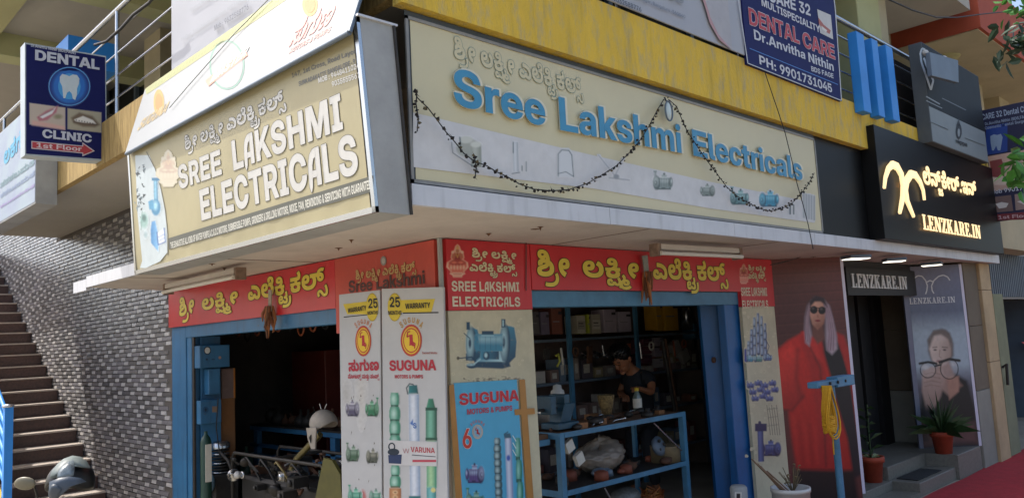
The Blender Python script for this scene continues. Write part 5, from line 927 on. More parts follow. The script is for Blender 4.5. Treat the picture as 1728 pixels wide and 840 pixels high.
pt.line([(776,604),(796,602),(806,612)],2.2,B3); pt.ell(796,617,9,4.5,B3); pt.ell(794,615,6,2,B2,1,.8); pt.line([(800,614),(810,606)],2,B2)
rx = random.Random(15)
for k in range(60):
    x = rx.uniform(782,884); y = 640+rx.gauss(0,2.2); pt.ell(x, y, rx.uniform(.8,3), rx.uniform(.6,1.8), rx.choice(['#4f4d46','#6d6a60','#8f8a78']), .8, .8)
for k in range(50):
    x = rx.uniform(764,882); y = rx.uniform(530,648); pt.ell(x, y, rx.uniform(.5,1.6), rx.uniform(.5,1.6), '#8a806a', .8, rx.uniform(.1,.5))
pt.ell(773,604,2.5,3,'#4a4438',1); pt.build('printed_grinder', cp)
# blue poster taped on the corner panel
bp = thing('poster', 'light blue SUGUNA motors poster taped with brown tape on the corner panel', 'poster', (.45,-.04,.5))
Q = PY(-.044); MB().slab([Q.at(766,646), Q.at(872,640), Q.at(888,860), Q.at(778,860)], (0,-1,0), .004, mat('poster_blue', '#4fa9cf', .45, var=.08, scale=4, dirt=.12)).build('sheet', bp)
pr = Print(PY(-.0445)); 
pr.text('SUGUNA', (775,683), (876,675), 19, '#e2c9cb', layer=1, off=6); pr.text('SUGUNA', (775,683), (876,675), 19, '#c02637', layer=2, off=2.5)
pr.text('MOTORS & PUMPS', (788,699), (865,692), 9, '#b8475a', layer=1, off=1.5)
pr.text('6', (780,756), (798,755), 33, '#e0d4d0', layer=1, off=5); pr.text('6', (780,756), (798,755), 33, '#c0392f', layer=2)
emblem(pr, 806, 728, 9, 12, 1, '#d0b49a', '#86b4cc'); arc_text(pr, 'SUGUNA', 806, 728, 12, 16, -60, 60, 4, '#c2706e')
BC = '#4fa9cf'; pt = Paint(PY(-.0445), 778, 724, 884, 850, BC, 1.1, .0015); motorp(PY(-.0445), bp, .0018, BC, 800, 800, 24, '#5c4a84', '#b9cbe2', '#2c2450', -1, 1, .8); motorp(PY(-.0445), bp, .0018, BC, 803, 846, 24, '#2f7d6b', '#9cc0b4', '#143f38', 1, 0, .8)
vpump(pt, 839, 738, 860, 13, '#3c5c62', '#b9cfcf', '#142a2e', 10, .03); pt.line([(853,744),(851,732),(857,728)],1.6,'#1a2a34'); pt.cylv(852,863,737,860,'#7f8fb4','#dde2ee',.035); pt.poly([(851,731),(861,730),(863,738),(852,739)],'#2f5b70'); pt.ell(858,772,3,5,'#3a5ab0')
vpump(pt, 874, 738, 850, 11, '#23806c', '#93cdbe', '#0f4c42', 3, .05); pt.build('printed_pumps', bp)
for k in range(3): pr.stroke([(865,734+k*12),(871,744+k*12)],1.6,'#cfe6e6',6)
pr.build('printed_graphics', bp)
tp = mat('brown_tape', '#a9783c', .35, var=.15, scale=8)
MB().slab([PY(-.047).at(876,640),PY(-.047).at(886,640),PY(-.047).at(902,860),PY(-.047).at(890,860)],(0,-1,0),.001,tp).build('tape', bp)
MB().slab([PY(-.048).at(868,690),PY(-.048).at(902,688),PY(-.048).at(903,698),PY(-.048).at(869,700)],(0,-1,0),.001,tp).build('tape', bp)
MB().slab([PY(-.047).at(758,650),PY(-.047).at(766,648),PY(-.047).at(782,860),PY(-.047).at(770,860)],(0,-1,0),.001,tp).build('tape', bp)
# right narrow panel
np_ = thing('shop_sign', 'narrow panel, red on top, with blue submersible pumps printed on cream right of the shutter', 'signboard', (4.3,-.02,0))
MB().box((3.95,-.042,2.215),(4.66,-.003,2.724), red).build('red_board', np_); MB().box((3.95,-.036,.1),(4.66,-.003,2.212), creamp).build('cream_board', np_)
pr = Print(PY(-.043)); goddess(PY(-.043), np_, 1255, 462, 17, '#c22a30', '#d8a89a', '#b8343a', '#d88a7a')
small_red(pr, SREE+[' ']+LAKSH, (1263,456), (1292,457), 7); small_red(pr, ELEK, (1263,470), (1292,470), 8)
pr.text('SREE LAKSHMI', (1251,499), (1295,499), 14, '#d8cdb4', 'fancy', 1, off=1); pr.text('ELECTRICALS', (1253,520), (1297,519), 13, '#d8cdb4', 'fancy', 1, off=1); pr.build('lettering', np_)
pt = Paint(PY(-.037), 1250, 524, 1325, 790, '#c6bfa2', 1.0, .0015)
for k, (x, a, b) in enumerate(((1268,555,600),(1273,535,600),(1279,528,598),(1285,533,600),(1291,545,602),(1263,575,608))): vpump(pt, x, a, b, 5.5, ('#2c4a7c','#56708f')[k % 2], '#b4c2d2', '#142648', 4, .02)
for x, y, c in ((1265,605,'#3f8fa8'),(1280,605,'#4a8a7c'),(1296,603,'#4a6a9c')): motor(pt, x, y, 9, c, '#b9d4dc', '#182c58', 1, 1)
pt.line([(1292,572),(1298,584),(1294,596),(1300,600)],1.4,'#2a3a5c'); pt.line([(1258,590),(1258,608)],4,'#2a3a8c')
for k in range(11): motor(pt, 1267+(k % 4)*12+(k//4)*4, 650+(k//4)*11-(k % 2)*4, 7.5, '#2c3f86', '#8292c4', '#121c4c', (1,-1)[k % 2], k % 2)
for k in range(5): pt.line([(1294+k*4,683+k%2*4),(1297+k*4,706),(1300+k*4,733)],1.2,'#55554f')
for k in range(3): pt.line([(1296,690+k*14),(1312,688+k*14)],1,'#77776c')
motor(pt, 1300, 757, 20, '#333f6e', '#6f7eb0', '#141c3c', -1, 1); pt.cylv(1278,1288,724,778,'#1f2c5c','#5f6fa0',.03); pt.rect(1274,714,1294,727,'#1a2450'); pt.line([(1282,712),(1282,722)],5,'#1a2450')
rx = random.Random(33)
for k in range(60): pt.ell(rx.uniform(1255,1320), rx.uniform(526,788), rx.uniform(.5,2), rx.uniform(.5,2), '#8a806a', .8, rx.uniform(.1,.4))
pt.build('printed_pumps', np_)
# left red sign + faded corner sign
lr = thing('shop_sign', 'long red sign with yellow Kannada lettering over the left shutter', 'signboard', (-.02,3,2.32))
MB().box((-.04,1.315,2.325),(-.003,4.79,2.722), red).build('board', lr)
pr = Print(PX(-.041)); red_text(pr, SREE, (302,534), (328,527), 23); red_text(pr, LAKSH, (340,524), (402,511), 20); red_text(pr, ELEK, (418,507), (552,483), 24); pr.build('lettering', lr)
lf = thing('shop_sign', 'faded red sign with brown Sree Lakshmi lettering partly behind the white standee', 'signboard', (-.02,.66,2.1))
MB().box((-.04,.02,2.12),(-.003,1.311,2.722), redf).build('board', lf)
pr = Print(PX(-.041)); pr.text(NAME_K, (600,472), (702,456), 12, '#6b3326', 'kan', 1, off=6); pr.text(NAME_K, (600,472), (702,456), 12, '#c7a067', 'kan', 2, off=.5)
pr.text('Sree Lakshmi', (588,494), (718,478), 20, '#4d2420', layer=1, off=1); pr.ell(647,440,5,8,'#8f8a86',1); pr.ell(647,440,3,5,'#b5b0aa',2); pr.build('lettering', lf)
for (a, b) in (((-.030,-.030,2.0),(-.006,-.006,2.73)),):
    single(MB().box(a, b, M['galv']), 'corner_trim', 'thin metal corner strip between the faded red sign and the goddess panel', 'trim')
# ================================================================ WHITE STANDEE (two hinged boards)
A, B, C_ = V(-.07,-.03,0), V(-.29,.36,0), V(-.43,.66,0)
sd = thing('standee', 'white two-leaf SUGUNA motors and pumps standee leaning at the building corner', 'standee', (-.25,.3,0))
whitef = mat('standee_white', '#bcbcbc', .5, var=.06, scale=4, dirt=.18)
S1 = PV(A, C_)
def sat(px, py): return S1.at(px, py)
MB().slab([S1.at(644,487), S1.at(748,484), S1.at(757,900), S1.at(648,900)], S1.n, .03, whitef).build('leaf', sd, bevel=.002)
MB().slab([S1.at(572,497), S1.at(641,489), S1.at(645,900), S1.at(578,900)], S1.n, .03, whitef).build('leaf', sd, bevel=.002)
pr = Print(S1); K1 = '#1a1a18'; YB = '#d3b92e'
for (cx, rr) in ((666,1),(628,1)):
    pr.ell(cx, 518, 12 if cx > 650 else 10.5, 22, YB, 1); pr.ell(cx, 518, 12 if cx > 650 else 10.5, 24, '#b49a24', 0)
pr.poly([(672,506),(734,504),(728,526),(672,527)], YB, 0); pr.poly([(680,527),(740,526),(740,528),(680,529)], K1, 0)
pr.poly([(579,513),(620,508),(620,530),(586,530)], YB, 0); pr.poly([(580,534),(620,530),(620,531.4),(580,535.6)], K1, 0)
pr.text('25', (657,518), (676,518), 17, K1, layer=3, off=1); pr.text('MONTHS', (655,531), (678,531), 7, K1, layer=3); pr.text('WARRANTY', (684,521), (726,519), 9, K1, layer=3, off=1)
pr.text('25', (621,520), (638,519), 16, K1, layer=3, off=1); pr.text('MONTHS', (620,531), (638,530), 6, K1, layer=3); pr.text('WARRANTY', (587,528), (618,523), 8, K1, layer=3, off=1)
emblem(pr, 694, 574, 18, 27); arc_text(pr, 'SUGUNA', 694, 574, 21, 30, -52, 52, 9, '#b98a2e'); emblem(pr, 613, 575, 13.5, 26); arc_text(pr, 'SUGUNA', 613, 575, 16, 29, -48, 48, 8, '#c2703a')
pr.text('Sacred Motto', (712,597), (738,597), 4, '#a5605a'); pr.text('SUGUNA', (657,625), (736,624), 17, '#b32838', off=4); pr.text('MOTORS & PUMPS', (666,638), (714,638), 6, '#b32838', off=1)
pr.text(SUGK, (588,626), (640,624), 15, '#b0283a', 'kan', off=3); pr.text(MOTK, (587,638), (640,638), 6, '#b0283a', 'kan')
G1,G2,G3 = '#3a866c','#b4d4c8','#164a3b'; SB = '#bcbcbc'
pt = Paint(S1, 652, 644, 744, 845, SB, 1.0, .0012)
vpump(pt, 666, 662, 758, 19, G1, G2, G3, 4, .01); vpump(pt, 667, 784, 822, 19, G1, G2, G3, 2, .01); pt.cylv(657,677,823,845,'#94603c','#c8966c')
for k in range(3): pt.ell(667,830+k*8,4,3,'#d2b48c'); pt.ell(667,830+k*8,2,1.4,'#7a5434')
pt.line([(688,664),(686,654),(691,647),(697,648),(699,654)],2,'#16303a'); pt.poly([(690,650),(704,649),(706,664),(689,665)],'#1f7377',1,g=(690,0,706,0,'#0f4a50')); pt.cylv(689.5,707,665,838,'#8296b0','#e0e4ea',.015); pt.rect(690,836,710,846,'#2c6a70')
pt.poly([(692,714),(697,706),(697,718)],'#3a68b0')
pt.poly([(723,672),(731,672),(735,689),(719,689)],G1,1,g=(722,0,736,0,G3)); pt.cylv(718.5,737.5,690,740,G3,'#7fbfa6'); pt.rect(718,687,738,692,G3); pt.rect(718,738,738,743,G3); pt.cylv(720,737,744,822,'#3a866c','#aed2a0'); pt.line([(720,772),(737,772)],1.5,G3); pt.cylv(720,736,822,845,'#2f7a7c','#7fc0c2'); pt.ell(731,826,4,4,'#c9c07a')
pt.noise(.12,3); pt.build('printed_pumps', sd); pr.text('S', (697,722), (703,722), 9, '#3a68b0', layer=3)
pr.poly([(655,742),(737,745),(737,786),(656,784)], '#c7c5c5', 3); pr.ell(664,762,10,6,'#22303f',4,14); pr.ring(661,753,5,6,2.4,'#22303f',4,12); pr.poly([(655,767),(678,766),(677,782),(656,781)],'#22355c',4)
pr.text('VARUNA', (693,762), (734,764), 9, '#b0464c', layer=4); pr.stroke([(680,756),(683,764),(685,756),(688,764),(690,756)],1,'#a9767a',4); pr.stroke([(695,767),(735,770)],1.4,'#5a5a60',4); pr.rect(696,775,736,779,'#b84858',4)
rm = random.Random(4)
pt = Paint(S1, 578, 640, 642, 845, SB, 1.0, .0012)
pt.ell(584,664,7,16,'#8f8a82',6,.5); pt.ell(610,660,5,30,'#b5ab98',8,.4)
motorp(S1, sd, .0016, SB, 594, 690, 20, '#54506a', '#c3c0cc', '#2b2740', -1, 1, .68); motorp(S1, sd, .0016, SB, 627, 690, 20, '#2f7a55', '#86bd9c', '#123f2a', -1, 0, .68)
motorp(S1, sd, .0016, SB, 596, 766, 20, '#46664f', '#9db2a2', '#22382a', 1, 0, .68); motorp(S1, sd, .0016, SB, 629, 770, 18, '#555a50', '#aaa898', '#272c24', 1, 1, .68); motorp(S1, sd, .0016, SB, 600, 838, 21, '#24866a', '#9cd0bc', '#103f34', 1, 0, .68); pt.ell(612,838,6,12,'#a8403c',2,.8); motorp(S1, sd, .0016, SB, 634, 838, 18, '#3a8d6f', '#b8d0c6', '#143f34', 1, 1, .68)
pt.noise(.15,5); pt.build('printed_stains', sd)
for k in range(16):
    x = rm.uniform(584,636); y = rm.uniform(650,815); pr.poly([(x,y),(x+rm.uniform(.6,1.6),y+rm.uniform(1,4)),(x-rm.uniform(.3,1.2),y+rm.uniform(3,8))], '#77716a', 1)
pr.build('printed_graphics', sd)
# ================================================================ LENZKARE LIT SIGN
lz = thing('lit_signboard', 'black signboard box with glowing cream LENZKARE.IN letters and curved spectacles emblem', 'signboard', (7.1,-1.1,2.84))
MB().box((5.02,-1.14,2.842),(9.28,-.93,4.06), M['black']).build('box', lz, bevel=.004)
glow = lit('#ffdfa6', .50); LZ = PY(-1.16)
lm = MB(); pr = Print(LZ, 0)
pr.text(LENSK[:5], (1558,310), (1605,321), 22, glow, 'kan', 0, off=0, thick=.006, target=lm); pr.text(LENSK[5:], (1605,321), (1648,331), 20, glow, 'kan', 0, off=0, thick=.006, target=lm)
lm.build('glowing_lettering', lz)
lm = MB(); pr.text('LENZKARE.IN', (1558,387), (1656,403), 24, glow, 'serif', 0, off=0, thick=.006, target=lm); lm.build('glowing_lettering', lz)
lm = MB()
def sweep(pts, ws, m=glow):
    P = [LZ.at(*p) for p in pts]; n = LZ.n
    for i in range(len(P)-1):
        d0 = (P[min(i+1,len(P)-1)]-P[max(i-1,0)]).normalized().cross(n); d1 = (P[min(i+2,len(P)-1)]-P[i]).normalized().cross(n)
        a, b, c, d = P[i]-d0*ws[i], P[i]+d0*ws[i], P[i+1]+d1*ws[i+1], P[i+1]-d1*ws[i+1]
        lm.hexa([a, d, c, b, a+n*.025, d+n*.025, c+n*.025, b+n*.025], m)
sweep([(1490,318),(1492,300),(1497,285),(1504,278),(1512,282),(1519,295),(1522,315),(1521,335),(1518,350),(1516,360)], [.012,.02,.03,.04,.045,.045,.04,.035,.025,.015])
sweep([(1558,338),(1556,322),(1551,308),(1543,296),(1535,294),(1528,305),(1526,320),(1529,340),(1534,352),(1540,366)], [.012,.02,.03,.04,.045,.045,.04,.035,.025,.015])
sweep([(1520,312),(1523,306),(1527,308)], [.03,.03,.03]); lm.build('glowing_emblem', lz)
# plate over the entrance
pt = thing('name_plate', 'black plate with white LENZKARE.IN letters over the optician door', 'signboard', (6.8,-.35,2.3))
MB().box((5.72,-.40,2.31),(7.9,-.34,2.64), M['blackmatt']).build('board', pt)
MB().box((5.70,-.36,2.60),(7.92,.0,2.725), M['blackmatt']).build('header', pt)
pr = Print(PY(-.402), 0); wl = mat('plate_letters', '#c9cccb', .5); lm = MB(); pr.text('LENZKARE.IN', (1437,485), (1531,488), 23, wl, 'serif', 0, off=0, thick=.012, target=lm); lm.build('lettering', pt)
# optician entrance: side walls, dark glass doors
en = thing('shop_entrance', 'dark glazed optician entrance with black frames behind the potted plants', 'entrance', (6.8,.3,.3))
MB().box((4.70,.02,0),(5.4,.25,SOF), M['intwall']).build('side_wall', en)
MB().box((5.45,.45,.30),(8.9,.50,2.6), M['glassd']).build('glass', en)
for x, w_ in ((5.5,.16), (6.55,.12), (6.95,.34), (7.4,.34), (7.9,.3)): MB().box((x,.20,.30),(x+w_,.44,2.5), M['blackmatt']).build('frame', en)
MB().box((5.4,.15,2.501),(8.9,.6,2.73), M['blackmatt']).build('frame', en)
MB().box((5.6,1.52,.3),(8.9,1.58,2.6), mat('showroom_back','#2a3032',.6,var=.5,scale=3)).build('rear_wall', en)
# steps
sp = thing('entrance_steps', 'two grey granite steps with a dark mat before the optician door', 'steps', (7,-.4,0))
MB().box((5.36,-.50,.0),(6.19,1.2,.15), M['granite']).build('block', sp, bevel=.004)
MB().box((6.20,-.46,.0),(7.40,1.2,.30), M['granite']).build('upper_step', sp, bevel=.006)
MB().box((6.195,-.80,.0),(7.415,-.465,.15), M['granite']).build('lower_step', sp, bevel=.006)
MB().box((7.42,-.84,.0),(8.32,1.2,.30), M['granite']).build('side_block', sp, bevel=.006)
MB().box((5.36,-.80,0),(6.19,-.505,.05), M['granite']).build('block', sp)
single(MB().box((6.32,-.74,.152),(7.1,-.5,.162), mat('door_mat','#1f2122',.95,bump=.5,bscale=120)), 'door_mat', 'dark rubber mat lying on the lower granite step', 'mat')
# ================================================================ POSTERS FLANKING THE DOOR
def standee_poster(a, b, z0, z1, label, bgm, cap):
    t = thing('standee', label, 'standee', ((a[0]+b[0])/2, (a[1]+b[1])/2, z0)); P = PV(a, b); n = P.n; A_, B_ = V(*a, z0), V(*b, z0); H = V(0,0,z1-z0)
    MB().slab([A_, B_, B_+H, A_+H], n, .04, bgm).build('panel', t)
    MB().slab([B_+n*.003, B_+n*.003+(B_-A_).normalized()*.035, B_+n*.003+(B_-A_).normalized()*.035+H, B_+n*.003+H], n, .045, mat('white_aluminium','#c9c6d6',.4)).build('edge_strip', t)
    return t, P
t1, P1 = standee_poster((4.62,-.02),(5.33,-.51),.15,2.72,'tall poster of a woman in a red coat and sunglasses left of the optician door', mat('maroon_print','#5a2c29',.45,var=.35,scale=1.6), '')
pt = Paint(P1, 1292, 428, 1464, 845, '#5a2c29', 1.25, .002, keep=True, lean=.0)
pt.X = 1299+(pt.PX-1292)/(1464-1292)*122+(pt.Y-437)*.0865
pt.poly([(1280,420),(1480,420),(1480,480),(1290,520)],'#6b3a34',40,.7); pt.ell(1340,560,60,90,'#3a1c1e',40,.5)
for k in range(9): pt.line([(1290,446+k*17),(1440,440+k*16)],1.4,'#3c1a1a',1.5,.45); pt.line([(1290,449+k*17),(1440,443+k*16)],1,'#7a453c',1.5,.3)
pt.poly([(1304,640),(1312,590),(1330,574),(1356,560),(1380,566),(1418,572),(1434,610),(1444,680),(1452,760),(1446,792),(1400,796),(1345,792),(1336,740),(1330,690),(1316,690),(1306,668)],'#c8241c',3,g=(1310,560,1440,800,'#9c1814'))
pt.poly([(1306,640),(1318,594),(1334,580),(1348,600),(1344,640),(1356,664),(1336,690),(1314,688)],'#dc352a',5,.9,g=(1310,600,1350,690,'#8c1c1a'))
pt.line([(1346,590),(1344,640),(1352,668)],5,'#6d1414',4,.6); pt.line([(1312,690),(1336,692),(1356,668)],4,'#5c1214',3,.7)
pt.poly([(1350,566),(1364,556),(1384,580),(1394,640),(1402,700),(1400,788),(1380,788),(1378,700),(1366,620)],'#a01e1c',4,.8); pt.poly([(1352,560),(1366,556),(1380,576),(1388,610),(1372,600)],'#c42c26',3,.9); pt.line([(1366,584),(1384,620),(1390,690),(1394,786)],2.5,'#5c1012',2.5,.8)
for k in range(6): pt.line([(1330+k*9,700+k*4),(1340+k*8,780)],3,('#7a1614','#cc3a30')[k % 2],5,.4)
pt.poly([(1386,566),(1410,562),(1424,600),(1436,650),(1446,720),(1456,800),(1440,806),(1430,740),(1412,680),(1400,630),(1390,596)],'#18131c',3)
pt.poly([(1410,560),(1424,566),(1436,600),(1448,660),(1442,660),(1428,616)],'#a8231f',3)
pt.poly([(1340,792),(1442,794),(1450,850),(1336,850)],'#180e10',4); pt.line([(1346,790),(1438,792)],2,'#5c1414',2,.7)
pt.poly([(1362,512),(1374,499),(1390,502),(1401,518),(1408,548),(1411,578),(1403,592),(1392,586),(1386,566),(1368,566),(1362,574),(1358,550),(1358,528)],'#4a3438',2.5)
pt.poly([(1372,546),(1388,546),(1392,572),(1380,580),(1370,566)],'#6d4238',2.5)
pt.poly([(1366,512),(1378,505),(1390,512),(1394,530),(1390,546),(1380,556),(1371,547),(1366,530)],'#cf9a84',1.6,g=(1366,520,1396,545,'#8e5a48')); pt.ell(1378,512,8,4,'#d0a08a',3,.6)
pt.poly([(1391,506),(1400,516),(1406,540),(1412,566),(1413,588),(1404,598),(1395,590),(1393,566),(1393,536)],'#94808a',2.5,.95,g=(1398,510,1406,598,'#b3a0a8')); pt.poly([(1369,506),(1362,516),(1358,534),(1357,556),(1359,578),(1366,584),(1370,566),(1366,542),(1366,524)],'#87737d',2.2,.95,g=(1366,510,1362,584,'#a5929b'))
for q_, (c_, w_) in enumerate((('#8a6f7a',5),('#b79aa6',2.4),('#6d5560',3),('#c4aab4',1.6),('#5c4650',2),('#a98e9a',2))):
    pt.line([(1392+q_,514),(1398+q_*1.2,535),(1401+q_*1.5,562),(1398+q_*2,590)],w_,c_,1.4,.85)
    if q_ < 5: pt.line([(1367-q_*.8,516),(1363-q_*.9,536),(1363-q_*1.1,558),(1366-q_*1.6,576-q_)],w_*.6,c_,1.2,.8)
pt.poly([(1366,508),(1377,499),(1391,503),(1396,518),(1386,508),(1375,509),(1367,518)],'#33242a',1.6)
pt.ell(1373.4,522.5,6.4,6.6,'#140e10',.8); pt.ell(1387,523.5,6.2,6.6,'#140e10',.8); pt.line([(1367,518.5),(1393,520)],1.3,'#140e10',.6); pt.ell(1372,520,2,2,'#6d5c5c',1.5,.6); pt.ell(1386,521,2,2,'#6d5c5c',1.5,.6)
pt.ell(1380,533,1.6,2.6,'#8d5a4a',1,.6); pt.ell(1380,540.8,4.2,1.9,'#8e2e38',.7); pt.line([(1376,540.8),(1384,540.8)],.7,'#5c1c24',.4); pt.ell(1380,550,5,3,'#7c4c40',2,.5)
pt.noise(.14,7,4); pt.build('printed_woman', t1)
t2, P2 = standee_poster((7.78,-.27),(8.30,-.83),.30,2.70,'grey blue poster of a woman holding large glasses right of the optician door', mat('grey_blue_print','#77798c',.45,var=.2,scale=1.2,col2='#5d6475'), '')
pt = Paint(P2, 1526, 450, 1654, 760, '#6d7084', 1.25, .002, keep=True)
pt.X = 1530+(pt.PX-1526)/(1654-1526)*88+(pt.Y-457)*.0975+(pt.PX-1526)/(128)*(pt.Y-457)*.018
pt.poly([(1500,500),(1700,500),(1700,560),(1500,570)],'#5a6478',25,.8); pt.poly([(1500,545),(1700,540),(1700,630),(1500,640)],'#a3b2bc',18,.9); pt.poly([(1500,640),(1700,630),(1700,770),(1500,770)],'#4a4650',20,.9)
pt.poly([(1552,700),(1556,656),(1572,634),(1590,640),(1612,630),(1632,642),(1646,690),(1652,752),(1556,756)],'#131217',3)
pt.poly([(1552,706),(1600,716),(1645,712),(1650,745),(1556,752)],'#6d4a48',6,.75)
pt.poly([(1566,572),(1575,558),(1590,554),(1603,561),(1609,580),(1609,600),(1600,612),(1572,610),(1566,592)],'#5f5550',2.5)
pt.poly([(1580,612),(1602,610),(1612,636),(1624,650),(1602,668),(1584,652)],'#a8887c',3,g=(1584,0,1620,0,'#8a685c'))
pt.poly([(1570,570),(1582,561),(1597,562),(1606,580),(1605,600),(1597,615),(1584,619),(1573,607),(1568,588)],'#d6c2b6',1.8,g=(1568,0,1607,0,'#a38c80')); pt.ell(1587,570,11,6,'#cbb9b0',3,.6)
pt.poly([(1565,574),(1576,557),(1596,556),(1606,572),(1606,590),(1600,572),(1588,564),(1576,566),(1569,586)],'#6d625c',2.2,.95)
pt.line([(1574,586),(1581,585)],1.3,'#5a4a44',.8); pt.line([(1590,585),(1599,586)],1.3,'#5a4a44',.8); pt.ell(1578,590,2.6,1.4,'#4a3e3c',.7); pt.ell(1594,590,2.6,1.4,'#4a3e3c',.7); pt.line([(1586,590),(1585,601),(1588,603)],1.1,'#8a6f64',.9,.8); pt.ell(1586,609,5.5,1.8,'#8c5c5a',.9)
pt.poly([(1556,625),(1572,618),(1590,622),(1594,640),(1588,668),(1576,690),(1563,690),(1556,660)],'#bba094',2.2,g=(1556,620,1590,690,'#8c6e64')); pt.poly([(1598,636),(1618,634),(1618,660),(1602,674)],'#a97e6c',2)
for k in range(4): pt.line([(1560,631+k*7),(1572,628+k*7),(1587,631+k*7)],1.2,'#7d5f55',1,.7)
pt.line([(1566,690),(1562,740)],12,'#26242a',4,.8)
for cx, cy, rx, ry in ((1566,624,13,13),(1602,622,15,17)):
    pt.ell(cx,cy,rx-1,ry-1,'#c9beb8',1,.22); n_ = 26; pt.line([(cx+rx*math.cos(k*6.283/n_), cy+ry*math.sin(k*6.283/n_)) for k in range(n_+1)],1.5,'#1c1d22',.6)
pt.line([(1552,613),(1566,610.5),(1580,613)],4,'#121318',.8); pt.line([(1586,611),(1602,605.5),(1619,608)],4.6,'#121318',.8); pt.line([(1579,617),(1587,615)],3.2,'#121318',.7); pt.ell(1561,619,6,4,'#d6d4d0',2,.7); pt.ell(1609,614,4,3,'#cfc6c0',2,.5)
pt.noise(.14,9,4); pt.build('printed_woman', t2); pr = Print(P2, .004)
wh = '#cfd0d2'; pr.text('LENZKARE.IN', (1535,513), (1613,510), 10, wh, 'serif', 1, off=.5)
def arcst(pts, w): pr.stroke(pts, w, wh, 1)
arcst([(1540,476),(1543,469),(1549,465),(1556,466),(1562,473),(1565,482),(1564,490),(1562,496)], 2); arcst([(1603,473),(1599,467),(1592,464),(1584,466),(1576,473),(1572,482),(1573,490),(1576,495)], 2); arcst([(1564,476),(1569,473),(1574,475)], 2)
pr.build('printed_woman', t2)
# ================================================================ LEFT: DENTAL CLINIC SIGN projecting from the slab edge
DY = 3.75; DC = PY(DY)
dc = thing('dental_sign', 'navy DENTAL CLINIC box sign with a glowing tooth and red first floor arrow', 'signboard', (-1.8,DY,3.95))
tl, tr, brr, bl_ = DC.at(42,72), DC.at(179,95), DC.at(180,272), DC.at(42,262)
MB().slab([tl, tr, brr, bl_], (0,-1,0), .16, mat('lightbox_side','#aab6bd',.5,dirt=.2,var=.1)).build('box', dc)
MB().slab([DC.at(44,75,.001), DC.at(177.5,97,.001), DC.at(178.5,269,.001), DC.at(44,259.5,.001)], (0,-1,0), .002, navy).build('face', dc)
pr = Print(PY(DY-.001)); W_ = '#c5cad6'
pr.text('Dr.Anvitha Nithin (BDS,FAGE)', (52,79), (128,92), 5, W_); pr.text('DENTAL', (58,101), (168,118), 17, W_, off=4)
pr.ring(117,146,34.5,32,1.8,'#5d9ad6',2,30); pr.ell(117,146,26,27,'#2a6fc4',1); pr.ell(117,146,19,22,'#4aa0dd',2)
pr.poly([(101,130),(105,125),(112,127),(117,129),(123,126),(130,127),(134,133),(133,142),(130,150),(130,160),(127,169),(123,167),(121,158),(117,154),(113,157),(110,166),(107,166),(106,156),(105,146),(101,138)], '#c8d6dc', 4)
pt = Paint(PY(DY-.001), 46, 120, 176, 228, '#1c2363', 1.0, .0022)
pt.ell(117,146,30,29,'#1f56b0',6,.9); pt.ell(117,146,21,22,'#3f9ae0',9,.95)
pt.poly([(50,174),(110,182),(110,219),(50,210)],'#bdb0a2',.6); pt.poly([(114,183),(171,190),(171,224),(114,218)],'#a8a28c',.6)
pt.poly([(62,198),(78,187),(98,179),(95,190),(80,203),(66,205)],'#b3707c',1.5); pt.poly([(66,197),(82,189),(94,182),(88,192),(72,200)],'#e0e0e0',1); pt.line([(65,198),(90,185)],1,'#6d3f4a',.7); pt.ell(98,197,7,4,'#8f8a70',2); pt.poly([(54,203),(84,208),(109,214),(109,219),(54,211)],'#d0a89c',2)
pt.poly([(120,199),(134,190),(156,196),(169,211),(160,215),(140,214),(124,208)],'#6f5f4c',2); pt.poly([(125,202),(140,196),(157,203),(162,209),(140,207),(128,205)],'#e0ded6',1)
for k in range(7): pt.ell(129+k*4.6,203+k*.9,1,1,'#3a3a40',.6)
pt.line([(124,206),(140,209),(164,211)],1,'#4a3a30',.8); pt.build('printed_pictures', dc)
pr.text('CLINIC', (71,232), (155,241), 14, W_, off=4)
pr.poly([(53,238),(139,246),(139,240),(160,255),(139,264),(139,259),(53,251)],'#c9c2c8',1); pr.poly([(54.5,239.5),(140.5,247.5),(140.5,243),(157,255),(140.5,261),(140.5,257.5),(54.5,249.5)],'#b23a42',2)
pr.text('1st Floor', (60,249), (138,255.5), 8.5, '#dcc9cc', layer=4); pr.build('printed_graphics', dc)
MB().tube([DC.at(181,190)+V(.0,.08,0), DC.at(181,190)+V(.2,.08,-.02)], .015, M['iron']).build('bracket', dc); MB().tube([DC.at(181,268)+V(0,.08,0), DC.at(181,268)+V(.15,.08,0)], .015, M['iron']).build('bracket', dc)
# far-left white signboard box
fy = on(0,-1.07,97,340).y; fx = on(1,fy,59,343).x
fs_ = thing('shop_sign', 'pale blue and white box signboard at the far left edge', 'signboard', (fx,8,3.8)); FX = PX(fx)
zb2 = on(0,fx,59,343).z; zt2 = on(0,fx,42,186).z
MB().box((fx+.004,fy,zb2),(-1.075,9.15,zt2), M['galv']).build('box', fs_)
MB().box((fx,fy+.01,zb2+.02),(fx+.003,9.14,zt2-.01), mat('pale_flex','#94a6ae',.5,var=.1,scale=1.5,col2='#858ea8')).build('face', fs_)
pr = Print(PX(fx-.001)); pr.text([51,23,25], (6,280), (36,248), 22, '#3f9cc2', 'kan', 1, off=4); 
rf = random.Random(9)
for r in range(3): pr.text([56,23,54,45,37,43][r:r+4]+[47,38], (0,318+r*17), (58,277+r*19), 8-r*2, ('#6d8a94','#7a8cab','#8f83b3')[r], 'kan', 1, off=1)
pr.build('lettering', fs_)
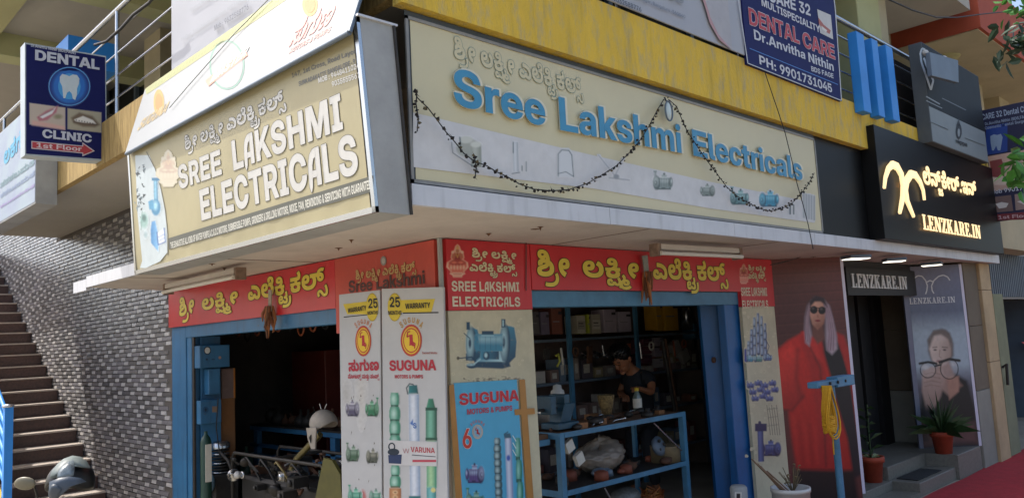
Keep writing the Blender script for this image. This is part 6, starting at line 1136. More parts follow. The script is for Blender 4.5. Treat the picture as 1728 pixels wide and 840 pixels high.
# ================================================================ RIGHT: projecting grey signs
gx = on(1,-1.35,1572,240)
gs = thing('projecting_sign', 'grey box sign with a map pin outline and pale lower panel right of the fins', 'signboard', (7,-1.3,4.0))
GB = PY(-1.22); zb3 = GB.at(1574,239).z; zt3 = GB.at(1546,65).z; xa = GB.at(1574,239).x; xc = GB.at(1668,272).x
MB().box((xa,-1.218,zb3),(xc,-1.062,zt3), mat('grey_sheet','#565f66',.6,var=.2,scale=2,dirt=.25)).build('box', gs, bevel=.004)
zm = GB.at(1566,178).z
MB().box((xa+.01,-1.221,zm),(xc-.01,-1.2185,zt3-.01), mat('dark_grey_flex','#22272a',.6,var=.2,scale=3,spec=.2)).build('face', gs)
MB().box((xa+.01,-1.221,zb3+.01),(xc-.01,-1.2185,zm-.004), mat('pale_grey_flex','#7f8b90',.6,var=.1,scale=3)).build('face', gs)
pr = Print(PY(-1.2215)); pr.stroke([(1561,84),(1556,82),(1553,90),(1555,106),(1562,126),(1571,152),(1575,136),(1566,118),(1559,98)],3.2,'#aab0b2',1)
pr.stroke([(1563,163),(1586,176)],2,'#7d8588',1); pr.stroke([(1563,170),(1590,183)],1.4,'#7d8588',1); pr.stroke([(1590,166),(1630,186)],1.6,'#4d5558',1)
pr.stroke([(1568,205),(1600,219)],1,'#33393c',2); pr.stroke([(1628,233),(1662,246)],1,'#4a5054',2); pr.ell(1618,222,5,13,'#3a4144',2); pr.ell(1618,224,2,7,'#8f9ba0',3); pr.poly([(1614,212),(1618,200),(1621,213)],'#3a4144',2); pr.text('nippa', (1613,241), (1633,248), 7, '#3a4144', layer=2)
pr.build('printed_graphics', gs)
lb = PY(-1.45); fl = thing('flood_lamp', 'boxy grey lamp hood with two small bulbs in front of the projecting sign', 'lamp', (7.2,-1.6,4.7))
MB().slab([lb.at(1569,88),lb.at(1617,102),lb.at(1618,140),lb.at(1573,128)], (0,-1,0), .05, M['slate']).build('hood', fl, bevel=.004)
for p in ((1574,86),(1605,96)): MB().ball(lb.at(*p)+V(0,.08,0), .035, M['white']).build('bulb', fl)
MB().tube([lb.at(1600,115)+V(0,.05,0), lb.at(1600,115)+V(0,.225,0)], .02, M['iron']).build('arm', fl)
# hanging blue dental sign at the right edge
hx = on(1,-1.08,1654,190).x; HP = PX(hx)
hs = thing('dental_sign', 'dark blue CARE 32 dental sign jutting out at the right edge with tooth and smiles', 'signboard', (hx,-1.8,3))
zt4 = HP.at(1655,187).z; zb4 = HP.at(1673,374).z
MB().box((hx,-2.9,zb4),(hx+.12,-1.1,zt4), mat('sign_navy','#131a40',.6,var=.2,scale=3)).build('box', hs, bevel=.004)
pr = Print(PX(hx-.0005)); pr.text('CARE 32 Dental Clinic', (1657,203), (1745,186), 10, '#8fa0b8', 'serif' if False else 'lat', 1); pr.text('Dr.Anvitha Nithin (BDS,FAGE)', (1662,212), (1738,198), 5, '#8090a8'); pr.text('Cosmetic Dental Surgeon', (1662,219), (1738,205), 5, '#8090a8')
pr.rect(1664,214,1700,262,'#173a86',1,-.18); pr.poly([(1671,230),(1677,227),(1683,228),(1689,226),(1692,232),(1690,243),(1688,254),(1684,254),(1681,246),(1677,254),(1674,254),(1672,243)],'#7f96b2',3)
pr.poly([(1667,264),(1745,250),(1752,312),(1673,323)],'#b59a8e',1); pr.poly([(1670,272),(1690,268),(1696,286),(1688,300),(1674,298)],'#7a3a3c',2); pr.poly([(1674,300),(1710,296),(1745,284),(1745,300),(1700,312),(1678,312)],'#c9b8ac',2)
pr.text('Mob 9901731045', (1671,328), (1760,316), 7, '#aab4c4'); pr.poly([(1673,333),(1706,329),(1710,356),(1676,359)],'#6d5a58',1); pr.poly([(1712,328),(1745,324),(1748,350),(1714,355)],'#8c7a76',1); pr.poly([(1680,344),(1690,341),(1702,343),(1698,350),(1686,352)],'#c7c5c2',2); pr.poly([(1716,340),(1730,337),(1744,338),(1730,346)],'#c7c5c2',2); pr.poly([(1676,362),(1750,356),(1750,370),(1676,372)],'#6b1f2a',1); pr.text('1st Floor', (1684,370), (1740,366), 6, '#b49aa0', layer=2)
pr.build('printed_graphics', hs)
for z in (zt4-.15, zb4+.2): MB().tube([V(hx+.06,-1.1,z), V(hx+.06,-1.05,z)], .015, M['iron']).build('bracket', hs)
# ================================================================ RAILINGS
rl = thing('railing', 'stainless steel railing of the left first-floor corridor above the dental clinic sign', 'railing', (-.98,4,4.27))
RXl = -.98
for z in (4.50,4.72,4.94,5.16): MB().tube([V(RXl,-.9,z),V(RXl,9.0,z)], .009, M['steel'], 6).build('rail', rl)
MB().tube([V(RXl,-.9,5.38),V(RXl,9.0,5.38)], .024, M['steel'], 8).build('handrail', rl)
for y in (.6,2.1,3.6,5.1,6.6,8.1): MB().tube([V(RXl,y,4.27),V(RXl,y,5.38)], .02, M['steel'], 8).build('post', rl)
rr = thing('railing', 'steel railing with dark mesh behind it between the blue fins and the projecting grey sign', 'railing', (4,-.95,4.27))
for z in (4.46,4.66,4.86,5.06): MB().tube([V(-.9,-.93,z),V(9.3,-.93,z)], .011, M['steel'], 6).build('rail', rr)
MB().tube([V(-.9,-.93,5.26),V(9.3,-.93,5.26)], .028, M['steel'], 8).build('handrail', rr)
for x in (1,2.7,4.2,5.9,7.6,9.2): MB().tube([V(x,-.93,4.27),V(x,-.93,5.26)], .02, M['steel'], 8).build('post', rr)
MB().box((5.6,-.86,4.27),(7.2,-.85,5.2), mat('dark_mesh','#2c2723',.9,var=.5,scale=25)).build('screen', rr)
# upper left odds: blue box and pink box behind the dental sign
b = at(148,85,9.6)
single(MB().box((b.x-.28,b.y-.25,b.z-.3),(b.x+.25,b.y+.25,b.z+.05), M['finblue']), 'blue_box', 'small bright blue box behind the top of the dental clinic sign', 'box')
# ================================================================ UPPER RIGHT STRUCTURE
ub = thing('neighbour_building', 'upper storeys at the right with beige soffit, red-brown edge and grilled windows', 'building', (9,1,3))
p = on(1,-1.05,1655,46); xs_, zs_ = p.x, p.z
MB().box((xs_,-1.05,zs_),(24,6,zs_+.9), M['redbrown']).build('edge_beam', ub)
MB().box((xs_+.03,-1.0,zs_-.02),(24,6,zs_-.001), M['beige']).build('soffit', ub)
MB().box((xs_-6,-.9,zs_+.55),(xs_-.01,6,zs_+.7), M['soffit2']).build('ceiling', ub)
MB().box((9.65,.25,4.0),(24,.45,zs_+.6), M['beige']).build('wall', ub)
for x in (9.7, 12.6, 14.4): MB().box((x,-.1,3.9),(x+.7,.249,zs_-.02), M['beige']).build('column', ub)
MB().box((11.4,-.9,3.6),(24,.3,4.0), M['redbrown']).build('edge_beam', ub)
vx = on(2,zs_-.03,1685,42+30)
MB().lathe((xs_+1.0,-.2,zs_-.06), [(.0,0),(.24,0),(.26,.04)], M['olive'], seg=18).build('ceiling_vent', ub)
# pillar of the yellow building at the right of the fins
MB().box((6.6,-.5,4.02),(7.35,.3,UC), M['lime']).build('column', bl, bevel=.01)
MB().box((7.36,-.45,4.02),(7.75,.3,UC), M['beige']).build('column', bl, bevel=.01)
# window grille
gw = thing('window_grille', 'black square window grille under the beige soffit behind the projecting sign', 'grille', (8.6,.2,4.6))
GP = PY(.16)
c4 = [GP.at(1572,74), GP.at(1625,62), GP.at(1634,120), GP.at(1590,150)]
x0_, x1_ = c4[0].x, c4[1].x; z1_ = c4[1].z; z0_ = z1_-1.3
MB().box((x0_,.2,z0_),(x1_,.24,z1_), mat('curtain_glass','#6d685e',.3,var=.3,scale=6)).build('pane', gw)
for k in range(6): MB().box((x0_+(x1_-x0_)*k/5-.015,.15,z0_),(x0_+(x1_-x0_)*k/5+.015,.17,z1_), M['blackmatt']).build('bar', gw)
for k in range(5): MB().box((x0_,.12,z0_+(z1_-z0_)*k/4-.015),(x1_,.148,z0_+(z1_-z0_)*k/4+.015), M['blackmatt']).build('bar', gw)
# far right piers beyond the optician
nb = thing('neighbour_building', 'row of narrow beige and green piers with corrugated shutter beyond the optician', 'building', (9.5,0,0))
def pier(px0, px1, pyt, pyb, y, z1, m, name='pier', d=.3):
    a = on(1,y,px0,pyt); b = on(1,y,px1,pyt)
    return MB().box((a.x,y,0),(b.x-.004,y+d,z1), m).build(name, nb, bevel=.005)
brn = mat('brown_stone','#6e6352',.8,var=.2,scale=2,dirt=.3); 
gst = mat('grey_stone','#8a897e',.7,var=.15,scale=3,dirt=.2); crs = mat('cream_stone','#b8a07a',.75,var=.2,scale=3,dirt=.2); grn = mat('green_plaster','#868a6c',.85,var=.25,scale=3,dirt=.3)
for z0_, z1_, mm in ((0,1.0,gst),(1.006,1.86,brn),(1.866,2.725,brn)): MB().box((8.37,-.86,z0_),(8.935,.3,z1_), mm).build('stone_panel', nb, bevel=.004)
for z0_, z1_ in ((0,1.35),(1.356,2.35),(2.356,2.725)): MB().box((8.94,-.90,z0_),(9.40,.3,z1_), crs).build('stone_panel', nb, bevel=.005)
MB().box((9.50,-.88,0),(9.98,.3,2.30), grn).build('pier', nb, bevel=.005)
for k in range(44): MB().box((9.44+k*.11,-.55,2.28),(9.50+k*.11,-.51,3.0), M['slate']).build('shutter_slat', nb)
MB().box((9.42,-.50,2.25),(22,-.40,3.9), M['galv']).build('shutter_back', nb)
MB().box((10.1,.9,0),(26,1.0,3.3), mat('dim_shop','#3a3a38',.7,var=.5,scale=2)).build('shop_interior', nb)
for x in (11.6,14.5,18.5): MB().box((x,-.3,0),(x+.12,.6,2.25), M['slate']).build('door_frame', nb)
MB().box((9.45,-.9,3.0),(12.5,-.3,3.88), M['beige']).build('pier_head', nb)
for k in range(5): MB().box((14.0,.4,.3+k*.55),(20,.85,.34+k*.55), M['steel']).build('shelf', nb)
MB().box((24,-3,0),(26,6,9), M['beige']).build('far_wall', nb)
for k in range(5): MB().box((11.8,.4,.4+k*.42),(13.6,.85,.43+k*.42), M['slate']).build('shelf', nb)
MB().slab([PY(-.12).at(1724,577),PY(-.12).at(1745,575),PY(-.12).at(1745,592)],(0,-1,0),.01,ink('#c4283a')).build('red_pennant', nb)
MB().tube([V(9.52,-.89,1.25),V(9.50,-.95,1.3),V(9.52,-.93,1.0)], .02, M['iron']).build('latch', nb)
# ================================================================ CANOPY LAMPS
def tube_fixture(P0, P1, label, drop=.10):
    t = thing('tube_light', label, 'lamp', P0); d = (P1-P0).normalized(); w = d.cross(V(0,0,1)).normalized()
    MB().obox((P0+P1)/2+V(0,0,-.03), (P1-P0)/2, w*.04, V(0,0,.022), M['soffit']).build('batten', t, bevel=.004)
    for q in (P0, P1): MB().obox(q+V(0,0,-.055), d*.02, w*.045, V(0,0,.05), mat('rusty_beige','#8a7464',.7,var=.4,scale=20)).build('end_bracket', t)
    MB().tube([P0+V(0,0,-.085)+w*.05, P1+V(0,0,-.085)+w*.05], .017, mat('tube_glass','#c9c4ba',.3), 10).build('tube', t)
    MB().tube([P0+V(0,0,-.02)-w*.05]+[P0.lerp(P1,k/6)+V(0,0,-.03-.02*math.sin(k))-w*.05 for k in range(7)], .006, M['cable'], 5).build('cable', t)
    return t
def lat_tube(a, b, lb): return tube_fixture(on(2,2.70,*a), on(2,2.70,*b), lb)
lat_tube((1105,410),(1243,418),'dusty tube light with brackets under the canopy above the right red sign')
lat_tube((284,478),(405,450),'dusty tube light with brackets under the canopy above the left red sign')
for k, (a, b) in enumerate((((1427,437),(1462,436)),((1492,442),(1526,440)),((1555,449),(1590,446)))):
    A_, B_ = on(2,2.66,*a), on(2,2.66,*b); c = (A_+B_)/2
    t = thing('ceiling_spotlight', ('nearest','middle','farthest')[k]+' of the three flat white lamps under the canopy before the optician', 'lamp', c, 'flat lamps under the canopy')
    d = (B_-A_)/2; w = d.normalized().cross(V(0,0,1))*.09
    MB().obox(c+V(0,0,.02), d, w, V(0,0,.018), M['slate']).build('housing', t, bevel=.006); MB().obox(c+V(0,0,-.003), d*.92, w*.85, V(0,0,.004), lit('#f2ead8', 1.1)).build('diffuser', t)
# wires
def wire(pts, label, r=.006):
    m = MB().tube(pts, r, M['cable'], 5); return single(m, 'cable', label, 'cable')
wire([PY(-1.12).at(x,y) for x, y in ((1290,120),(1300,150),(1312,185),(1325,225),(1336,270),(1345,310),(1355,345),(1364,380),(1372,420))], 'thin black cable hanging down over the right end of the cream sign', .004)
wire([on(1,-.3,x,y) for x, y in ((1300,447),(1330,440),(1370,428),(1380,405))], 'short cable looping from the narrow panel up to the canopy edge', .005)
wire([PY(-1.3).at(x,y) for x, y in ((1500,0),(1540,18),(1580,30),(1615,30),(1660,24),(1700,20))], 'black cable swagged under the upper soffit at the top right', .009)
wire([PX(-1.2).at(x,y) for x, y in ((160,76),(180,70),(205,48),(225,25),(252,5),(262,-8))], 'bundled grey cable slung along the left railing', .014)
single(MB().tube([BP.at(x,y)+BP.n*.02 for x, y in ((290,185),(320,150),(360,105),(400,60),(440,20),(460,0))], .0035, mat('grey_cord','#8f9290',.7), 5), 'cable', 'thin grey cord stretched across the sloping white banner', 'cable')
# nazar/charms on the red signs
def charm(P, label, w=.05, cols=('#8a5a3e','#a3683f','#6d4a34'), card='#8f958f'):
    t = thing('charm', label, 'charm', P); rr_ = random.Random(int(P.x*100))
    MB().slab([P+V(-w*.9,0,.16),P+V(w*.5,0,.17),P+V(w*.6,0,-.02),P+V(-w*.5,0,-.03)] if abs(P.y) < .2 else [P+V(0,-w*.9,.16),P+V(0,w*.5,.17),P+V(0,w*.6,-.02),P+V(0,-w*.5,-.03)], (0,-1,0) if abs(P.y) < .2 else (-1,0,0), .008, mat('old_card_'+card[1:],card,.6,var=.3,scale=30)).build('card', t)
    for k in range(11):
        a = P+V(rr_.uniform(-1,1)*w*.6, rr_.uniform(-1,1)*w*.6, .02); b = a+V(rr_.uniform(-1,1)*w*1.1, rr_.uniform(-1,1)*w*.5, -rr_.uniform(.12,.30)); mid = a.lerp(b,.5)+V(rr_.uniform(-.02,.02),rr_.uniform(-.02,.02),0)
        MB().tube([a, mid, b], .01, mat('dried_husk_%d' % (k % 3), cols[k % 3], .9, var=.3, scale=30), 5, rs=[.012,.016,.005]).build('dried_pod', t)
charm(PY(-.09).at(1092,462), 'dried brown pods and a small card hanging in the middle of the right red sign', .055)
charm(PX(-.09).at(455,520), 'orange-brown dried pods and a small card hanging on the left red sign', .045, ('#8a4a34','#a35a3a','#6d3a2c'), '#a3998a')
# ================================================================ RIGHT SHOP: folded shutter doors, shelves, stock
fd = thing('folding_door', 'deep blue folded steel door leaf at the right side of the workshop opening', 'door', (3.7,.3,.18))
MB().hexa([PY(.30).at(1180,507),PY(.12).at(1217,502),PY(.12).at(1250,860),PY(.30).at(1212,860)]+[q+V(.03,.05,0) for q in (PY(.30).at(1180,507),PY(.12).at(1217,502),PY(.12).at(1250,860),PY(.30).at(1212,860))], M['blued']).build('leaf', fd)
MB().box((3.70,.015,.18),(3.97,.10,2.32), M['blued']).build('leaf', fd, bevel=.006)
MB().box((3.965,-.004,.18),(4.0,.12,2.36), M['blued']).build('jamb', fd, bevel=.004)
MB().tube([PY(.10).at(1213,505),PY(.10).at(1256,850)], .012, M['iron'], 6).build('hinge_rod', fd)
MB().lathe(PY(.16).at(1203,607), [(0,0),(.03,0),(.03,.02),(0,.02)], M['rust'], (0,-1,0)).build('lock_plate', fd)
SY = 1.85
sh = thing('storage_rack', 'blue steel rack of stock along the back of the workshop behind the man', 'shelf', (4,SY,.18))
def sz(px, py, y=SY): p = on(1,y,px,py); return p
xL, xR = sz(893,560).x, sz(1185,560).x
xR = min(xR, 5.15+2)
for k, (py,) in enumerate(((567,),(635,),(700,),(775,))):
    z = sz(1030,py).z; MB().box((xL-.4,SY,z-.03),(min(xR,6.15),SY+.42,z), M['slate']).build('shelf_board', sh)
for px in (958,1072): x = sz(px,560).x; MB().box((x-.03,SY-.03,.18),(x+.03,SY,2.7), M['bluel']).build('upright', sh)
MB().box((xL-.6,SY+.5,.18),(6.15,SY+.6,2.7), mat('rack_back','#6a5a54',.9,var=.35,scale=3)).build('back_panel', sh)
# move rear side wall out so the rack fits
rb = random.Random(21)
def carton(px0, py0, px1, py1, col, label, y=SY+.02, dep=.2, mark=None):
    a = on(1,y,px0,py0); b = on(1,y,px1,py1)
    m = MB().box((min(a.x,b.x),y,b.z),(max(a.x,b.x),y+dep,a.z), mat('carton_'+col[1:], col, .75, var=.15, scale=9, dirt=.15))
    t = thing('carton', label, 'carton', ((a.x+b.x)/2, y, b.z), 'cartons on the back rack'); m.build('box', t, bevel=.004)
    pr = Print(PY(y-.0005)); w, h = px1-px0, py1-py0
    if mark: pr.rect(px0+w*.14, py0+h*.3, px1-w*.14, py1-h*.22, mark, 0); pr.rect(px0+w*.2, py0+h*.42, px1-w*.3, py0+h*.48, '#3a3a3a', 1); pr.rect(px0+w*.2, py0+h*.58, px1-w*.2, py0+h*.62, '#5a5a5a', 1)
    else: pr.rect(px0+w*.6, py0+h*.12, px1-w*.1, py0+h*.24, '#2a2a30', 0); pr.rect(px0+w*.15, py0+h*.5, px1-w*.3, py0+h*.54, '#7a7a7a', 0)
    pr.build('printed_label', t)
carton(895,526,911,563,'#5b5a5c','dark grey carton at the left end of the top shelf'); carton(912,526,928,564,'#6a6478','mauve grey carton second on the top shelf')
carton(930,520,950,563,'#7a4a3c','rust brown carton beside the first blue upright on the top shelf'); 
carton(973,532,989,562,'#b2ae9c','cream carton with a printed label on the top shelf', mark='#8f8c80'); carton(991,530,996,562,'#a8b23a','slim lime green carton standing on the top shelf'); carton(998,530,1015,562,'#a9a390','cream carton right of the lime one on the top shelf', mark='#bdb9ac')
carton(1018,522,1041,560,'#a59aa6','tall pale lilac carton on the top shelf'); carton(1043,526,1066,559,'#aaa0ac','second pale lilac carton leaning by the middle upright')
carton(1106,508,1119,556,'#c99a2a','mustard yellow carton left of the pair on the top shelf'); carton(1120,508,1146,557,'#cfa02c','wide mustard yellow carton with dark marks on the top shelf')
can = thing('steel_canister', 'shiny steel canister on the top shelf right of the yellow cartons', 'canister', sz(1160,556))
c = sz(1160,556,SY+.12); MB().lathe(c, [(0,0),(.09,0),(.09,.26),(.07,.30),(0,.31)], M['steel']).build('body', can)
carton(1171,546,1184,572,'#4a7f9c','pale blue carton at the right end of the top shelf')
for i, (x0_,y0_,x1_,y1_,c_) in enumerate(((1104,570,1120,583,'#a3979c'),(1104,587,1118,601,'#9c8f98'),(1104,605,1120,619,'#a09a9c'),(1085,572,1101,582,'#5a2a3c'),(1084,585,1100,596,'#6d3648'),(1084,600,1101,612,'#5d2c40'),(1152,615,1178,624,'#8f8a80'),(1127,613,1150,623,'#7d6a6c'))):
    carton(x0_,y0_,x1_,y1_,c_,('small pale carton topmost of the short stack','small pale carton middle of the short stack','small pale carton lowest of the short stack','dark plum carton topmost of its stack','plum carton middle of its stack','plum carton lowest of its stack','flat buff carton at the right of the second shelf','flat mauve carton beside the buff one')[i])
for i, (px, py) in enumerate(((1138,587),(1152,600))):
    c = on(1,SY+.05,px,py); t = single(MB().obox(c, V(.075,0,.035), V(0,.05,0), V(-.035,0,.075), mat('carton_tilt','#a09c96',.7,var=.15,scale=10)), 'carton', ('upper','lower')[i]+' tilted white carton on the second shelf', 'carton', 'cartons on the back rack', bevel=.004)
# clutter left middle shelf
cl = MB()
for k in range(9):
    c = on(1,SY-.05,978+k*5.5,600+3*math.sin(k*1.7)); cl.tube([c+V(-.1,0,.03),c+V(0,-.03,-.02*math.cos(k)),c+V(.11,0,.02)], .012, M['steel'] if k % 3 else M['iron'], 6)
single(cl, 'metal_parts', 'tangle of bright bent metal parts on the middle shelf left of the man', 'metal parts')
c = on(1,SY-.1,938,600); single(MB().tube([c, c+V(.04,0,.02), c+V(.06,0,-.06), c+V(.01,0,-.12)], .013, ink('#b5b54a')), 'yellow_clip', 'small yellow hook hanging beside the left blue upright', 'hook')
# ---- work table (blue angle frame)
TY = .45
tb = thing('work_table', 'blue angle-iron work table with two levels of parts inside the right shutter', 'table', (2.6,.8,.18))
zt = on(1,TY,1046,712).z; z2 = on(1,TY,1052,802).z; xl = on(1,TY,944,728).x; xr = on(1,TY,1150,695).x
for x in (xl, xr):
    MB().box((x-.028,TY-.028,.18),(x+.028,TY-.022,zt), M['bluel']).box((x-.028,TY-.022,.18),(x-.022,TY+.028,zt), M['bluel']).build('leg', tb)
    MB().box((x-.02,TY+.60,.18),(x+.02,TY+.64,zt), M['bluel']).build('leg', tb)
for z, nm in ((zt,'top'),(z2,'shelf')):
    MB().box((xl+.03,TY-.03,z-.045),(xr-.03,TY-.024,z), M['bluel']).build(nm+'_rail', tb); MB().box((xl-.03,TY-.02,z-.055),(xl-.024,TY+.62,z), M['bluel']).build(nm+'_rail', tb)
    MB().box((xl-.02,TY-.02,z-.02),(xr+.02,TY+.62,z-.004), M['wood'] if nm == 'top' else M['iron']).build(nm+'_board', tb)
MB().tube([V(xr-.5,TY-.01,zt-.06),V(xr-.06,TY-.01,zt-.38)], .008, M['steel']).build('brace', tb); MB().tube([V(xl+.55,TY+.0,z2-.06),V(xl+.75,TY,z2-.35)], .008, M['steel']).build('brace', tb)
MB().box((xl-.7,TY+.1,zt-.05),(xl-.04,TY+.62,zt-.01), M['wood']).build('side_board', tb); MB().box((xl-.72,TY+.08,zt-.10),(xl-.04,TY+.1,zt-.05), M['bluel']).build('side_rail', tb)
MB().box((xl-.72,TY+.08,.18),(xl-.68,TY+.12,zt-.1), M['bluel']).build('leg', tb)
def onz(z, px, py): return on(2, z, px, py)
# vice
vc = on(1,TY+.15,945,712); vt = thing('bench_vice', 'heavy blue bench vice at the left end of the work table', 'vice', vc)
vb = vc+V(0,0,-.05)
MB().box((vb.x-0.135,vb.y-0.108,vb.z),(vb.x+0.135,vb.y+0.108,vb.z+0.054), mat('vice_blue','#2f5a70',.5,var=.4,scale=12,dirt=.6,bump=.2)).build('base', vt, bevel=.005)
MB().hexa([(vb.x-0.068,vb.y-0.068,vb.z+0.054),(vb.x+0.068,vb.y-0.068,vb.z+0.054),(vb.x+0.068,vb.y+0.068,vb.z+0.054),(vb.x-0.068,vb.y+0.068,vb.z+0.054),(vb.x-0.027,vb.y-0.095,vb.z+0.216),(vb.x+0.121,vb.y-0.095,vb.z+0.216),(vb.x+0.121,vb.y+0.095,vb.z+0.216),(vb.x-0.027,vb.y+0.095,vb.z+0.216)], mat('vice_blue','#2f5a70',.5,var=.4,scale=12,dirt=.6,bump=.2)).build('body', vt, bevel=.006)
MB().box((vb.x-0.203,vb.y-0.095,vb.z+0.135),(vb.x-0.135,vb.y+0.095,vb.z+0.297), mat('vice_blue','#2f5a70',.5,var=.4,scale=12,dirt=.6,bump=.2)).build('jaw', vt, bevel=.005); MB().box((vb.x-0.027,vb.y-0.095,vb.z+0.217),(vb.x+0.041,vb.y+0.095,vb.z+0.297), mat('vice_blue','#2f5a70',.5,var=.4,scale=12,dirt=.6,bump=.2)).build('jaw', vt, bevel=.005)
MB().tube([vb+V(-.40,0,.175),vb+V(.16,0,.175)], .016, M['iron']).build('screw', vt); MB().tube([vb+V(-.38,-.13,.175),vb+V(-.38,.13,.175)], .008, M['steel']).build('handle', vt)
ck = on(1,TY+.6,941,667); single(MB().lathe(ck+V(0,0,-.03), [(0,0),(.075,0),(.064,.08),(.045,.09),(.04,.13),(0,.14)], M['white']), 'white_cap', 'white domed motor cap standing behind the blue vice', 'motor cap')
pt_ = on(1,TY+.3,1024,698); mm = MB(); mm.lathe(pt_, [(.0,0),(.045,0),(.068,.09),(.085,.18),(.08,.185),(.062,.1),(0,.03)], mat('rope_rust','#8a7448',.9,col2='#4a3a26',scale=40,bump=.8,bscale=60)); mm.lathe(pt_+V(0,0,-.06), [(.02,0),(.03,.06)], M['iron']); single(mm, 'wound_stator', 'tapering cream motor stator wound with coils standing on the work table', 'stator')
bt_ = on(1,TY+.35,1076,684); bo = thing('bottle', 'clear bottle with white label and yellow cap on the work table', 'bottle', bt_+V(0,0,-.06))
z_ = bt_+V(0,0,-.06); MB().lathe(z_, [(0,0),(.044,0),(.046,.03),(.046,.15),(.026,.19),(.019,.21)], mat('bottle_glass','#5a6660',.12,spec=.8)).build('body', bo); MB().lathe(z_, [(.0475,.04),(.0475,.135)], M['paper']).build('label', bo); MB().lathe(z_+V(0,0,.21), [(.023,0),(.023,.032),(0,.033)], ink('#c9a82c')).build('cap', bo)
ORD = ['first','second','third','fourth','fifth','sixth','seventh','eighth','ninth','tenth','eleventh','twelfth','thirteenth','fourteenth','fifteenth','sixteenth','seventeenth','eighteenth','nineteenth','twentieth']
cnt = {}
for i in range(26):
    x = xl+.05+(xr-xl-.15)*(i+rb.random()*.6)/26; y = rb.uniform(TY+.02,TY+.54); s_ = rb.uniform(.03,.075); zz = zt-.004; k = i % 5
    m = MB(); mt = (M['iron'],M['rust'],M['steel'],M['iron'],M['card'])[k]
    if k == 0: m.lathe((x,y,zz), [(0,0),(s_,0),(s_,s_*.6),(s_*.5,s_*.7),(s_*.5,s_*1.3),(0,s_*1.3)], mt, seg=10); nm, lb_ = 'motor_part', 'dark stepped motor part'
    elif k == 1: m.tube([V(x-s_*1.6,y,zz+.02),V(x+s_*1.8,y+.03,zz+.02)], .016, mt, 7); nm, lb_ = 'steel_shaft', 'rusty shaft lying'
    elif k == 2: m.tube([V(x-s_,y,zz+.01),V(x,y+.02,zz+.02),V(x+s_*1.4,y-.02,zz+.03)], .007, mt, 6); m.ball((x+s_*1.4,y-.02,zz+.03), .014, mt, 8, 5); nm, lb_ = 'spanner', 'bright spanner lying'
    elif k == 3: m.ball((x,y,zz+s_*.55), s_, mt, 9, 6, (1.2,.9,.55)); nm, lb_ = 'motor_part', 'lumpy dark casting'
    else: m.box((x-s_,y-s_*.6,zz),(x+s_,y+s_*.6,zz+s_*.8), mt); nm, lb_ = 'small_box', 'small brown parts box'
    cnt[lb_] = cnt.get(lb_,0)+1; single(m, nm, ORD[cnt[lb_]-1]+' from the left of the '+lb_.replace(' lying','')+'s on the work table top', lb_.replace(' lying','').split()[-1] if k not in (0,3) else 'motor part', 'loose parts on the work table top')
# things on the lower shelf
zs2 = z2-.004
bgp = on(1,TY+.3,1010,748); rr2 = random.Random(8); n1, n2 = 72, 34; vs = []; fs = []
ph = [(rr2.uniform(3,9), rr2.uniform(-9,9), rr2.uniform(0,6.28), rr2.uniform(.02,.045)) for _ in range(9)]
for i in range(n2+1):
    t = math.pi*i/n2
    for k in range(n1):
        a = 2*math.pi*k/n1; rr3 = 1+sum(w_*abs(math.sin(round(f_)*a+g_*t+p_)) for f_, g_, p_, w_ in ph)-.12
        vs.append((bgp.x+math.sin(t)*math.cos(a)*.29*rr3*(1+.15*math.cos(t)), bgp.y+math.sin(t)*math.sin(a)*.17*rr3, zs2+.155+math.cos(t)*.155*(rr3*(.8+.35*math.cos(a-.6)) if t < 1.6 else 1)))
for i in range(n2):
    for k in range(n1): a = i*n1+k; b_ = i*n1+(k+1) % n1; fs.append((a,a+n1,b_+n1,b_))
single(MB().raw(vs, fs, mat('sack_plastic','#877c70',.42,var=.25,scale=12,bump=.35,bscale=22), True), 'plastic_sack', 'crumpled translucent brown sack on the lower shelf of the work table', 'sack')
tn = on(1,TY+.15,1123,768); m = MB(); m.lathe((tn.x,tn.y,zs2), [(0,0),(.15,0),(.15,.15),(.155,.16),(.14,.16),(.0,.14)], mat('tin_brown','#8a7a5c',.6,var=.3,scale=10,dirt=.3)); single(m, 'round_tin', 'round tan tin at the right end of the lower table shelf', 'tin')
m = MB(); g_ = on(1,TY+.12,1108,742); m.lathe((g_.x,g_.y,zs2+.17), [(0,0),(.09,0),(.1,.03),(.06,.05),(0,.05)], M['slate'], (0,-1,.3)); 
for k in range(3): m.ball((g_.x+.05*math.cos(k*2.1),g_.y-.05,zs2+.19+.05*math.sin(k*2.1)), .018, M['iron'], 8, 5)
single(m, 'grey_flange', 'grey round flange with three holes leaning on the tan tin', 'flange')
for i in range(16):
    x = xl+.06+(xr-xl-.2)*(i+rb.random()*.6)/16; y = TY+rb.uniform(.02,.5); s_ = rb.uniform(.035,.08); c_ = ((.3,),)[0]; mt = rb.choice([M['iron'],M['rust'],M['slate'],mat('orange_casting','#7d3f2a',.7,var=.3,scale=12),M['iron']]); m = MB()
    if i % 2: m.lathe((x,y,zs2), [(0,0),(s_,0),(s_*.9,s_),(s_*.5,s_*1.2),(0,s_*1.2)], mt, seg=11)
    else: m.ball((x,y,zs2+s_*.6), s_, mt, 9, 6, (1.3,.9,.6)); m.tube([V(x,y,zs2+s_*.6),V(x+s_*1.7,y,zs2+s_*.9)], .012, mt, 6)
    single(m, 'motor_part', 'old motor part, '+ORD[i]+' from the left among the clutter on the lower table shelf', 'motor part', 'motor parts on the lower table shelf')
for i, (px, py) in enumerate(((960,752),(977,773))):
    c = on(1,TY+.05,px,py); single(MB().obox(c, V(.045,0,.02), V(0,.02,0), V(-.02,0,.045), M['paper']), 'paper_scrap', ('tilted','flat')[i]+' white paper box on the lower table shelf at left', 'paper box')
m = MB(); c = on(1,TY+.3,1100,835)
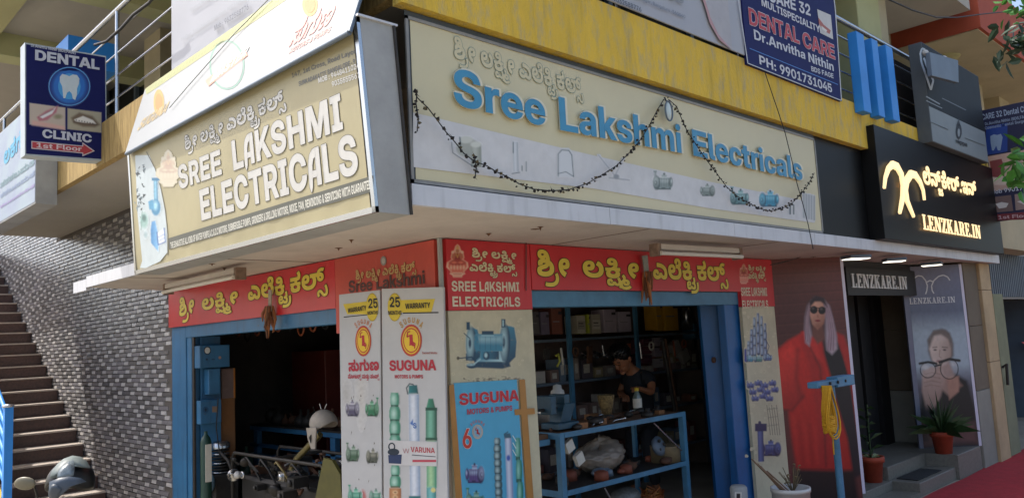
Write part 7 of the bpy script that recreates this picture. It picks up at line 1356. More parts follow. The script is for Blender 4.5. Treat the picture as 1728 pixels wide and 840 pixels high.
for k in range(40):
    a = rr2.uniform(0,6.28); r0 = rr2.uniform(.06,.16); m.tube([c+V(r0*math.cos(a+j*.9), r0*.7*math.sin(a+j*.9), -.05+.05*j*rr2.random()) for j in range(4)], .006, ink(rr2.choice(['#a8602c','#8c4a24','#b5793c'])), 5, caps=False)
single(m, 'copper_wire', 'tangled heap of copper winding wire at the bottom of the work table', 'wire heap')
m = MB(); c = on(1,TY+.25,1055,838); m.ball(c, .16, mat('foil_bag','#7a7a76',.4,var=.5,scale=30,bump=.8,bscale=30), 14, 8, (1.2,.8,.6)); single(m, 'foil_bag', 'grey speckled bag beside the copper wire heap', 'bag')
# pipes leaning right
m = MB(); a = on(1,TY+.7,1118,575); b_ = on(1,TY+.75,1140,700); m.tube([a,b_], .022, M['iron']); m.tube([a+V(.06,0,.02),b_+V(.05,0,0)], .018, M['rust']); single(m, 'leaning_pipes', 'pair of dark pipes leaning behind the right end of the table', 'pipes')
# ================================================================ MAN AT THE TABLE
def skin_body(name, chains, parent, m, sub=2):
    """one continuous skinned surface: chains of (point, radius); first point of later chains joins an existing vertex"""
    vs, es, rs, idx = [], [], [], {}
    for ch in chains:
        prev = None
        for p, r in ch:
            key = tuple(round(x, 4) for x in p)
            if key not in idx: idx[key] = len(vs); vs.append(Vector(p)); rs.append(r)
            if prev is not None and prev != idx[key]: es.append((prev, idx[key]))
            prev = idx[key]
    me = bpy.data.meshes.new(name); loc = WL[parent.name]; me.from_pydata([tuple(v-loc) for v in vs], es, [])
    o = bpy.data.objects.new(name, me); COL.objects.link(o); o.parent = parent
    md = o.modifiers.new('skin', 'SKIN'); md.use_smooth_shade = True
    for k, d in enumerate(me.skin_vertices[0].data if me.skin_vertices else []): pass
    if not me.skin_vertices:
        bm = bmesh.new(); bm.from_mesh(me); bm.verts.layers.skin.verify(); bm.to_mesh(me); bm.free()
    for k, d in enumerate(me.skin_vertices[0].data): d.radius = (rs[k], rs[k]) if not isinstance(rs[k], tuple) else rs[k]; d.use_root = (k == 0)
    s = o.modifiers.new('sub', 'SUBSURF'); s.levels = sub; s.render_levels = sub
    me.materials.append(m); return o
PYm = 1.30
H = on(1,PYm,1048,603)                                   # head centre
man = thing('person', 'man in dark shirt bending over the work table inside the shop', 'person', (H.x+.3,PYm,.18))
hip = V(H.x+.52,PYm+.16,1.00); chest = V(H.x+.40,PYm+.08,H.z-.40); neck = V(H.x+.20,PYm+.03,H.z-.13)
shR = V(H.x+.30,PYm-.17,H.z-.24); shL = V(H.x+.42,PYm+.26,H.z-.24)
handR = on(1,PYm-.34,1078,655); elR = V(handR.x+.33,PYm-.26,handR.z-.07); handL = V(H.x+.02,PYm+.0,handR.z-.1); elL = V(H.x+.34,PYm+.32,handR.z-.10)
kR, kL = V(hip.x-.1,PYm+.02,.62), V(hip.x-.06,PYm+.30,.62)
nk = chest.lerp(neck,.6)
skin_body('body', [[(hip,.13),(chest,.135),(nk,.085),(neck,.052),(neck.lerp(H,.45),.05)],
   [(nk,.085),(shR,.055),(elR,.042),(elR.lerp(handR,.85),.026),(handR,.026)], [(nk,.085),(shL,.055),(elL,.042),(handL,.026)],
   [(hip,.13),(hip+V(-.02,-.1,-.1),.08),(kR,.06),(V(kR.x+.1,kR.y,.24),.042),(V(kR.x-.06,kR.y,.21),.04)], [(hip,.13),(hip+V(0,.14,-.1),.08),(kL,.06),(V(kL.x+.1,kL.y,.24),.042),(V(kL.x-.06,kL.y,.21),.04)]], man, M['skin'])
TL_ = Matrix.Rotation(R_(-40),3,'Y')*1.2                     # head bowed towards the bench (face to -X and down)
def hp(x, y, z): return H+TL_ @ V(x, y, z)
hd = MB(); hd.ball(H, .1, M['skin'], 20, 14, (.98,.80,1.18), TL_)
hd.ball(hp(-.03,0,-.07), .068, M['skin'], 16, 10, (.95,.82,.95), TL_); hd.ball(hp(-.105,0,-.025), .020, M['skin'], 10, 6, (1.0,.7,1.5), TL_); hd.ball(hp(-.08,0,-.115), .026, M['skin'], 10, 6, (1,1.1,.7), TL_); hd.ball(hp(.01,-.082,-.02), .024, M['skin'], 10, 6, (.8,.4,1.4), TL_); hd.ball(hp(.01,.082,-.02), .024, M['skin'], 10, 6, (.8,.4,1.4), TL_)
hd.ball(hp(-.094,0,-.078), .014, mat('lip','#6d3a2e',.5), 8, 5, (.8,1.8,.6), TL_)
for s_ in (-1,1): hd.tube([hp(-.096,s_*.018,-.002),hp(-.098,s_*.032,-.006),hp(-.090,s_*.046,-.002)], .004, M['hair'], 5); hd.tube([hp(-.094,s_*.014,.022),hp(-.092,s_*.05,.020)], .0055, M['hair'], 5)
hd.build('head', man)
hm = MB(); hm.ball(hp(.022,0,.035), .108, M['hair'], 22, 14, (1.0,.88,1.0), TL_)
rh = random.Random(5)
for k in range(420):
    a = rh.uniform(0,6.28); t = rh.uniform(0,1.5); d = V(math.sin(t)*math.cos(a),math.sin(t)*math.sin(a)*.88,math.cos(t)); p_ = V(.022,0,.035)+d*.104
    if p_.x < -.06 and p_.z < .02: continue
    e_ = p_+d*.012+V(-.026,rh.uniform(-.016,.016),.002); hm.tube([hp(*p_), hp(*e_)], .006, M['hair'], 4, rs=[.008,.0015], caps=False)
hm.build('hair', man)
skin_body('shirt', [[(hip+V(0,0,.02),.16),(chest,.165),(nk,.125),(nk.lerp(neck,.55),.085)], [(nk,.125),(shR,.082),(shR.lerp(elR,.62),.062)], [(nk,.125),(shL,.082),(shL.lerp(elL,.62),.062)]], man, M['navy'])
skin_body('trousers', [[(hip,.165),(hip+V(-.02,-.1,-.12),.105),(kR,.08),(V(kR.x+.1,kR.y,.26),.06)], [(hip,.165),(hip+V(0,.14,-.12),.105),(kL,.08),(V(kL.x+.1,kL.y,.26),.06)]], man, mat('trousers','#1a1c22',.9))
for hnd, el in ((handR, elR),(handL, elL)):
    d = (hnd-el).normalized(); w = d.cross(V(0,0,1)).normalized(); dn = w.cross(d)
    if dn.z > 0: dn = -dn
    hb = MB(); hb.ball(hnd+d*.03, .045, M['skin'], 12, 8, (1,1,1), Matrix((d*1.0, w*.95, dn*.40)).transposed())
    for k in range(4):
        b0 = hnd+d*.062+w*(-.03+.02*k); L_ = (.036,.042,.040,.032)[k]; hb.tube([b0, b0+d*L_*.7+dn*.008, b0+d*L_*1.1+dn*(.03+.004*k), b0+d*L_*1.1+dn*.055], .009, M['skin'], 7, rs=[.010,.009,.008,.006])
    hb.tube([hnd+d*.01+w*.035, hnd+d*.04+w*.062, hnd+d*.07+w*.06+dn*.012], .01, M['skin'], 7, rs=[.012,.010,.007]); hb.build('hand', man)

# ---- more stock on the rack behind the man, and small goods hanging from the top shelf
rk2 = random.Random(44); SHZ = [sz(1030,py).z for py in (567,635,700,775)]
for k, z in enumerate(SHZ[1:]):
    x = xL-.2; n_ = 0
    while x < 5.9:
        w_, h_ = rk2.uniform(.08,.22), rk2.uniform(.08,.26); pxa = (k, round(x,1))
        if rk2.random() < .86:
            c_ = rk2.choice(['#8a8078','#a39a90','#6d5a54','#7a4a44','#5a6a78','#94886a','#b0a8a0','#4f4a52','#8c5c48'])
            n_ += 1; t = thing('carton', ORD[min(n_-1,19)]+' stock box from the left on the '+('second','third','lowest')[k]+' shelf of the back rack', 'carton', (x+w_/2,SY,z), 'stock boxes on the lower rack shelves')
            y_ = SY+rk2.uniform(.0,.08); m = MB().box((x,y_,z+.001),(x+w_,y_+.22,z+h_), mat('carton_'+c_[1:], c_, .75, var=.15, scale=9, dirt=.15)); m.build('box', t, bevel=.004)
            MB().box((x+w_*.15,y_-.002,z+h_*.3),(x+w_*.7,y_-.0005,z+h_*.75), mat('carton_label','#b5b0a4',.7,var=.3,scale=40)).build('paper_label', t)
        x += w_+rk2.uniform(.01,.05)
        if n_ > 18: break
for i in range(14):
    x = 2.6+i*.24; y_ = SY-.12; z0_ = SHZ[0]-.05; L_ = rk2.uniform(.12,.34); m = MB(); mm = rk2.choice([M['iron'],M['steel'],mat('orange_coil','#8c4a2c',.6),M['paper'],M['rust']])
    m.tube([V(x,y_,z0_),V(x,y_,z0_-.05)], .003, M['cable'], 4)
    if i % 3 == 0: m.tube([V(x+.045*math.cos(a*.524),y_,z0_-.10+.05*math.sin(a*.524)) for a in range(13)], .012, mm, 6, caps=False)
    elif i % 3 == 1: m.obox((x,y_,z0_-.05-L_*.3), (.035,0,0), (0,.015,0), (.01,0,L_*.3), mm)
    else: m.tube([V(x,y_,z0_-.05),V(x+.02,y_,z0_-L_)], .014, mm, 6)
    single(m, 'hanging_part', ORD[i]+' hanging item from the left under the top rack shelf', 'spare part', 'items hanging under the top rack shelf')
# ================================================================ LEFT SHOP INTERIOR
ld = thing('folding_door', 'faded blue folded steel door leaf at the left side of the left shutter', 'door', (.05,4.2,.18))
MB().box((.012,4.30,.10),(.10,4.415,2.24), M['bluep']).build('leaf', ld, bevel=.005)
LX = on(1,4.26,373,700).x; MB().box((.10,4.26,.1),(LX,4.30,2.2), M['bluep']).build('leaf', ld, bevel=.004)
MB().box((.012,4.235,.1),(.03,4.28,2.24), M['iron']).build('hinge_rod', ld)
def lbox(px0, py0, px1, py1, y, dep, m, name, label, cat, group=None, bevel=.006):
    a = on(1,y,px0,py0); b = on(1,y,px1,py1)
    t = thing(name, label, cat, ((a.x+b.x)/2,y,b.z), group); MB().box((min(a.x,b.x),y,b.z),(max(a.x,b.x),y+dep,a.z), m).build('body', t, bevel=bevel); return t, a, b
DYL = 4.10
cpn, a, b = lbox(337,583,388,618,DYL,.15,M['bluep'],'control_box','blue control box with round dial hanging inside the left shutter, topmost of the column','control box')
pr = Print(PY(DYL)); pr.ell(350,591,5.2,6,'#c9ccc8',1); pr.ring(350,591,5.4,6.2,1.6,'#1d2a38',2,16); pr.ell(371,603,2.4,2.6,'#b08a7a',1,10); pr.ell(349,606,2,2,'#1d3a58',1,8); pr.rect(357,605,362,607,'#24486b',1); pr.build('dial_and_knobs', cpn)
c2, a, b = lbox(352,622,372,664,DYL+.03,.12,M['bluep'],'switch_box','plain blue switch box below the box with the dial','switch box')
c3, a, b = lbox(338,676,374,712,DYL+.02,.10,M['bluep'],'switch_box','blue panel with two square sockets below the plain switch box','switch box'); pr = Print(PY(DYL+.02)); pr.ell(347,691,5,6,'#1f5078',1,12); pr.ell(347,691,2,3,'#0f2c46',2,8); pr.rect(358,685,366,695,'#8a7464',1); pr.build('sockets', c3)
t_, a, b = lbox(374,622,396,671,DYL+.2,.3,mat('box_mauve','#8a7470',.8,var=.2,scale=8),'carton','upper mauve carton with an orange edge beside the switch boxes','carton')
MB().box((b.x-.012,DYL+.195,b.z),(b.x+.006,DYL+.2,a.z), ink('#c27a2c')).build('orange_edge', t_)
lbox(371,672,398,770,DYL+.2,.35,M['card'],'carton','tall brown cardboard carton below the mauve carton','carton')
single(MB().tube([on(1,DYL-.05,368,672),on(1,DYL-.05,365,720),on(1,DYL-.05,371,770)], .006, M['cable'],5), 'cable', 'dark cable hanging from the blue socket panel', 'cable')
# gas bottle
cg = on(1,3.6,348,815); t = thing('gas_cylinder', 'slim green gas cylinder with white band standing by the left blue door', 'cylinder', V(cg.x,3.6,.18))
MB().lathe((cg.x,3.6,.18), [(.05,0),(.05,.25),(.05,.3)], M['iron']).build('foot', t); zt_ = on(1,3.6,348,727).z; zm_ = on(1,3.6,348,745).z
MB().lathe((cg.x,3.6,0), [(.052,.48),(.052,zm_),(.04,zm_+.04),(.016,zt_-.03),(.016,zt_)], mat('cyl_green','#173a30',.5)).build('cylinder', t); MB().lathe((cg.x,3.6,0), [(.045,zm_-.42),(.045,zm_-.0)], M['paper']).build('band', t) if False else MB().box((cg.x-.03,3.54,zm_-.38),(cg.x+.03,3.546,zm_-.02), M['paper']).build('label_strip', t)
# back wall stock: dim panels
CB0, CB1, CZ = on(0,2.0,492,592).y, on(0,2.0,548,592).y, on(0,2.0,520,592).z
M['dimwall'] = mat('dim_wall','#4a4644',.9,var=.3,scale=3)  # dark tone painted in for the unlit depth of the left shop
single(MB().box((4.6,2.5,.18),(4.7,5.25,2.72), M['dimwall']), 'partition', 'dark partition wall deep inside the left shutter', 'partition')
single(MB().box((.4,6.2,.18),(4.6,6.3,2.72), M['dimwall']), 'partition', 'dark end wall of the left shop behind the cartons', 'partition')
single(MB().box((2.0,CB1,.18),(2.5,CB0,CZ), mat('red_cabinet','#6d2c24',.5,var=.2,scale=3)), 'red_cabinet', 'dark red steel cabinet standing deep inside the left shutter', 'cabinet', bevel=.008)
rk = thing('storage_rack', 'dim rack of parts right of the red cabinet inside the left shutter', 'shelf', (2.5,4.4,.18))
for k in range(5): MB().box((2.3,3.5,.7+.36*k),(2.7,4.85,.72+.36*k), M['bluep']).build('shelf_board', rk)
for y in (3.5,4.81): MB().box((2.3,y,.18),(2.34,y+.04,2.4), M['slate']).build('upright', rk)
ri = random.Random(77)
for k in range(4):
    for j in range(8):
        y = 3.6+j*.155; s_ = ri.uniform(.05,.09); z = .722+.36*k; mm = ri.choice([M['iron'],M['slate'],M['card'],M['steel'],M['paper']]); m = MB()
        if j % 2: m.lathe((2.42,y,z), [(0,0),(s_,0),(s_,s_*1.7),(0,s_*1.8)], mm, seg=12); n_, l_, c_ = 'tin', 'small tin, '+ORD[7-j]+' on '+ORD[k]+' shelf up of the dim rack in the left shop', 'tin'
        else: m.box((2.33,y-s_,z),(2.55,y+s_*.7,z+s_*2), mm); n_, l_, c_ = 'small_box', 'small box, '+ORD[7-j]+' on '+ORD[k]+' shelf up of the dim rack in the left shop', 'box'
        single(m, n_, l_, c_, 'stock on the dim rack')
# blue workbench
bx = thing('workbench', 'blue steel workbench with dark tins behind the dusty white helmet', 'workbench', (1.6,2.6,.18))
for z, d in ((1.06,.05),(.86,.04),(.74,.04)): MB().box((1.2,2.3,z-.02),(1.26,5.4,z+d-.02), M['bluep']).build('rail', bx)
MB().box((1.2,2.3,1.092),(1.9,5.4,1.112), M['iron']).build('top', bx)
for y in (2.4,3.4,5.2): MB().box((1.2,y,.18),(1.26,y+.10,1.035), M['bluep']).build('leg', bx)
for i in range(16):
    y = 2.5+i*.18; s_ = ri.uniform(.05,.10); m = MB(); mm = ri.choice([M['iron'],M['iron'],M['steel'],M['rust']])
    if i % 3: m.lathe((1.4,y,1.113), [(0,0),(s_,0),(s_*.9,s_),(.02,s_*1.4),(.015,s_*2.2),(0,s_*2.2)], mm, seg=12)
    else: m.ball((1.4,y,1.113+s_), s_, mm, 10, 7); m.tube([V(1.4,y,1.11+s_),V(1.36,y,1.11+s_*2.6)], .009, mm, 6)
    single(m, 'motor_part', 'dark motor part, '+ORD[15-i]+' from the left on the blue workbench in the left shop', 'motor part', 'motor parts on the blue workbench')
# dusty helmet on a leaning pipe
hc = on(0,.35,546,714); q1 = on(0,.30,502,772); q0 = on(0,.25,470,830)
single(MB().tube([q0,q1,hc+V(0,.06,-.10)], .03, mat('brass_pipe','#7a7048',.35,metal=.5,var=.3,scale=10)), 'leaning_pipe', 'thick dull brass pipe leaning up to the dusty white helmet', 'pipe')
hh = thing('helmet', 'dusty white open-face helmet hung on top of the leaning pipe', 'helmet', hc)
def helmet_shell(c, r, m, parent, fwd, open_z=-.1, name='shell'):
    fwd = Vector(fwd).normalized(); sd_ = V(0,0,1).cross(fwd).normalized(); vs, fs = [], []; S, Rr = 28, 14
    for i in range(Rr+1):
        t = (math.pi*.62)*i/Rr
        for k in range(S):
            a = 2*math.pi*k/S; f_ = math.cos(a); tt = t*(1-.28*max(0,f_)**2)
            p = fwd*(math.sin(tt)*math.cos(a)*r*1.12)+sd_*(math.sin(tt)*math.sin(a)*r*.92)+V(0,0,1)*(math.cos(tt)*r)
            vs.append(c+p)
    for i in range(Rr):
        for k in range(S): a = i*S+k; b = i*S+(k+1) % S; fs.append((a,a+S,b+S,b))
    o = MB().raw(vs, fs, m, True).build(name, parent); md = o.modifiers.new('thick','SOLIDIFY'); md.thickness = .012; md.offset = -1; return vs, S, Rr
dw = mat('dusty_white','#a8a096',.6,var=.2,scale=6,dirt=.45)
helmet_shell(hc, .125, dw, hh, (.2,-1,.0))
MB().slab([hc+V(-.125,.09,-.03),hc+V(-.13,-.09,-.02),hc+V(-.115,-.035,-.21),hc+V(-.115,.03,-.215),hc+V(-.12,.08,-.12)], (-1,0,0), .012, dw).build('ear_flap', hh)
MB().slab([hc+V(-.134,.035,-.11),hc+V(-.134,.0,-.085),hc+V(-.130,.012,-.16)], (-1,0,0), .006, M['blackmatt']).build('vent', hh)
MB().tube([hc+V(-.02,.0,.13),hc+V(-.03,.01,.18)], .005, M['steel'],5).tube([hc+V(.01,-.01,.13),hc+V(.02,-.03,.175)], .005, M['steel'],5).build('stub', hh)
# compressor / engine and machine frame in the foreground of the left opening
ec = on(0,.30,372,775); en_ = thing('engine', 'small finned petrol engine with steel head beside the left blue door', 'engine', V(ec.x,ec.y,.18))
e0 = V(ec.x,ec.y,0); zc = ec.z
MB().box((e0.x-.14,e0.y-.16,.18),(e0.x+.14,e0.y+.16,zc-.14), M['iron']).build('crankcase', en_, bevel=.02)
for k in range(8): MB().lathe((e0.x,e0.y,zc-.13+k*.032), [(0,0),(.115-.003*k,0),(.115-.003*k,.012),(0,.012)], M['iron'] if k % 3 else M['steel'], seg=16).build('cooling_fin', en_)
MB().lathe((e0.x,e0.y,zc+.125), [(.10,0),(.10,.05),(.07,.075),(0,.08)], M['steel']).build('cylinder_head', en_); MB().tube([e0+V(-.05,-.1,zc+.1),e0+V(-.05,-.3,zc+.02),e0+V(.0,-.34,zc-.15)], .018, M['iron']).build('exhaust_pipe', en_)
MB().lathe((e0.x-.15,e0.y-.1,zc-.2), [(0,0),(.10,0),(.11,.02),(.1,.06),(.03,.07),(0,.07)], mat('pale_blue_metal','#5a7484',.4,var=.3,scale=8), (-1,0,0)).build('flywheel_cover', en_)
mf = thing('generator', 'black tubular generator frame with white cap filling the floor of the left opening', 'generator', (.3,2.9,.18))
f = [on(0,.12,388,772), on(0,.12,440,770), on(0,.12,520,775), on(0,.12,565,782)]
zf = f[1].z; ya, yb = on(0,.12,392,775).y, on(0,.12,548,775).y
for x in (.12,.62):
    MB().tube([V(x,ya,.18),V(x,ya,zf-.05),V(x,ya-.05,zf),V(x,yb+.05,zf),V(x,yb,zf-.05),V(x,yb,.18)], .017, mat('sooty_tube','#1f1c19',.6,var=.3,scale=9)).build('frame_tube', mf)
for z in (.3, zf): MB().tube([V(.12,(ya+yb)/2,z),V(.62,(ya+yb)/2,z)], .018, M['iron']).build('cross_tube', mf)
MB().box((.16,yb+.12,.3),(.58,ya-.1,zf-.22), M['blackmatt']).build('housing', mf, bevel=.03); MB().lathe((.34,(ya+yb)/2,.62), [(0,-.3),(.17,-.3),(.19,-.26),(.19,.26),(.17,.3),(0,.3)], M['iron'], (0,1,0)).build('alternator', mf)
cpw = on(0,.10,404,800); MB().lathe(cpw, [(0,0),(.035,0),(.035,.03),(.02,.05),(0,.05)], M['white'], (-1,0,0)).build('filler_cap', mf); MB().lathe(cpw+V(0,-.09,.005), [(.02,0),(.035,0),(.035,.02),(.02,.02)], M['steel'], (-1,0,0)).build('ring', mf)
rq = random.Random(31)
for k in range(4):
    ya_ = ya-.25-.3*k; MB().tube([V(.14,ya_,zf-.05),V(.10,ya_-.10,zf-.02),V(.11,ya_-.22,zf-.10),V(.2,ya_-.26,zf-.3)], .010, M['cable'] if k != 2 else mat('brass_hose','#6d5f34',.5), 6).build('hose', mf)
NY = 34
for k in range(NY):
    y = ya-.08-(ya-yb-.1)*(k+rq.random())/NY; x = rq.uniform(.05,.5); z = rq.uniform(zf-.34,zf-.02) if x < .2 else zf-.2+rq.uniform(0,.16); s_ = rq.uniform(.03,.075); mm = rq.choice([M['iron'],M['blackmatt'],M['blackmatt'],M['rust'],mat('oily_metal','#4a4640',.45,metal=.4,var=.4,scale=14)]) if k % 9 else M['steel']; m = MB(); t = k % 4
    ax_ = V(rq.uniform(-1,1),rq.uniform(-1,1),rq.uniform(.2,1))
    if t == 0: m.lathe((x,y,z), [(0,0),(s_,0),(s_,s_*.5),(s_*.6,s_*.6),(s_*.6,s_*1.2),(s_*.2,s_*1.3),(s_*.2,s_*1.8),(0,s_*1.8)], mm, ax_, 14); n_ = 'pulley'
    elif t == 1: m.tube([V(x,y,z),V(x,y,z)+ax_*s_*1.5,V(x,y,z)+ax_*s_*1.5+V(-.03,-s_*2,.01)], .014, mm, 8); n_ = 'pipe_elbow'
    elif t == 2: m.obox((x,y,z), V(s_,0,0), V(0,s_*.8,0), V(0,0,s_*.6), mm); m.lathe(V(x-s_,y,z), [(0,0),(s_*.4,0),(s_*.4,.02),(0,.02)], mm, (-1,0,0), 12); n_ = 'gear_housing'
    else: 
        for q_ in range(3): m.tube([V(x,y,z)+V(0,.03*q_,0), V(x-.03,y-.05,z+.05)+V(0,.03*q_,0), V(x,y-.11,z-.01)+V(0,.03*q_,0)], .006, mm, 5)
        n_ = 'cable_bundle'
    m.build(n_, mf)
m = MB(); a = on(0,-.02,572,770); y_ = a.y
yc = on(0,.0,565,800)
single(MB().slab([on(0,.02,546,772),on(0,.02,560,776),on(0,.02,574,800),on(0,.02,578,860),on(0,.02,528,860),on(0,.02,538,810)], (-1,0,0), .03, mat('yellow_green_panel','#57541f',.7,var=.3,scale=7,dirt=.4)), 'yellow_guard', 'dirty yellow-green machine guard just left of the white standee', 'machine guard')
m = MB(); c = on(0,.4,565,755)
for k in range(7): m.lathe((.5+.25*(k % 2),1.15+.17*k,.9+.05*(k % 3)), [(0,0),(.06,0),(.07,.06),(.04,.1),(0,.1)], M['iron'], seg=12)
single(m, 'drum_parts', 'row of dark drum shapes behind the white standee edge', 'machine parts')
# ================================================================ BOLLARD-LIKE STAND WITH YELLOW ROPE
YB_ = -1.0
hp0, hp1 = on(1,YB_,1370,640), on(1,YB_,1432,640); pc = on(1,YB_,1402,650); pb = on(1,YB_,1418,840)
bo_ = thing('pipe_stand', 'light blue steel stand with a flat cross head before the red coat poster', 'stand', (pc.x,YB_,0))
MB().tube([V(pc.x,YB_,.0),V(pc.x,YB_,pc.z)], .033, M['bluel'], 14).build('pole', bo_)
MB().box((hp0.x,YB_-.05,pc.z+.0),(hp1.x,YB_+.05,pc.z+.055), M['bluel']).box((pc.x+.03,YB_-.055,pc.z-.02),(hp1.x+.01,YB_+.055,pc.z+.075), M['bluel']).build('cross_head', bo_, bevel=.006)
for k in (-1,0,1): MB().lathe((pc.x+k*.16+.03,YB_-.052,pc.z+.03), [(0,0),(.014,0),(.014,.012),(0,.014)], M['iron'], (0,-1,0), 8).build('bolt', bo_)
MB().box((pc.x-.2,YB_-.2,.0),(pc.x+.2,YB_+.2,.02), M['iron']).build('foot_plate', bo_)
rp = thing('rope_coil', 'coil of yellow rope hanging from the left end of the blue stand', 'rope', hp0+V(.03,0,-.4)); rr3 = random.Random(3); ym = mat('yellow_rope','#d19c18',.7,var=.2,scale=60)
hk = V(hp0.x+.06,YB_-.06,pc.z+.02)
for k in range(9):
    w_ = .025+.008*k*rr3.uniform(.7,1.2); l_ = .30+.02*k; pts = []
    for j in range(17):
        a = 2*math.pi*j/16; pts.append(hk+V(w_*math.sin(a)*(1.2-.5*math.cos(a)), -.01*k+.01*math.sin(a*2), -l_/2+l_/2*math.cos(a)))
    MB().tube(pts, .007, ym, 6, caps=False).build('loop', rp)
m = MB()
for k in range(14):
    z = hk.z-.27-.010*k; r0 = .07-.003*abs(k-6); m.tube([V(hk.x+r0*math.cos(a*.524)+.005*rr3.uniform(-1,1),hk.y-.03+.045*math.sin(a*.524),z+.01*math.sin(a+k)) for a in range(13)], .009, ym, 6, caps=False)
m.build('wrapped_coil', rp); MB().tube([hk+V(.02,-.04,-.36),hk+V(.035,-.04,-.46),hk+V(.025,-.04,-.52),hk+V(.045,-.03,-.60)], .006, ym, 6).build('loose_end', rp)
# ================================================================ POTS
def pot(c, r, h, label, kind):
    t = thing('potted_plant', label, 'potted plant', c); c = Vector(c)
    MB().lathe(c, [(0,0),(r*.72,0),(r*.92,h*.78),(r*1.06,h*.78),(r*1.06,h),(r*.94,h),(r*.9,h*.88),(0,h*.88)], M['terra'], seg=26).build('pot', t)
    MB().lathe(c+V(0,0,h*.885), [(0,.01),(r*.88,.0)], mat('soil','#2c2118',1,bump=.8,bscale=60), seg=18).build('soil', t)
    q = random.Random(kind); m = MB()
    if kind == 1:
        m.tube([c+V(0,0,h*.9),c+V(.01,0,h*.9+.35),c+V(.03,0,h*.9+.62)], .008, M['leaf'], 6)
        for k in range(16):
            z0 = h*.9+.03+.03*k*1.2; a = k*2.4; L_ = q.uniform(.10,.2) if k > 5 else q.uniform(.16,.24)
            d = V(math.cos(a),math.sin(a),q.uniform(.3,1.1)).normalized(); p0 = c+V(0,0,z0); w_ = d.cross(V(0,0,1)).normalized()*.010
            m.raw([p0-w_*.4,p0+w_*.4,p0+d*L_*.5+w_+V(0,0,.01),p0+d*L_+V(0,0,-.05),p0+d*L_*.5-w_+V(0,0,.01)], [(0,1,2,3,4)], M['leaf'])
        pale = mat('leaf_pale','#9aa57a',.5)
        for k in range(18):
            a = k*2.4; d = V(math.cos(a),math.sin(a)*.8,q.uniform(.15,.9)).normalized(); L_ = .13; p0 = c+V(0,0,h*.92); w_ = d.cross(V(0,0,1)).normalized()*.006
            m.raw([p0-w_,p0+w_,p0+d*L_*.6+w_,p0+d*L_+V(0,0,-.03),p0+d*L_*.6-w_], [(0,1,2,3,4)], pale if k % 2 else M['leaf'])
    else:
        for k in range(70):
            a = q.uniform(0,6.28); el_ = q.uniform(.25,1.45); d = V(math.cos(a)*math.cos(el_),math.sin(a)*math.cos(el_),math.sin(el_)); L_ = q.uniform(.3,.62); p0 = c+V(0,0,h*.9); w_ = d.cross(V(0,0,1)).normalized()*q.uniform(.008,.014); dr = V(0,0,-L_*.35*math.cos(el_))
            m.raw([p0-w_*.5,p0+w_*.5,p0+d*L_*.5+w_,p0+d*L_+dr,p0+d*L_*.5-w_], [(0,1,2,3,4)], M['leaf'])
        m.tube([c+V(0,0,h*.9),c+V(0,0,h*.9+.4)], .02, M['leaf'], 6, rs=[.02,.005])
    m.build('foliage', t); return t
pA = on(2,.15,1474,812); pB = on(2,.30,1593,764)
sA = 1350.0/((pA-CAM).dot(-Vector((m3[0][2],m3[1][2],m3[2][2])))); sB = 1350.0/((pB-CAM).dot(-Vector((m3[0][2],m3[1][2],m3[2][2]))))
pot((pA.x,pA.y,.151), 19.5/sA, 42/sA, 'terracotta pot with a thin tall plant on the left of the optician steps', 1)
pot((pB.x,pB.y,.301), 18/sB, 36/sB, 'terracotta pot with a spiky bushy plant before the poster of large glasses', 2)
# ================================================================ BUCKET WITH STICKS, small canister
bc = on(1,-.75,1334,826); tb_ = thing('paint_bucket', 'dirty white paint bucket holding a dried plant and a bundle of sticks', 'bucket', (bc.x,-.75,.0))
r_ = .165; MB().lathe((bc.x,-.75,0), [(0,0),(r_*.85,0),(r_,bc.z-.01),(r_*1.05,bc.z-.01),(r_*1.05,bc.z+.025),(r_*.95,bc.z+.025),(r_*.93,bc.z-.04),(0,bc.z-.05)], M['white'], seg=28).build('bucket', tb_)
MB().lathe((bc.x,-.75,bc.z-.045), [(0,.03),(r_*.9,0)], mat('soil','#2c2118',1)).build('soil', tb_)
rs_ = random.Random(12)
for k in range(7):
    b0 = V(bc.x-.04+rs_.uniform(-.03,.03),-.75+rs_.uniform(-.04,.04),bc.z-.04); b1 = on(1,-.72,1268+k*5+rs_.uniform(-2,2),774+k*4); MB().tube([b0,b1], .007, mat('stick','#8a705a',.85,var=.3,scale=20), 5).build('stick', tb_)
m = MB()
for k in range(26):
    a = rs_.uniform(0,6.28); d = V(math.cos(a)*.5,math.sin(a)*.5,rs_.uniform(.6,1.4)).normalized(); L_ = rs_.uniform(.10,.26); p0 = V(bc.x+.04,-.75,bc.z-.03); m.tube([p0,p0+d*L_*.6,p0+d*L_+V(rs_.uniform(-.03,.03),0,0)], .003, mat('dry_stem','#6d6048',.9), 4, caps=False)
    if k % 3 == 0: m.ball(p0+d*L_, .012, mat('dry_leaf2','#7a6a4a',.9), 6, 4, (1,1,.5))
m.build('dried_plant', tb_)
cc = on(1,-.45,1246,822); tcn = thing('canister', 'small dented metal canister with a label on the ground by the shutter post', 'canister', (cc.x,-.45,0)); MB().lathe((cc.x,-.45,0), [(0,0),(.075,0),(.075,cc.z),(.06,cc.z+.02),(0,cc.z+.02)], M['galv']).build('can', tcn); pr = Print(PY(-.53)); pr.rect(1240,829,1252,845,'#c9c7c0',1); pr.rect(1243,832,1249,840,'#26262a',2); pr.build('label', tcn)
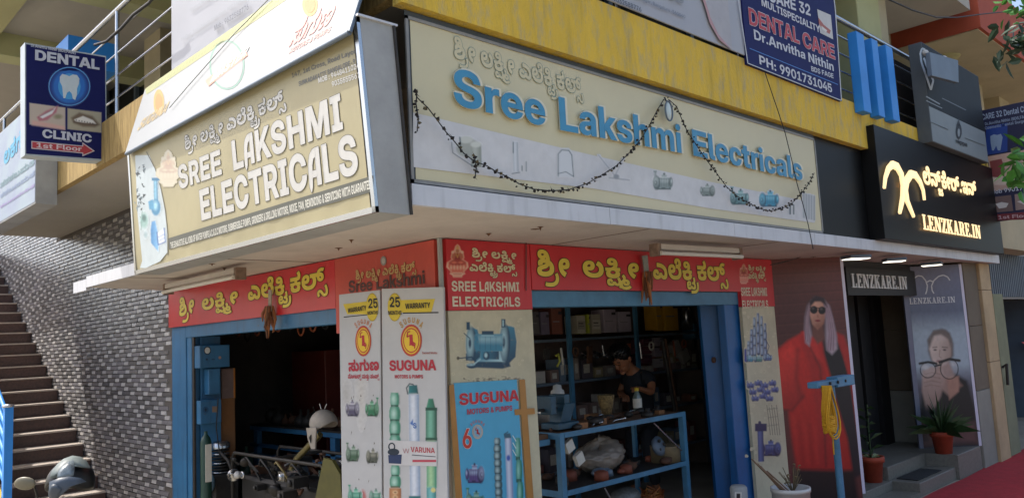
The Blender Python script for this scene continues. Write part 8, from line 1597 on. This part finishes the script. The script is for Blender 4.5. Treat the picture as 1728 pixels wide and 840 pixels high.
# ================================================================ STAIR RAILING (left edge)
RXs = -1.66; pt0 = on(0,RXs,14,690); 
gr = thing('stair_railing', 'bright blue steel railing with sloping bars at the bottom left of the stairs', 'railing', (RXs,pt0.y,.0))
y1r = pt0.y; zr = pt0.z; sl_ = .182/.312
MB().box((RXs-.035,y1r-.035,0),(RXs+.035,y1r+.035,zr+.02), M['finblue']).build('post', gr); MB().lathe((RXs,y1r,zr+.02), [(0,0),(.05,0),(.05,.02),(0,.03)], M['steel']).build('post_cap', gr)
for k in range(6):
    z0_ = zr-.06-k*.13; MB().tube([V(RXs,y1r+.03,z0_),V(RXs,y1r+4.5,z0_+4.5*sl_)], .022, M['finblue'], 6).build('rail', gr)
single(MB().hexa([(RXs-.06,y1r-.02,0),(RXs+.03,y1r-.02,0),(RXs+.03,y1r+6,0),(RXs-.06,y1r+6,0),(RXs-.06,y1r-.02,zr-1.0),(RXs+.03,y1r-.02,zr-1.0),(RXs+.03,y1r+6,zr-1.0+6*sl_),(RXs-.06,y1r+6,zr-1.0+6*sl_)], M['yellow']), 'stair_parapet', 'yellow stuccoed stair parapet below the blue railing', 'parapet')
# ================================================================ SCOOTER WITH HELMET (mostly below the frame)
hcn = at(119,814,4.55)
sc = thing('scooter', 'dark motor scooter parked at the lower left, only its mirror and handlebar showing', 'scooter', (hcn.x,hcn.y+.1,0))
scm = mat('scooter_grey','#3a3d42',.3,var=.1,scale=4); fw = V(.25,-.97,0).normalized(); sd2 = V(fw.y,-fw.x,0)
g0 = V(hcn.x,hcn.y,0)+V(.02,.12,0); hb = g0+V(0,0,1.02)
left = -sd2 if (pj_ := 0) else sd2
mirc = at(42,815,4.6)
MB().tube([hb-(mirc-hb).normalized()*.28*V(1,1,0).length/1.414, hb, hb+V((mirc-hb).x,(mirc-hb).y,0)*.85], .014, M['iron']).build('handlebar', sc)
MB().tube([hb+V((mirc-hb).x,(mirc-hb).y,0)*.5, mirc+V(.06,.02,-.05), mirc+V(.04,0,0)], .006, M['iron'], 6).build('mirror_stem', sc)
rt_ = m3.to_quaternion().to_matrix() if False else m3
MB().ball(mirc, .062, mat('mirror_back','#6f6a58',.35,var=.1,scale=4), 20, 10, (1,.62,.25), rt_).build('mirror', sc)
MB().ball(hb+fw*.04+V(0,0,-.08), .13, scm, 18, 10, (1,1,.8)).build('headlamp_cowl', sc)
MB().hexa([hb+fw*.16+sd2*s_*.2*w_+V(0,0,z_) for z_, w_ in ((-.78,1),(-.12,.7)) for s_ in (-1,)]+[V(0,0,0)]*0 if False else [g0+fw*.2+sd2*.2+V(0,0,.25), g0+fw*.2-sd2*.2+V(0,0,.25), g0+fw*.1-sd2*.2+V(0,0,.25), g0+fw*.1+sd2*.2+V(0,0,.25), g0+fw*.12+sd2*.14+V(0,0,.9), g0+fw*.12-sd2*.14+V(0,0,.9), g0+fw*.04-sd2*.14+V(0,0,.9), g0+fw*.04+sd2*.14+V(0,0,.9)], scm).build('front_apron', sc, bevel=.02)
MB().obox(g0-fw*.55+V(0,0,.52), fw*.4, sd2*.17, V(0,0,.17), scm).build('rear_body', sc, bevel=.06); MB().obox(g0-fw*.5+V(0,0,.74), fw*.36, sd2*.14, V(0,0,.045), M['blackmatt']).build('seat', sc, bevel=.03); MB().obox(g0-fw*.1+V(0,0,.27), fw*.25, sd2*.15, V(0,0,.03), scm).build('floorboard', sc, bevel=.01)
for o_ in (.3,-.8): 
    w = MB(); w.lathe(g0+fw*o_+V(0,0,.22)-sd2*.05, [(.12,0),(.2,0),(.225,.02),(.225,.08),(.2,.1),(.12,.1)], M['blackmatt'], sd2, 24); w.build('wheel', sc)
hl = thing('helmet', 'grey and black full-face motorcycle helmet resting on the scooter handlebar at lower left', 'helmet', hcn)
lookdir = V(-.75,-.62,0)
vs, S_, R2 = helmet_shell(hcn, .128, mat('helmet_black','#0f1114',.4,spec=.4), hl, lookdir)
cp_ = m3 @ V(-.02,.03,.0)
def onhelm(px, py, r=.146):
    rd_ = ray(px, py).normalized(); oc = CAM-hcn; b_ = oc.dot(rd_); disc = b_*b_-(oc.length_squared-r*r); return CAM+rd_*(-b_-math.sqrt(max(disc,0)))
def hpatch(pts, m, name, r=.146, th=.004):
    c = [sum(p[0] for p in pts)/len(pts), sum(p[1] for p in pts)/len(pts)]; vs = [onhelm(c[0], c[1], r)]; ring_n = len(pts); fs = []
    for q in (.5, 1.0): vs += [onhelm(c[0]+(p[0]-c[0])*q, c[1]+(p[1]-c[1])*q, r) for p in pts]
    for k in range(ring_n):
        k2 = (k+1) % ring_n; fs.append((0, 1+k, 1+k2)); fs.append((1+k, 1+ring_n+k, 1+ring_n+k2, 1+k2))
    o = MB().raw(vs, fs, m, True).build(name, hl); md = o.modifiers.new('thick','SOLIDIFY'); md.thickness = th; md.offset = -1
hg = mat('helmet_grey','#3f4a58',.45,var=.15,scale=10); 
hpatch([(98,782),(108,774),(122,769),(136,771),(146,778),(152,790),(140,784),(124,780),(110,788),(96,806),(84,806),(88,794)], mat('helmet_sunlit','#5f6a6a',.5,var=.15,scale=10), 'sunlit_crown', .150)  # pale patch paints the sunlight on the helmet's crown
hpatch([(104,788),(114,780),(124,776),(126,790),(124,802),(112,804),(96,808),(98,798)], mat('visor','#6d7a82',.25,var=.5,scale=14,spec=.6,col2='#2a3238'), 'visor', .151)
hpatch([(84,812),(100,806),(118,803),(136,806),(146,812),(132,816),(120,820),(104,834),(90,848),(82,836)], hg, 'chin_guard', .154)
hpatch([(84,818),(94,816),(104,824),(98,838),(88,846),(82,832)], mat('helmet_dark_grey','#3d4650',.35), 'chin_vent', .157)
# ================================================================ TREE AT THE RIGHT EDGE
tr_ = thing('tree', 'leafy street tree reaching into the right edge of the picture', 'tree', (2.6,-5.2,0)); 
TB = V(3.4,-5.6,0)
MB().tube([TB,TB+V(-.05,.05,1.5),TB+V(-.25,.2,3.0),TB+V(-.35,.4,4.6)], .1, mat('bark','#4a4034',.95,var=.4,scale=12,bump=.8,bscale=20), 12, rs=[.16,.13,.1,.06]).build('trunk', tr_)
L1 = at(1712,282,5.2); L2 = at(1722,70,5.4); L3 = at(1745,20,5.4)
for tgt in (L1,L2,L3): MB().tube([TB+V(-.2,.2,2.6), (TB+V(-.2,.2,2.8)).lerp(tgt,.5)+V(.2,-.1,.2), tgt+V(.1,-.05,.0)], .02, mat('bark','#4a4034',.95), 8, rs=[.05,.025,.006]).build('limb', tr_)
rl_ = random.Random(6); m = MB()
def leaf(c, d, L_, w, mm):
    d = d.normalized(); s_ = d.cross(V(rl_.uniform(-1,1),rl_.uniform(-1,1),rl_.uniform(-1,1))).normalized(); n_ = d.cross(s_)
    m.raw([c, c+d*L_*.3+s_*w+n_*.008, c+d*L_*.7+s_*w*.8+n_*.008, c+d*L_, c+d*L_*.7-s_*w*.8+n_*.008, c+d*L_*.3-s_*w+n_*.008], [(0,1,2,3),(0,3,4,5)], mm)
dkl = mat('tree_leaf_dark','#27402c',.5,var=.4,scale=9)
for c0, n_, sp_, mm, L_ in ((at(1716,275,5.1),26,.10,M['leafb'],.14),(at(1722,296,5.1),14,.07,M['leafb'],.12),(at(1722,78,5.4),26,.09,dkl,.12),(at(1738,50,5.4),40,.16,dkl,.12),(at(1728,8,5.3),60,.14,M['leafb'],.08),(TB+V(-.4,.5,5.2),900,.75,M['leafb'],.14)):
    for k in range(n_): leaf(c0+V(rl_.gauss(0,1),rl_.gauss(0,1),rl_.gauss(0,1))*sp_*.6, V(rl_.uniform(-1,1),rl_.uniform(-1,1),rl_.uniform(-1,.4)), L_*rl_.uniform(.7,1.2), L_*.2, mm)
m.build('crown', tr_)

# dark stock and machines deeper in the left shop
rz = random.Random(90)
for i in range(22):
    y = 3.0+i*.125; x = rz.uniform(.7,1.05); s_ = rz.uniform(.06,.12); z = .18; h_ = rz.uniform(.35,.75); mm = rz.choice([M['iron'],M['slate'],M['bluep'],M['rust'],mat('dull_green','#3a5648',.5,var=.3,scale=9),M['galv']]); m = MB()
    if i % 3 == 0: m.lathe((x,y,z), [(0,0),(s_,0),(s_,h_*.3),(s_*.85,h_*.32),(s_*.85,h_*.8),(s_*.4,h_*.9),(s_*.2,h_*.92),(s_*.2,h_),(0,h_)], mm, seg=16); n_ = 'pump_body'
    elif i % 3 == 1: m.box((x-s_,y-s_,z),(x+s_,y+s_,z+h_*.7), mm); m.lathe((x,y,z+h_*.7), [(s_*.8,0),(s_*.8,.06),(s_*.3,.1),(0,.1)], M['iron'], seg=14); n_ = 'motor_case'
    else: m.tube([V(x,y,z),V(x,y,z+h_*.8),V(x-.12,y-.05,z+h_),V(x-.2,y-.15,z+h_*.9)], .03, mm, 8); m.lathe((x,y,z), [(0,0),(s_*1.2,0),(s_*1.2,.1),(s_*.4,.16)], mm, seg=14); n_ = 'pipe_stand'
    single(m, n_, 'old '+n_.replace('_',' ')+', '+ORD[min(19,i)]+' from the right in the dark row behind the generator', n_.replace('_',' '), 'old machines behind the generator')
for i in range(9):
    y = 3.2+i*.26; x = 1.0; L_ = rz.uniform(.2,.5); m = MB(); m.tube([V(x,y,2.5),V(x,y,2.5-L_*.4)], .004, M['cable'], 4); m.tube([V(x,y+.07*math.cos(a*.45),2.42-L_*.4+.09*math.sin(a*.45)) for a in range(15)], .012, rz.choice([M['cable'],mat('belt_black','#232325',.6),M['rust'],mat('orange_coil','#8c4a2c',.6)]), 6, caps=False)
    single(m, 'hanging_belt', ORD[i]+' drive belt from the right hung up inside the left shop', 'belt', 'belts hung up in the left shop')
